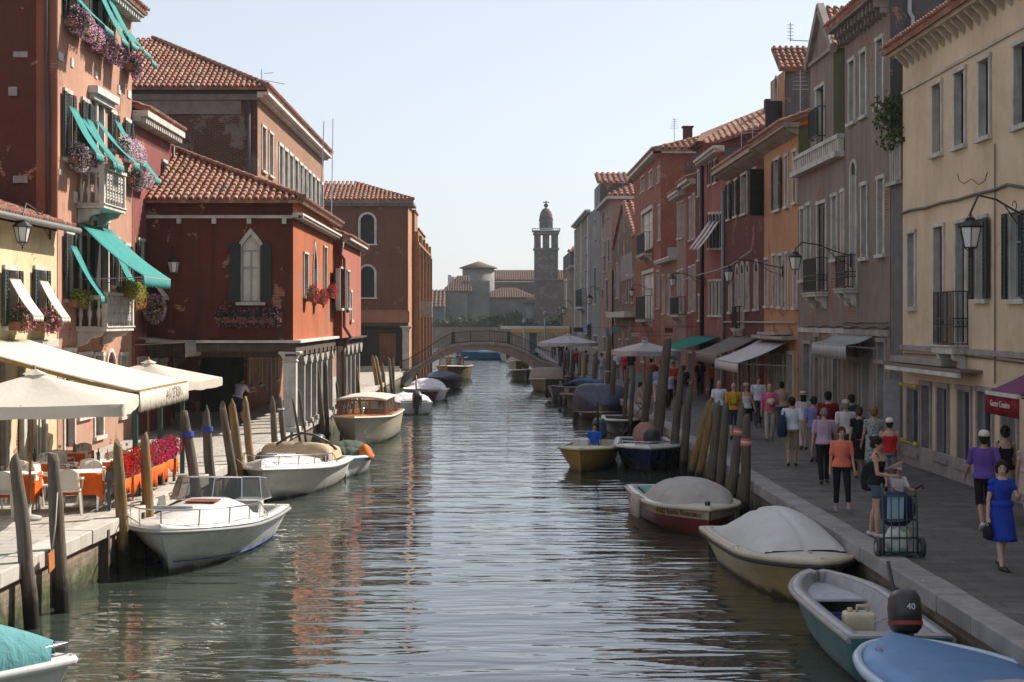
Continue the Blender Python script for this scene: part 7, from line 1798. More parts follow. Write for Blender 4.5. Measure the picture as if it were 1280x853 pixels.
# ------------------------------------------------------------------ people
VOX = None
def remesh(o, v, smooth=True, it=4):
    m = o.modifiers.new('r', 'REMESH'); m.mode = 'VOXEL'; m.voxel_size = v; m.use_smooth_shade = True
    if smooth: s = o.modifiers.new('s', 'SMOOTH'); s.factor = .5; s.iterations = it
    return bake(o)
V3 = Vector
def person(label, px=None, py=None, hpx=None, D=None, rz=0, top=None, bot=None, h=1.7, female=False, skin=(.46, .27, .19), hair=(.02, .015, .012), hairst='short', hat=None,
           topk='tee', botk='trousers', legs=((8, 5), (-12, 18)), arms=((10, 8, 15), (-8, 8, 20)), lean=0, z0=0.0, group=None, loc=None, shoes=(.03, .03, .03), headturn=0, nod=0, belly=1.0, seat=None, socks=None, detail=None, floral_=None, hipw=1.0):
    """a walking, standing or sitting figure. py: row of the feet; rz=0 faces the camera"""
    if loc is None:
        if D is None: D = F * (H - z0) / (py - CY)
        loc = V3(((px - CX) / F * D, D, z0))
    loc = V3(loc); D = loc.y; k = h / 1.70; v = .0085 if D < 30 else (.0105 if D < 45 else (.014 if D < 75 else .022))
    if detail is not None: v = detail
    r = new('person', label, 'person', (0, 0, 0), group)
    hz = .92; hx = .088 * (1.05 if female else 1); shx = .165 if female else .19; waist = .118 if female else .145
    L1, L2 = .43, .41
    ft = []
    J = {}
    for i, sd in enumerate((-1, 1)):
        a, kb = legs[i]; a = R(a); kb = R(kb)
        hp = V3((sd * hx, 0, hz)); kn = hp + V3((sd * .01, -math.sin(a), -math.cos(a))) * L1; b = a - kb; an = kn + V3((0, -math.sin(b), -math.cos(b))) * L2
        J[i] = (hp, kn, an, b); ft.append(an.z - .075)
    drop = min(ft) if seat is None else hz - .06 - seat / k
    off = V3((0, 0, -drop))
    Ml = Matrix.Rotation(R(lean), 3, 'X')   # lean forward about the hips
    P0 = V3((0, 0, hz))
    def U(p): return P0 + Ml @ (V3(p) - P0)
    S = lambda p: (V3(p) + off) * k
    tor = [(.86, .155 * hipw, .112), (.93, .168 * hipw, .122), (1.00, .155 * hipw, .115), (1.09, waist, .098 * belly), (1.20, .150 if female else .162, .112 * (belly * .6 + .4)), (1.30, .158 if female else .175, .118 if female else .112), (1.37, .150 if female else .172, .095), (1.415, .11, .075), (1.45, .06, .058)]
    def rings(lst, g=0.0, n=16, bust=True):
        out = []
        for z, rx, ry in lst:
            row = []
            for q in range(n):
                t = 2 * math.pi * q / n; y = -(ry + g) * math.sin(t)
                if female and bust and 1.17 < z < 1.36 and math.sin(t) > 0: y -= .035 * math.sin(t) * (1 - abs(z - 1.27) / .1)
                if math.sin(t) < -.3 and z < 1.0: y += .02
                row.append(S(U((math.cos(t) * (rx + g), y, z))))
            out.append(row)
        return out
    # arms
    A = {}
    for i, sd in enumerate((-1, 1)):
        fw, ow, eb = [R(x) for x in arms[i][:3]]
        sh = V3((sd * shx, 0, 1.375)); d = V3((sd * math.sin(ow), -math.sin(fw) * math.cos(ow), -math.cos(fw) * math.cos(ow)))
        el = sh + d * .285; b = fw + eb; inn = arms[i][3] if len(arms[i]) > 3 else 0
        d2 = V3((sd * math.sin(ow) * .6 - sd * math.sin(R(inn)), -math.sin(b), -math.cos(b))).normalized()
        wr = el + d2 * .25; A[i] = (U(sh), U(el), U(wr), (Ml @ d2).normalized())
    hc = U((0, -.01, 1.585)); Hm = Ml @ Matrix.Rotation(R(headturn), 3, 'Z') @ Matrix.Rotation(R(nod), 3, 'X')
    hp_ = lambda x, y, z: S(hc + Hm @ V3((x, y, z)))
    near_ = v <= .0105
    m = MB(); m.loft(rings(tor)); m.cap(S(U((0, .01, 1.40))), S(U((0, -.005, 1.51))), .058 * k, .054 * k)
    m.ell(hp_(0, .012, .022), .076 * k, .096 * k, .10 * k, 16, 12, Hm); m.ell(hp_(0, -.018, -.045), .056 * k, .066 * k, .068 * k, 14, 10, Hm)
    if near_:
        m.cap(hp_(0, -.082, .015), hp_(0, -.104, -.018), .009 * k, .013 * k, 8)
        for sd in (-1, 1): m.ell(hp_(sd * .078, .012, -.005), .010 * k, .018 * k, .03 * k, 8, 6, Hm)
        m.cap(hp_(-.02, -.078, -.05), hp_(.02, -.078, -.05), .008 * k, .008 * k, 6)
    for i, sd in enumerate((-1, 1)):
        hp, kn, an, b = J[i]
        m.cap(S(hp), S(kn), .082 * k * (1.03 if female else 1), .052 * k, 12); m.cap(S(kn), S(kn + (an - kn) * .35 + V3((0, .012, 0))), .05 * k, .054 * k, 10); m.cap(S(kn + (an - kn) * .35 + V3((0, .012, 0))), S(an), .053 * k, .034 * k, 10)
        fd = V3((0, -math.cos(b + R(8)) , -math.sin(-b) * .6 - .12)).normalized() if seat is None else V3((0, -1, -.15)).normalized()
        J[i] = (hp, kn, an, b, fd)
        m.cap(S(an + V3((0, .03, -.035))), S(an + fd * .11 + V3((0, 0, -.04))), .036 * k, .034 * k, 8); m.cap(S(an + fd * .08 + V3((0, 0, -.042))), S(an + fd * .175 + V3((0, 0, -.048))), .036 * k, .026 * k, 8)
        sh, el, wr, d2 = A[i]
        m.cap(S(sh), S(el), (.046 if female else .054) * k, (.036 if female else .042) * k, 10); m.cap(S(el), S(wr), (.037 if female else .043) * k, .027 * k, 10)
        # hand: palm, four fingers, thumb
        pm = wr + d2 * .055; sdv = V3((0, 1, 0)) - d2 * d2.y; sdv = sdv.normalized() if sdv.length > .1 else V3((0, 0, 1)); inn = V3((-sd, 0, 0))
        m.cap(S(wr), S(wr + d2 * .085), .028 * k, .026 * k, 8); m.cap(S(wr + d2 * .03 + sdv * .018), S(wr + d2 * .085 + sdv * .022), .02 * k, .017 * k, 8); m.cap(S(wr + d2 * .03 - sdv * .018), S(wr + d2 * .085 - sdv * .022), .02 * k, .017 * k, 8)
        if near_:
            for q, ln in ((-.033, .062), (-.011, .074), (.011, .070), (.032, .055)):
                a0 = wr + d2 * .09 - sdv * q; a1 = a0 + d2 * ln * .5 + inn * .006; a2 = a1 + d2 * ln * .4 + inn * .02
                m.cap(S(a0), S(a1), .0098 * k, .0092 * k, 6); m.cap(S(a1), S(a2), .0092 * k, .008 * k, 6)
            t0 = wr + d2 * .03 - sdv * .028 ; t1 = t0 + d2 * .035 - sdv * .022 + inn * .01; m.cap(S(t0), S(t1), .013 * k, .011 * k, 6); m.cap(S(t1), S(t1 + d2 * .03 + inn * .01), .011 * k, .009 * k, 6)
        else:
            m.cap(S(wr + d2 * .08), S(wr + d2 * .15 + inn * .02), .02 * k, .013 * k, 6); m.cap(S(wr + d2 * .03 - sdv * .025), S(wr + d2 * .07 - sdv * .045), .013 * k, .01 * k, 6)
    body = m.build('body', skinm(skin), r); remesh(body, v, it=3)
    # face
    if near_:
        m = MB()
        for sd in (-1, 1): m.ell(hp_(sd * .030, -.078, .012), .0125 * k, .006 * k, .007 * k, 8, 6, Hm)
        m.build('eyes', plain((.03, .02, .018), .3), body)
        m = MB(); m.cap(hp_(-.022, -.086, -.052), hp_(.022, -.086, -.052), .0062 * k, .0062 * k, 6); m.build('lips', plain((.36, .12, .10), .5), body)
        m = MB()
        for sd in (-1, 1): m.cap(hp_(sd * .016, -.085, .032), hp_(sd * .045, -.076, .033), .0045 * k, .003 * k, 5)
        m.build('eyebrows', hairm(hair), body)
    # hair
    if hairst:
        m = MB(); g = .010
        if hairst in ('short', 'bob', 'long', 'bun', 'curly'):
            m.ell(hp_(0, .026, .040), (.082 + g) * k, (.094 + g) * k, (.093 + g) * k, 16, 12, Hm)
            m.ell(hp_(0, .048, -.012), (.074 + g * .6) * k, (.072 + g) * k, .085 * k, 14, 10, Hm)
            for sd in (-1, 1): m.cap(hp_(sd * .072, .0, .04), hp_(sd * .075, .02, -.01), .022 * k, .014 * k, 8)
        if hairst == 'thin': m.ell(hp_(0, .055, .0), .082 * k, .066 * k, .075 * k, 14, 10, Hm); m.ell(hp_(0, .03, .05), .074 * k, .085 * k, .075 * k, 14, 10, Hm)
        if hairst in ('bob', 'curly'): 
            for a in range(-100, 101, 25): m.ell(hp_(.072 * math.sin(R(a)), .02 + .07 * math.cos(R(a)), -.03 if hairst == 'bob' else .0), .034 * k, .034 * k, .05 * k, 8, 6, Hm)
        if hairst == 'curly':
            for a in range(0, 360, 40): m.ell(hp_(.06 * math.sin(R(a)), .02 + .06 * math.cos(R(a)), .09), .035 * k, .035 * k, .03 * k, 8, 6, Hm)
        if hairst == 'long': m.loft([[hp_(w * math.cos(t), .06 + dd * math.sin(t), z) for t in [q * math.pi / 5 for q in range(10)]] for z, w, dd in ((.06, .07, .04), (-.02, .085, .045), (-.12, .09, .04), (-.22, .07, .03), (-.27, .03, .015))])
        if hairst == 'bun': m.ell(hp_(0, .12, .07), .04 * k, .04 * k, .04 * k)
        o = m.build('hair', hairm(hair), r); remesh(o, max(v, .009), it=3)
    if hat:
        hk, hcx = hat; m = MB(); n = 20
        rg = lambda rx, ry, z, y=0.02: [hp_(rx * math.cos(2 * math.pi * q / n), y + ry * math.sin(2 * math.pi * q / n), z) for q in range(n)]
        if hk == 'straw':
            m.loft([rg(.165, .18, .052), rg(.10, .118, .068), rg(.098, .115, .075), rg(.094, .11, .13), rg(.07, .085, .152), rg(.01, .01, .14)]); m.loft([rg(.165, .18, .051), rg(.10, .118, .06), rg(.02, .02, .06)])
        else:
            m.loft([rg(.094, .112, .045), rg(.096, .115, .075), rg(.085, .10, .125), rg(.05, .06, .152), rg(.005, .005, .158)])
            m.sheet([[hp_(.075 * math.sin(R(a)) * w, .02 - (.105 + e) * math.cos(R(a)), .055 - e * .25) for a in range(-60, 61, 20)] for e, w in ((0, 1.15), (.08, .95))], True, .006, (0, 0, 1))
        o = m.build('hat', cloth(hcx), r)
        if hk == 'straw':
            m = MB(); m.loft([rg(.1, .117, .07), rg(.098, .115, .095)], cap=False); m.build('hat_band', cloth((.05, .04, .03)), o)
    # clothing
    if botk in ('trousers', 'shorts', 'capri', 'longshorts'):
        m = MB(); m.loft(rings([(.84, .135, .105), (.88, .16 * hipw, .116), (.94, .17 * hipw, .124), (.98, .150 * hipw, .108)], .012, bust=False))
        for i in (0, 1):
            hp, kn, an = J[i][:3]; m.cap(S(hp + V3((0, 0, -.03))), S(kn) if botk != 'shorts' else S(hp + (kn - hp) * .42), .097 * k, (.072 if botk != 'shorts' else .095) * k, 12)
            f = {'trousers': .93, 'capri': .72, 'longshorts': .0, 'shorts': 0}[botk]
            if f: m.cap(S(kn), S(kn + (an - kn) * f), .070 * k, .060 * k, 12)
            if botk == 'longshorts': m.cap(S(kn), S(kn + (an - kn) * .08), .078 * k, .076 * k, 12)
        o = m.build('shorts' if 'short' in botk else 'trousers', cloth(bot), r); remesh(o, max(v, .010), it=4)
    def skirt(z1, bot_m, name, z2=1.06):
        m = MB(); zs = [z2, 1.0, .93, .80, .66, .55, z1]; rr = [(waist + .012, .108), (.165 * hipw + .01, .125), (.182 * hipw, .138), (.19 * hipw, .145), (.20, .15), (.205, .16), (.215, .17)]
        kl = (J[0][1] + J[1][1]) / 2; spread = abs(J[0][1].y - J[1][1].y) * .5
        g = []
        for z, (rx, ry) in zip(zs, rr):
            if z < z1 - .001: continue
            f = max(0, (.93 - z) / .44); cyy = kl.y * f * .6
            g.append([S(U((0, 0, z))) * 0 + S(V3(((rx + .012 * math.sin(5 * t) * f) * math.cos(t), cyy + (ry + spread * f + .014 * math.sin(7 * t) * f) * math.sin(t), z))) for t in [2 * math.pi * q / 24 for q in range(24)]])
        m.loft(g); return m.build(name, bot_m, r)
    tm = floral_ or cloth(top or (.5, .5, .5))
    if botk == 'skirt': skirt(.5, cloth(bot), 'skirt')
    if topk in ('tee', 'shirt', 'tank', 'polo', 'dress', 'strap'):
        lo = .90 if topk != 'dress' else 1.0
        zt = 1.43 if topk in ('tee', 'shirt', 'polo') else (1.42 if topk == 'dress' else 1.34)
        ls = [(z, rx, ry) for z, rx, ry in tor if lo <= z <= zt]
        ls = [(lo, .180 * hipw, .134), (lo + .07, .172 * hipw, .128)] + [x for x in ls if x[0] > lo + .08]
        if topk in ('tee', 'shirt', 'polo'): ls = ls[:-1] + [(1.42, .115, .082)]
        m = MB(); m.loft(rings(ls, .013 if topk in ('tank', 'dress', 'strap') else .02))
        for i, sd in enumerate((-1, 1)):
            sh, el, wr, d2 = A[i]
            if topk in ('tee', 'polo', 'shirt', 'dress'): m.cap(S(U((sd * .07, 0, 1.385))), S(sh), .058 * k, .066 * k, 12)
            if topk in ('tee', 'polo'): m.cap(S(sh), S(sh + (el - sh) * .72), .066 * k, .060 * k, 12)
            if topk == 'dress': m.cap(S(sh + V3((-sd * .03, 0, 0))), S(sh + (el - sh) * .38), .062 * k, .058 * k, 12)
            if topk == 'shirt': m.cap(S(sh + V3((-sd * .03, 0, 0))), S(el), .068 * k, .056 * k, 12); m.cap(S(el), S(el + (wr - el) * .9), .055 * k, .042 * k, 12)
            if topk in ('tank', 'strap'): m.cap(S(U((sd * .10, -.085, 1.30))), S(U((sd * .115, -.01, 1.43))), .022 * k, .018 * k, 6); m.cap(S(U((sd * .10, .085, 1.30))), S(U((sd * .115, -.01, 1.43))), .022 * k, .018 * k, 6)
        o = m.build('dress' if topk == 'dress' else 'shirt', tm, r); remesh(o, max(v, .010), it=4)
        if topk == 'dress': skirt(.47, tm, 'dress_skirt', 1.06)
    # shoes
    if shoes:
        for i in (0, 1):
            m = MB(); hp, kn, an, b, fd = J[i]
            m.cap(S(an + V3((0, .035, -.04))), S(an + fd * .11 + V3((0, 0, -.045))), .044 * k, .042 * k, 10); m.cap(S(an + fd * .08 + V3((0, 0, -.046))), S(an + fd * .185 + V3((0, 0, -.052))), .043 * k, .034 * k, 10)
            if socks: m.cap(S(an), S(an + V3((0, 0, .05))), .042 * k, .042 * k, 8)
            o = m.build('shoe', plain(shoes, .5), r); remesh(o, max(v, .01), it=2)
    r.location = loc; r.rotation_euler.z = R(rz)
    r['_'] = 0; del r['_']
    def world(p): return loc + Matrix.Rotation(R(rz), 3, 'Z') @ S(p)
    return r, A, world, J

def bag(kind, label, P, color, group=None, size=1.0):
    """P: (person tuple, side) -> a bag hanging on the body, resting against it"""
    (r, A, world, J), sd = P; rz = r.rotation_euler.z; M3 = Matrix.Rotation(rz, 3, 'Z')
    nm = {'back': 'backpack', 'shoulder': 'shoulder_bag', 'hand': 'handbag', 'sling': 'sling_bag'}[kind]
    if kind == 'back': c = world((0, .20, 1.2))
    elif kind == 'shoulder': c = world((sd * .26, .04, .92))
    elif kind == 'sling': c = world((sd * .25, .12, 1.0))
    else: c = world(A[0 if sd < 0 else 1][2] + A[0 if sd < 0 else 1][3] * .12) - V3((0, 0, .14 * size))
    o = new(nm, label, nm.replace('_', ' '), c, group)
    m = MB(); W_, D_, H_ = {'back': (.15, .09, .22), 'shoulder': (.07, .15, .13), 'sling': (.11, .19, .24), 'hand': (.05, .12, .11)}[kind]
    W_, D_, H_ = W_ * size, D_ * size, H_ * size
    g = []
    for z, f in ((-1, .6), (-.85, .92), (-.3, 1), (.3, .95), (.8, .75), (1, .4)):
        g.append([c + M3 @ V3((W_ * f * math.copysign(abs(math.cos(t)) ** .6, math.cos(t)), D_ * f * math.copysign(abs(math.sin(t)) ** .6, math.sin(t)), H_ * z)) for t in [2 * math.pi * q / 14 for q in range(14)]])
    m.loft(g); m.build('bag_body', cloth(color, var=.2), o)
    m = MB()
    if kind == 'back':
        for s in (-1, 1): m.tube([c + M3 @ V3((s * .09, -.03, -.14)), world((s * .13, .125, 1.28)), world((s * .12, .02, 1.445)), world((s * .12, -.125, 1.33)), world((s * .15, -.10, 1.15)), c + M3 @ V3((s * .12, -.06, -.16))], .016, 6)
    elif kind == 'hand': m.tube([c + M3 @ V3((0, -.07, H_ * .9)), c + V3((0, 0, H_ + .08)), c + M3 @ V3((0, .07, H_ * .9))], .01, 5)
    else: m.tube([c + M3 @ V3((0, -.06, H_ * .9)), world((sd * .20, -.06, 1.25)), world((sd * .13, .0, 1.455)), world((sd * .20, .09, 1.25)), c + M3 @ V3((0, .08, H_ * .9))], .014, 6)
    m.build('strap', cloth(mulc(color, .8)), o); return o

GPP = 'people on the right quay'
B_, Bk = 0, 180
def pp(*a, **k):
    k.setdefault('group', GPP); return person(*a, **k)
W0 = ((10, 8, 15), (-10, 8, 22)); BLKc = (.014, .014, .017)
p1 = pp('woman in a blue knee length dress walking towards the camera, dark bobbed hair', 1252, 711, rz=12, h=1.62, female=True, topk='dress', botk=None, top=(.02, .05, .33), hairst='bob', legs=((14, 4), (-10, 14)), arms=((-4, 10, 12), (25, 8, 85, 25)), shoes=(.02, .015, .02), headturn=-25, skin=(.50, .33, .25))
bag('hand', 'small black handbag held by the woman in the blue dress', (p1, -1), BLKc, size=.9)
p2 = pp('man in a purple tee shirt, white cap and black shorts walking away', 1230, 661, rz=180 - 8, h=1.74, top=(.13, .07, .30), bot=BLKc, botk='longshorts', hat=('cap', (.58, .54, .50)), legs=((16, 6), (-16, 22)), arms=((-18, 12, 14), (12, 12, 30)), shoes=(.55, .55, .55), skin=(.38, .22, .15))
p3 = pp('woman in a black strapped top with dark pinned hair beside the purple shirted man', 1256, 646, rz=180, h=1.70, female=True, topk='strap', top=BLKc, bot=(.3, .24, .2), botk='skirt', hairst='bun')
p4 = pp('person in a pale pink dress cut off by the right edge', 1287, 655, rz=170, h=1.6, female=True, topk='dress', botk=None, top=(.48, .36, .33), arms=((20, 8, 60), (5, 8, 10)), hairst='short')
p5 = pp('woman in a black tank top and denim shorts, side on beside the hand truck', 1096, 671, rz=68, h=1.70, female=True, topk='tank', top=BLKc, bot=(.07, .10, .15), botk='shorts', hairst='bun', legs=((4, 4), (-6, 4)), arms=((8, 6, 75, 10), (12, 6, 105, 10)), shoes=(.5, .40, .42), nod=15)
bag('sling', 'large round black bag on the back of the woman in denim shorts', (p5, 1), BLKc)
p6 = pp('child in a striped white tee and white and red cap behind the hand truck', 1122, 668, rz=20, h=1.18, top=(.55, .5, .55), bot=(.1, .1, .15), botk='longshorts', hat=('cap', (.60, .5, .52)), legs=((3, 3), (-3, 3)), arms=((35, 5, 50), (35, 5, 50)))
p8 = pp('woman in a salmon tee shirt and black capri trousers walking towards the camera', 1052, 638, rz=-4, h=1.62, female=True, belly=1.25, hipw=1.08, top=(.62, .16, .10), bot=BLKc, botk='capri', hairst='short', hair=(.05, .03, .02), legs=((-4, 6), (22, 4)), arms=((-5, 9, 12), (8, 9, 16)), shoes=(.2, .2, .2))
bag('shoulder', 'black shoulder bag of the woman in the salmon tee shirt', (p8, 1), BLKc, size=.8)
p9 = pp('grey haired man in a lilac shirt and black trousers walking away', 1030, 604, rz=176, h=1.74, topk='polo', top=(.40, .28, .38), bot=BLKc, hair=(.2, .18, .17), hairst='thin', legs=((18, 6), (-14, 14)), arms=((14, 14, 20), (-4, 9, 10)))
p10 = pp('man in a white shirt and beige shorts carrying a navy bag, walking away', 990, 582, rz=170, h=1.74, topk='polo', top=(.58, .60, .66), bot=(.30, .22, .14), botk='longshorts', hair=(.012, .01, .01), legs=((10, 5), (-8, 14)), arms=((-10, 12, 10), (10, 12, 20)), shoes=(.08, .06, .05))
bag('sling', 'large navy blue bag slung on the man in the white shirt', (p10, 1), (.02, .035, .07), size=1.15)
p11 = pp('man in a pink shirt and pale trousers holding a straw hat to his chest', 962, 551, rz=0, h=1.74, topk='polo', top=(.55, .10, .22), bot=(.42, .38, .32), belly=1.15, hair=(.25, .17, .1), hairst='thin', arms=((0, 8, 8), (12, 10, 100, 55)), legs=((6, 4), (-6, 8)))
hw = new('straw_hat', 'straw hat held against the chest of the man in pink', 'hat', p11[2]((.02, -.22, 1.17)), None)
c = p11[2]((.02, -.22, 1.17)); m = MB(); n = 18; rg = lambda rx, y: [c + V3((rx * math.cos(2 * math.pi * q / n), -y, rx * .8 * math.sin(2 * math.pi * q / n))) for q in range(n)]
m.loft([rg(.16, -.02), rg(.10, 0), rg(.098, .03), rg(.08, .09), rg(.01, .10)]); m.build('straw_hat_shape', cloth((.55, .45, .28)), hw)
p12 = pp('woman in a white tank top, straw hat and black skirt walking towards the camera', 933, 545, rz=5, h=1.66, female=True, topk='tank', top=(.62, .60, .64), bot=BLKc, botk='skirt', hat=('straw', (.42, .32, .2)), arms=((-5, 12, 10), (5, 10, 30)))
bag('shoulder', 'dark bag on the hip of the woman in the white tank top', (p12, 1), (.03, .02, .02), size=.8)
p13 = pp('man in a white tee shirt with a dark strap, beside the man in pink', 948, 534, rz=0, h=1.74, top=(.52, .52, .60), bot=(.06, .07, .10), hair=(.10, .05, .03), arms=((-5, 9, 10), (5, 9, 10)))
p14 = pp('dark haired woman in a beige top walking away behind the man in pink', 977, 543, rz=175, h=1.7, female=True, top=(.36, .27, .20), bot=(.05, .08, .10), hairst='short')
p15 = pp('white haired man in a white shirt behind the golden posts', 899, 541, rz=0, h=1.70, topk='polo', top=(.60, .60, .68), bot=(.1, .09, .1), hair=(.45, .42, .4), hairst='thin', legs=((5, 3), (-5, 3)))
p16 = pp('bald man in a yellow tee shirt with a green backpack behind the posts', 917, 549, rz=178, h=1.74, top=(.55, .26, .03), bot=(.03, .04, .08), botk='longshorts', hairst=None)
bag('back', 'yellow green backpack on the man in the yellow tee shirt', (p16, 1), (.35, .30, .03), size=.6)
p17 = pp('man in dark clothes walking away along the shop fronts', 875, 495, rz=180, h=1.76, top=(.02, .025, .035), bot=BLKc, legs=((10, 4), (-8, 12)))
p18 = pp('person in a red top standing at the shop door', 892, 496, rz=150, h=1.62, female=True, top=(.42, .03, .025), bot=BLKc, arms=((30, 5, 60), (20, 5, 60)))
p19 = pp('woman in a straw hat and pale blouse next to the man with the navy bag', 1004, 562, rz=178, h=1.64, female=True, top=(.52, .45, .48), bot=(.45, .36, .32), hat=('straw', (.50, .40, .27)), hairst='long')
p20 = pp('broad man in a dark red tee shirt walking away', 1035, 580, rz=180, h=1.86, top=(.17, .012, .018), bot=(.05, .05, .06), belly=1.15, hair=(.01, .01, .01))
p21 = pp('person in a violet blue shirt walking away left of the dark red tee shirt', 1017, 577, rz=182, h=1.7, topk='polo', top=(.22, .20, .42), bot=(.2, .17, .15), hair=(.03, .02, .02))
p22 = pp('man in a white shirt with a pale cap, walking away mid group', 1057, 588, rz=180, h=1.72, topk='polo', top=(.56, .50, .52), bot=(.1, .1, .12), hat=('cap', (.40, .34, .30)), hair=(.2, .17, .15))
p23 = pp('dark haired person in a green top half hidden in the group', 1064, 574, rz=180, h=1.72, female=True, top=(.02, .05, .04), bot=BLKc, hairst='curly')
p24 = pp('woman in a black dress with a black backpack walking away', 1074, 597, rz=180, h=1.66, female=True, topk='dress', botk=None, top=BLKc, hair=(.06, .03, .02), hairst='short', legs=((10, 4), (-6, 8)))
bag('back', 'black backpack on the woman in the black dress', (p24, 1), BLKc)
p25 = pp('woman in a grey floral dress carrying a white bag, walking away', 1092, 603, rz=182, h=1.72, female=True, topk='dress', botk=None, top=(.3, .3, .3), floral_=floral((.30, .31, .30), (.12, .14, .13)), hair=(.20, .09, .03), hairst='short', arms=((5, 10, 70), (5, 10, 20)))
bag('hand', 'white handbag of the woman in the floral dress', (p25, -1), (.55, .52, .48), size=1.3)
p26 = pp('boy in a red tank top and white cap by the shop window', 1112, 613, rz=170, h=1.55, topk='tank', top=(.40, .02, .025), bot=(.2, .2, .22), botk='longshorts', hat=('cap', (.62, .6, .62)))
far = [(842, 500, 'man in an orange red shirt before the low brick shops', 0, (.48, .07, .04), BLKc, 0, 1.75), (855, 506, 'person in a black top with dark hair right of the tallest post', 1, BLKc, (.15, .15, .2), 180, 1.7), (836, 512, 'person in a lilac white top between the thick posts', 1, (.45, .4, .52), BLKc, 10, 1.62), (821, 506, 'woman in a pale blue top and pink skirt beside the tallest post', 1, (.30, .35, .55), (.6, .35, .4), 180, 1.68),
       (814, 492, 'person in a bright red shirt under the square parasol', 0, (.45, .015, .02), (.1, .1, .1), 180, 1.76), (826, 488, 'person in a pink shirt near the square parasol', 1, (.55, .15, .2), (.1, .1, .1), 180, 1.6), (781, 476, 'woman in a red dress walking left of the square parasol', 1, (.38, .02, .03), (.3, .02, .03), 180, 1.7), (789, 476, 'person in black next to the woman in the red dress', 0, BLKc, (.3, .25, .25), 175, 1.78), (771, 474, 'person in a white top left of the woman in red', 0, (.55, .55, .6), (.2, .2, .25), 180, 1.72),
       (744, 480, 'person in a grey top standing behind the ringed posts', 0, (.22, .22, .26), (.2, .2, .24), 10, 1.75), (752, 477, 'person in pale blue grey behind the ringed posts', 1, (.30, .34, .42), (.3, .33, .4), 180, 1.7), (733, 469, 'person in a dark blouse under the round parasol', 1, (.06, .06, .07), (.1, .1, .1), 60, 1.65), (720, 466, 'person in a dark red shirt under the round parasol', 0, (.20, .02, .02), (.06, .06, .07), -30, 1.7), (709, 464, 'person in blue grey leaning by the bridge foot', 0, (.10, .13, .22), (.05, .05, .07), 90, 1.72), (692, 457, 'person in white stepping off the bridge', 1, (.5, .5, .5), (.1, .1, .1), 0, 1.65), (701, 459, 'person in black stepping off the bridge', 0, BLKc, BLKc, 0, 1.72)]
for x, y, lb, fe_, tc, bc_, rz, hh_ in far: 
    if x in (692, 701): person(lb, loc=at(x, 449 if x == 692 else 455, 113.6), rz=rz, h=hh_, female=bool(fe_), top=tc, bot=bc_, group=GPP)
    else: pp(lb, x, y, rz=rz, h=hh_, female=bool(fe_), top=tc, bot=bc_, hairst='short')
# seated woman in front of the thick post
pz = person('seated woman in a pale flowered blouse on a folding stool by the posts', loc=gpt(801, 518), rz=70, h=1.62, female=True, top=(.36, .25, .22), bot=(.35, .3, .3), legs=((78, 80), (74, 78)), seat=.45, group=GPP, arms=((30, 5, 50), (30, 5, 50)))
st = MB(); q = gpt(801, 518)
for s in (-1, 1): st.bar(q + V3((-.18, s * .15, 0)), q + V3((.18, s * .15, .43)), .025); st.bar(q + V3((.18, s * .15, 0)), q + V3((-.18, s * .15, .43)), .025)
st.box(q.x - .2, q.x + .2, q.y - .17, q.y + .17, .43, .45); o = st.build('folding_stool', plain((.1, .1, .1))); tag(o, 'folding stool under the seated woman', 'stool'); place_base(o, q)
# left bank and boats
person('person in a white shirt and dark shorts bending near the portico wall', loc=gpt(297, 529), rz=150, h=1.72, top=(.62, .62, .72), bot=(.03, .04, .09), botk='longshorts', lean=24, nod=25, legs=((12, 5), (-10, 8)), arms=((60, 10, 60), (75, 10, 30)), topk='polo')
def boatman(lb, b, x, y, z, **k):
    pr = person(lb, loc=(0, 30, 0), **k); ride(pr[0], b, x, y, z, k.get('rz', 0)); return pr
boatman('boy in a blue shirt sitting in the yellow skiff', BY, .15, 2.5, .25, h=1.5, top=(.02, .12, .50), bot=(.05, .05, .1), botk='longshorts', seat=.35, legs=((80, 80), (80, 75)), detail=.011)
boatman('dark clothed man crouching in the teal grey dinghy', BD, 0, 2.2, .15, h=1.7, top=BLKc, bot=BLKc, seat=.4, legs=((85, 90), (75, 90)), lean=45, detail=.02, arms=((60, 10, 20), (70, 10, 10)))
boatman('helmsman standing in the cabin launch by the bridge', BL, .35, 4.0, .45, h=1.7, top=(.05, .05, .07), bot=BLKc, detail=.02)
boatman('fair haired passenger in the cabin launch by the bridge', BL, -.45, 3.6, .45, h=1.5, female=True, top=(.35, .25, .2), bot=BLKc, hair=(.3, .2, .1), detail=.02)

# ------------------------------------------------------------------ hand truck with its load
q = gpt(1126, 697); ht = new('hand_truck', 'green black wheeled hand truck standing by the kerb, loaded with bags', 'hand truck', q); fm = plain((.02, .04, .035), .5)
P = lambda x, y, z: q + V3((x, y, z))
m = MB()
for x in (-.26, .26): m.tube([P(x, 0, .05), P(x, .02, .55), P(x, .12, 1.05), P(x * .9, .25, 1.12)], .018, 8)
for z in (.08, .30, .58, .95): m.tube([P(-.26, .0 + z * .08, z), P(.26, .0 + z * .08, z)], .014, 8)
for x in (-.14, -.02, .10, .2): m.tube([P(x, 0, .08), P(x, .05, .95)], .009, 6)
m.build('frame', fm, ht); m = MB(); m.box(q.x - .25, q.x + .25, q.y - .02, q.y + .38, .03, .05); m.build('toe_plate', fm, ht)
for x in (-.34, .34):
    w_ = MB(); w_.tube([P(x - .035, .06, .15), P(x + .035, .06, .15)], .15, 18); w = w_.build('wheel', M_RUB, ht); m = MB(); m.tube([P(x - .04, .06, .15), P(x + .04, .06, .15)], .07, 12); m.build('wheel_hub', M_GREYSH, w)
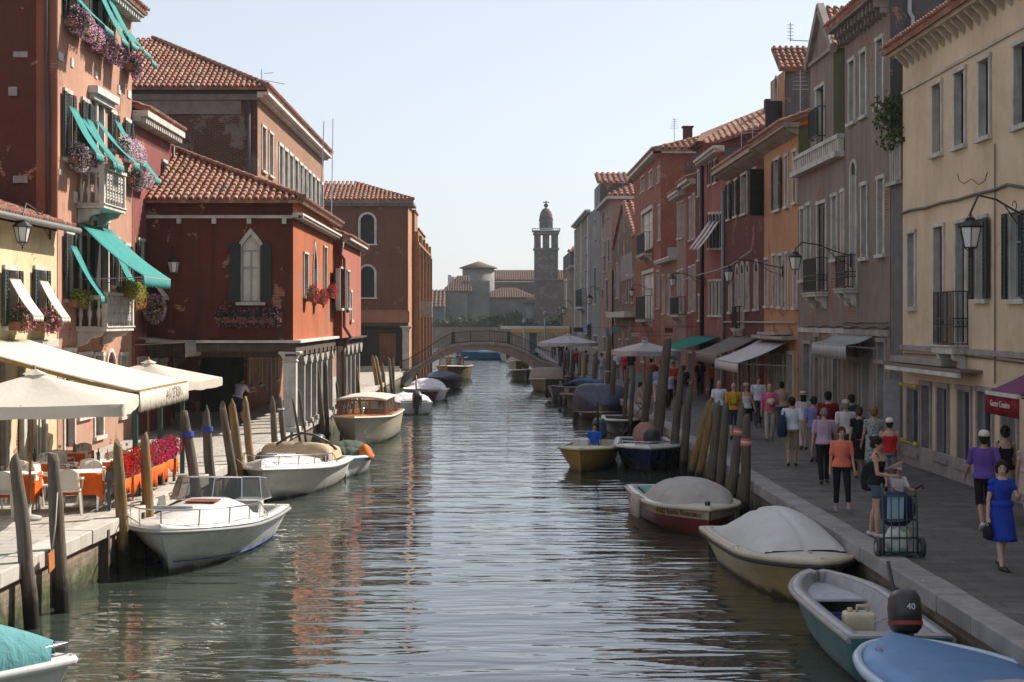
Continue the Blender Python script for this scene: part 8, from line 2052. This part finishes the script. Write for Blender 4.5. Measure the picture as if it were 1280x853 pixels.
m = MB(); m.tube([P(.26, .12, 1.05), P(.36, .02, 1.15), P(.33, -.06, 1.08)], .018, 8); m.build('handle', M_BLK, ht)
def lumpy(name, label, cat, c, rad, mat, n=16, seed=0, group=None):
    rnd = random.Random(seed); m = MB(); rings = []
    for i in range(1, 9):
        t = math.pi * i / 9; rings.append([V3(c) + V3((rad[0] * math.sin(t) ** .6 * math.cos(a) * (1 + .06 * math.sin(3 * a + i + seed)), rad[1] * math.sin(t) ** .6 * math.sin(a) * (1 + .07 * math.sin(4 * a + i * 2)), -rad[2] * math.cos(t) + rnd.uniform(-.006, .006))) for a in [2 * math.pi * k / n for k in range(n)]])
    m.loft(rings); o = m.build(name, mat); tag(o, label, cat, group); place_base(o, V3(c) - V3((0, 0, rad[2]))); return o
lumpy('plastic_bag', 'white and green plastic bag low on the hand truck', 'bag', P(0, .2, .25), (.2, .15, .22), floral((.55, .56, .54), (.2, .38, .2), 6), seed=2)
lumpy('travel_bag', 'dark blue travel bag with a pale blue front on the hand truck', 'bag', P(.02, .32, .72), (.28, .16, .28), cloth((.02, .03, .08)), seed=4)
m = MB(); m.obox(P(-.05, .13, .74), .26, .03, .4, Matrix.Rotation(.08, 3, 'X')); o = m.build('folded_towel', cloth((.30, .42, .52)), None, .01); tag(o, 'pale blue folded cloth tied to the hand truck', 'cloth'); place_base(o, P(-.05, .13, .54))

# ------------------------------------------------------------------ parasols, restaurant terrace
def parasol(label, c, half, ze, zp, mat, pole=True, n=4, rot=0, polem=None, lean=(0, 0), group='parasols along the quays', drop=.22, polec=(.25, .11, .04)):
    c = V3(c); r = new('parasol', label, 'parasol', (c.x, c.y, 0), group); m = MB(); sub = 8; per = []
    tot = n * sub
    def pt(i, f):
        a = 2 * math.pi * (i / tot) + rot; seg = 2 * math.pi / n; la = (a - rot) % seg - seg / 2
        rr = half / math.cos(la) * f if n > 4 else half / math.cos(la) * f
        sag = -.10 * math.sin(math.pi * f) * (1 - abs(la) / (seg / 2)) * .8
        return V3((c.x + rr * math.cos(a), c.y + rr * math.sin(a), zp + (ze - zp) * f ** .92 + sag * (1 if f < 1 else 0) - (.04 * math.cos(math.pi * la / seg) if f == 1 else 0)))
    g = [[pt(i, f) for i in range(tot + 1)] for f in (.02, .12, .3, .55, .8, 1.0)]
    m.sheet(g, True); 
    cn = m.build('canopy', mat, r)
    m = MB(); m.sheet([[pt(i, 1.0) for i in range(tot + 1)], [pt(i, 1.003) - V3((0, 0, drop * .5)) + V3((.01 * math.sin(i), .01 * math.cos(i * 1.3), 0)) for i in range(tot + 1)], [pt(i, 1.0) - V3((0, 0, drop + .012 * math.sin(i * 2.1))) for i in range(tot + 1)]], True); m.build('valance', mat, cn)
    m = MB(); m.sheet([[pt(i, .02) + V3((0, 0, .08)) for i in range(tot + 1)], [pt(i, .11) + V3((0, 0, .05)) for i in range(tot + 1)]], True); m.build('vent_cap', mat, cn)
    m = MB(); m.tube([(c.x + lean[0], c.y + lean[1], 0), (c.x, c.y, zp + .14)], .026, 8); m.build('pole', wood(polec, rough=.5), r)
    m = MB()
    for k_ in range(n * 2): m.tube([pt(k_ * sub // 2, f_) - V3((0, 0, .035)) for f_ in (.02, .3, .55, .8, .97)], .010, 4)
    m.build('ribs', wood(polec), r)
    m = MB(); m.loft([[(c.x + lean[0] + q_ * math.cos(a), c.y + lean[1] + q_ * math.sin(a), z) for a in [k_ * math.pi / 8 for k_ in range(16)]] for q_, z in ((.25, 0), (.25, .06), (.06, .1), (.05, .3))]); m.build('base', M_STONEG, r); return r
MPAR = cloth((.63, .58, .50), trans=.3, var=.04, fold=.22)
parasol('cream square parasol in front of the big restaurant canopy, far left', (-8.45, 29.6, 0), 1.75, 2.22, 2.72, MPAR, rot=R(45 + 8), lean=(-.12, 0)); parasol('cream square parasol behind the end of the restaurant canopy', (-8.7, 40.6, 0), 1.45, 2.2, 2.62, MPAR, rot=R(45 - 10))
parasol('round grey white parasol beside the right foot of the bridge', at(710, 420, 104), 1.8, at(0, 428, 104).z, at(0, 418, 104).z, cloth((.42, .40, .42)), n=8, group='parasols along the quays'); parasol('white square parasol among the mooring posts on the right quay', at(806, 440, 72) + V3((0, 0, 0)), 1.15, at(0, 438, 72).z, at(0, 427, 72).z, cloth((.45, .42, .42)), rot=R(45 + 20))
# big canopy
gc = new('restaurant_canopy', 'large cream striped canvas canopy with fringed valance over the restaurant terrace', 'canopy', (-9.3, 36, 0))
fcan = Fr((XL, 0), (0, 1), (1, 0)); ya, yb = 33.4, 38.7; n = 10
MCAN = cloth((.72, .67, .57), trans=.22, var=.04, stripes=((.63, .58, .48), 1.1, 'Y'))
P4 = lambda t, y: V3((XL + .05 + 3.9 * t, y, 3.22 - 1.02 * t - .05 * math.sin(math.pi * t)))
MB().sheet([[P4(i / n, ya + (yb - ya) * j / 12) for j in range(13)] for i in range(n + 1)], True, .015).build('canopy_sheet', MCAN, gc)
nn = 64; MB().sheet([[V3((XL + 3.96 + .01 * math.sin(j * .9), ya + (yb - ya) * j / nn, z - (.05 if j % 2 else 0) * (z < 1.9))) for j in range(nn + 1)] for z in (2.19, 2.0, 1.80)], True, .008, (1, 0, 0)).build('valance', MCAN, gc)
vv = gc.children[-1]
text_mesh('AI VETRAI', .34, plain((.35, .31, .25)), vv, txm((XL + 4.0, 37.0, 1.93), (0, 1, 0), (0, 0, 1)), ext=.004, space=1.15)
m = MB(); m.bar((XL + 3.93, ya, 2.2), (XL + 3.93, yb, 2.2), .06); m.bar((XL + .05, ya + .03, 3.14), (XL + 3.9, ya + .03, 2.12), .07); m.bar((XL + .05, yb - .03, 3.14), (XL + 3.9, yb - .03, 2.12), .05); m.build('canopy_frame', wood((.35, .22, .07)), gc)
for i, (x, y) in enumerate(((XL + 3.85, ya + .1), (XL + 3.85, 36.0), (XL + 3.85, yb - .1))): m = MB(); m.box(x - .05, x + .05, y - .05, y + .05, 0, 2.16); m.build('canopy_post', plain((.015, .05, .04), .5), gc)

MPC = plain((.60, .55, .46), .45, .04); MOR = cloth((.62, .10, .012), var=.2); MWC = cloth((.72, .66, .60))
def chair(label, x, y, rz, first=[None]):
    if first[0] is None:
        r = new('plastic_chair', label, 'chair', (0, 0, 0), 'beige plastic chairs on the restaurant terrace')
        m = MB(); m.sheet([[V3((-.22 + .44 * i / 4, -.22 + .42 * j / 4, .44 - .015 * math.sin(math.pi * i / 4))) for j in range(5)] for i in range(5)], True, .025); m.build('seat', MPC, r)
        m = MB(); m.sheet([[V3(((-.21 + .42 * i / 6) * (1 - .12 * j / 4), .20 + .07 * j / 4 - .05 * (abs(i - 3) / 3) ** 2, .46 + .42 * j / 4 - (.05 * (abs(i - 3) / 3) ** 2 if j == 4 else 0))) for j in range(5)] for i in range(7)], True, .02, (0, 1, 0)); m.build('backrest', MPC, r)
        for sx in (-1, 1):
            for sy in (-1, 1): m = MB(); m.bar((sx * .20, sy * .19, .43), (sx * .24, sy * .25, 0), .045, .03); m.build('leg', MPC, r)
            m = MB(); m.tube([(sx * .22, .22, .68), (sx * .26, .0, .68), (sx * .25, -.2, .64), (sx * .22, -.21, .44)], .022, 6); m.build('armrest', MPC, r)
        first[0] = r
    else:
        r = copy_tree(first[0]); r['label'] = label
    r.location = (x, y, 0); r.rotation_euler.z = R(rz); return r
def table(label, x, y, rz=0, w=.78, lw=.55):
    r = new('restaurant_table', label, 'table', (x, y, 0), 'restaurant tables on the terrace')
    M3 = Matrix.Rotation(R(rz), 3, 'Z'); c = V3((x, y, 0)); m = MB(); m.obox(c + V3((0, 0, .72)), w, w, .04, M3); m.build('tabletop', MPC, r); m = MB()
    for sx in (-1, 1):
        for sy in (-1, 1): m2 = MB(); p = c + M3 @ V3((sx * w * .42, sy * w * .42, 0)); m2.bar(p, p + V3((0, 0, .7)), .035); m2.build('leg', M_STEEL, r)
    def clo(name, size, dropv, mat, z, rr, lab):
        m = MB(); n = 6; pts = []; M4 = Matrix.Rotation(R(rz + rr), 3, 'Z')
        per = []
        for sdn in range(4):
            for i in range(n): t = -1 + 2 * i / n; p = [(t, -1), (1, t), (-t, 1), (-1, -t)][sdn]; per.append(p)
        rows = [[c + M4 @ V3((p[0] * w * size * f, p[1] * w * size * f, z)) for p in per + per[:1]] for f in (.02, .6, 1.0)]
        low = [[c + M4 @ V3((p[0] * w * size * (1 + .05 * f + .04 * math.sin(i * 2.4) * f), p[1] * w * size * (1 + .05 * f + .04 * math.sin(i * 2.4) * f), z - dropv * f * (1.25 if (abs(p[0]) > .9 and abs(p[1]) > .9) else 1))) for i, p in enumerate(per + per[:1])] for f in (.1, .5, 1)]
        m.sheet(rows + low, True); o = m.build(name, mat); tag(o, lab, 'tablecloth', name.replace('_', ' ') + 's on the restaurant tables'); place_base(o, (x, y, z)); return o
    nm = label.split(',')[0]
    clo('orange_tablecloth', .53, .42, MOR, .745, 0, 'orange cloth hanging from the ' + nm); clo('white_tablecloth', .515, .13, MWC, .752, 3, 'white top cloth on the ' + nm); return r
TB = [(-9.15, 30.8, 5, 'nearest restaurant table, left'), (-8.0, 31.2, 12, 'nearest restaurant table, right'), (-9.5, 33.2, 0, 'second row restaurant table, left'), (-8.15, 33.5, 5, 'second row restaurant table, right'), (-9.4, 35.8, 0, 'third row restaurant table, left'), (-8.1, 36.0, 4, 'third row restaurant table, right')]
k_ = 0
for i, (x, y, rz, lb) in enumerate(TB):
    table(lb, x, y, rz)
    for dx, dy, rr, wd in ((-.05, -.68, 180, 'near'), (.05, .68, 0, 'far')): chair(f'beige plastic chair on the {wd} side of the {lb}', x + dx, y + dy, rr + rz)
    if i in (1, 3): chair(f'beige plastic chair at the wall side of the {lb}', x - .66, y + .1, 90)
rnd = random.Random(3)
def bottle(x, y, z, c, lb, h=.26, r_=.035):
    m = MB(); m.loft([[(x + rr * math.cos(a), y + rr * math.sin(a), z + zz) for a in [q * math.pi / 5 for q in range(10)]] for rr, zz in ((r_, 0), (r_, h * .6), (r_ * .35, h * .75), (r_ * .35, h), (r_ * .1, h))]); o = m.build('bottle', plain(c, .15)); tag(o, lb, 'bottle', 'bottles and pots on the restaurant tables'); place_base(o, (x, y, z))
for i, (x, y, c, lb, hh_) in enumerate(((-9.45, 33.1, (.02, .02, .015), 'dark bottle on the left table of the second row', .28), (-9.6, 33.3, (.25, .12, .05), 'wooden pepper mill on the left table of the second row', .26), (-8.2, 33.4, (.03, .02, .015), 'dark bottle on the right table of the second row', .27), (-8.05, 33.6, (.35, .10, .02), 'amber oil bottle on the right table of the second row', .22), (-9.3, 35.7, (.25, .12, .05), 'wooden mill on the left table of the third row', .28), (-8.0, 35.9, (.4, .04, .02), 'red sauce bottle on the right table of the third row', .22))): bottle(x, y, .757, c, lb, hh_)
for i, (x, y, rz, lb) in enumerate(TB):
    for j, (dx, dy) in enumerate(((-.2, -.2), (.2, .2), (.2, -.15), (-.15, .22))):
        m = MB(); c = V3((x + dx, y + dy, .757)); m.loft([[c + V3((rr * math.cos(a), rr * math.sin(a), zz)) for a in [q * math.pi / 5 for q in range(10)]] for rr, zz in ((.03, 0), (.005, .01), (.005, .07), (.032, .1), (.035, .15), (.033, .152), (.02, .1))]); o = m.build('wine_glass', screen_glass((.6, .6, .6), .4)); tag(o, 'wine glass on the ' + lb, 'wine glass', 'wine glasses on the restaurant tables'); place_base(o, c)
# geranium boxes on a stand at the quay edge, orange cloth below
fq = Fr((-7.47, 0), (0, 1), (1, 0))
for i, (u0, u1, cc, lb) in enumerate(((31.0, 33.6, [(.62, .01, .015), (.55, .01, .02)], 'bright red geranium box at the terrace edge, nearer one'), (33.8, 36.6, [(.62, .02, .06), (.50, .02, .16)], 'red and magenta geranium box at the terrace edge, farther one'))):
    flower_box(fq, u0, u1, .60, lb, cc, o=0, dep=.28, hgt=.16, h=.34, fl=.8, hang=.1, dens=1.3, box=(.08, .10, .10), group='geranium boxes at the terrace edge')
st = new('planter_stand', 'green grey metal stand carrying the geranium boxes along the terrace edge', 'stand', (-6.9, 33.8, 0)); m = MB()
for u in (31.05, 33.7, 36.5): m.fbox(fq, u, u + .06, .02, .08, 0, .57); m.fbox(fq, u, u + .06, .2, .26, 0, .57)
m.fbox(fq, 31, 36.6, 0, .28, .57, .595); m.build('stand_frame', plain((.06, .09, .09)), st)
n = 46; g = [[fq.P(31.1 + 5.4 * j / n, .33 + .03 * math.sin(j * 1.3) * (1 - z), z + ((.12 * math.sin(j * .7) + .08 * math.sin(j * 1.9)) if z < .3 else 0)) for j in range(n + 1)] for z in (.58, .42, .27)]
o = MB().sheet(g, True, .006, (1, 0, 0)).build('orange_drape', MOR); tag(o, 'orange cloth draped along the stand below the geraniums', 'cloth'); place_base(o, fq.P(33.8, .3, .1))
mb_ = MB(); a = gpt(50, 698, -.25) if False else V3((-6.98, 24.9, -.12)); mb_.obox(V3((-6.93, 25.2, -.1)), .02, .32, .3, Matrix.Rotation(.15, 3, 'X')); o = mb_.build('hanging_board', plain((.38, .12, .03))); tag(o, 'small orange board hanging on a rope between the two nearest posts', 'board'); place_base(o, (-6.93, 25.2, -.1))
m = MB(); m.tube([(-6.95, 25.65, 1.0), (-6.93, 25.45, .45), (-6.93, 25.25, .06)], .010, 5); o = m.build('rope', M_ROPE); tag(o, 'thin rope from the second post to the orange board', 'rope'); place_base(o, (-6.93, 25.4, .5))
for (pts, lb) in (([gpt(1040, 700, -.5) + V3((.0, 0, .2)), (5.9, 27.6, -.3), (6.05, 28.2, .03)], 'mooring rope of the cream boat'), ([(-5.55, 30.2, -.1), (-6.3, 30.0, -.3), (-6.9, 29.9, .1)], 'mooring rope of the white sport boat'), ([(-5.7, 41.4, .1), (-6.3, 41.5, -.15), (-6.75, 42, .1)], 'mooring rope of the tan covered cruiser'), ([(5.1, 21.4, -.35), (5.9, 22.2, -.3), (6.1, 22.6, .02)], 'mooring rope of the open teal boat')):
    m = MB(); m.tube(pts, .014, 5); o = m.build('rope', M_ROPE); tag(o, lb, 'rope', 'mooring ropes'); place_base(o, pts[1])
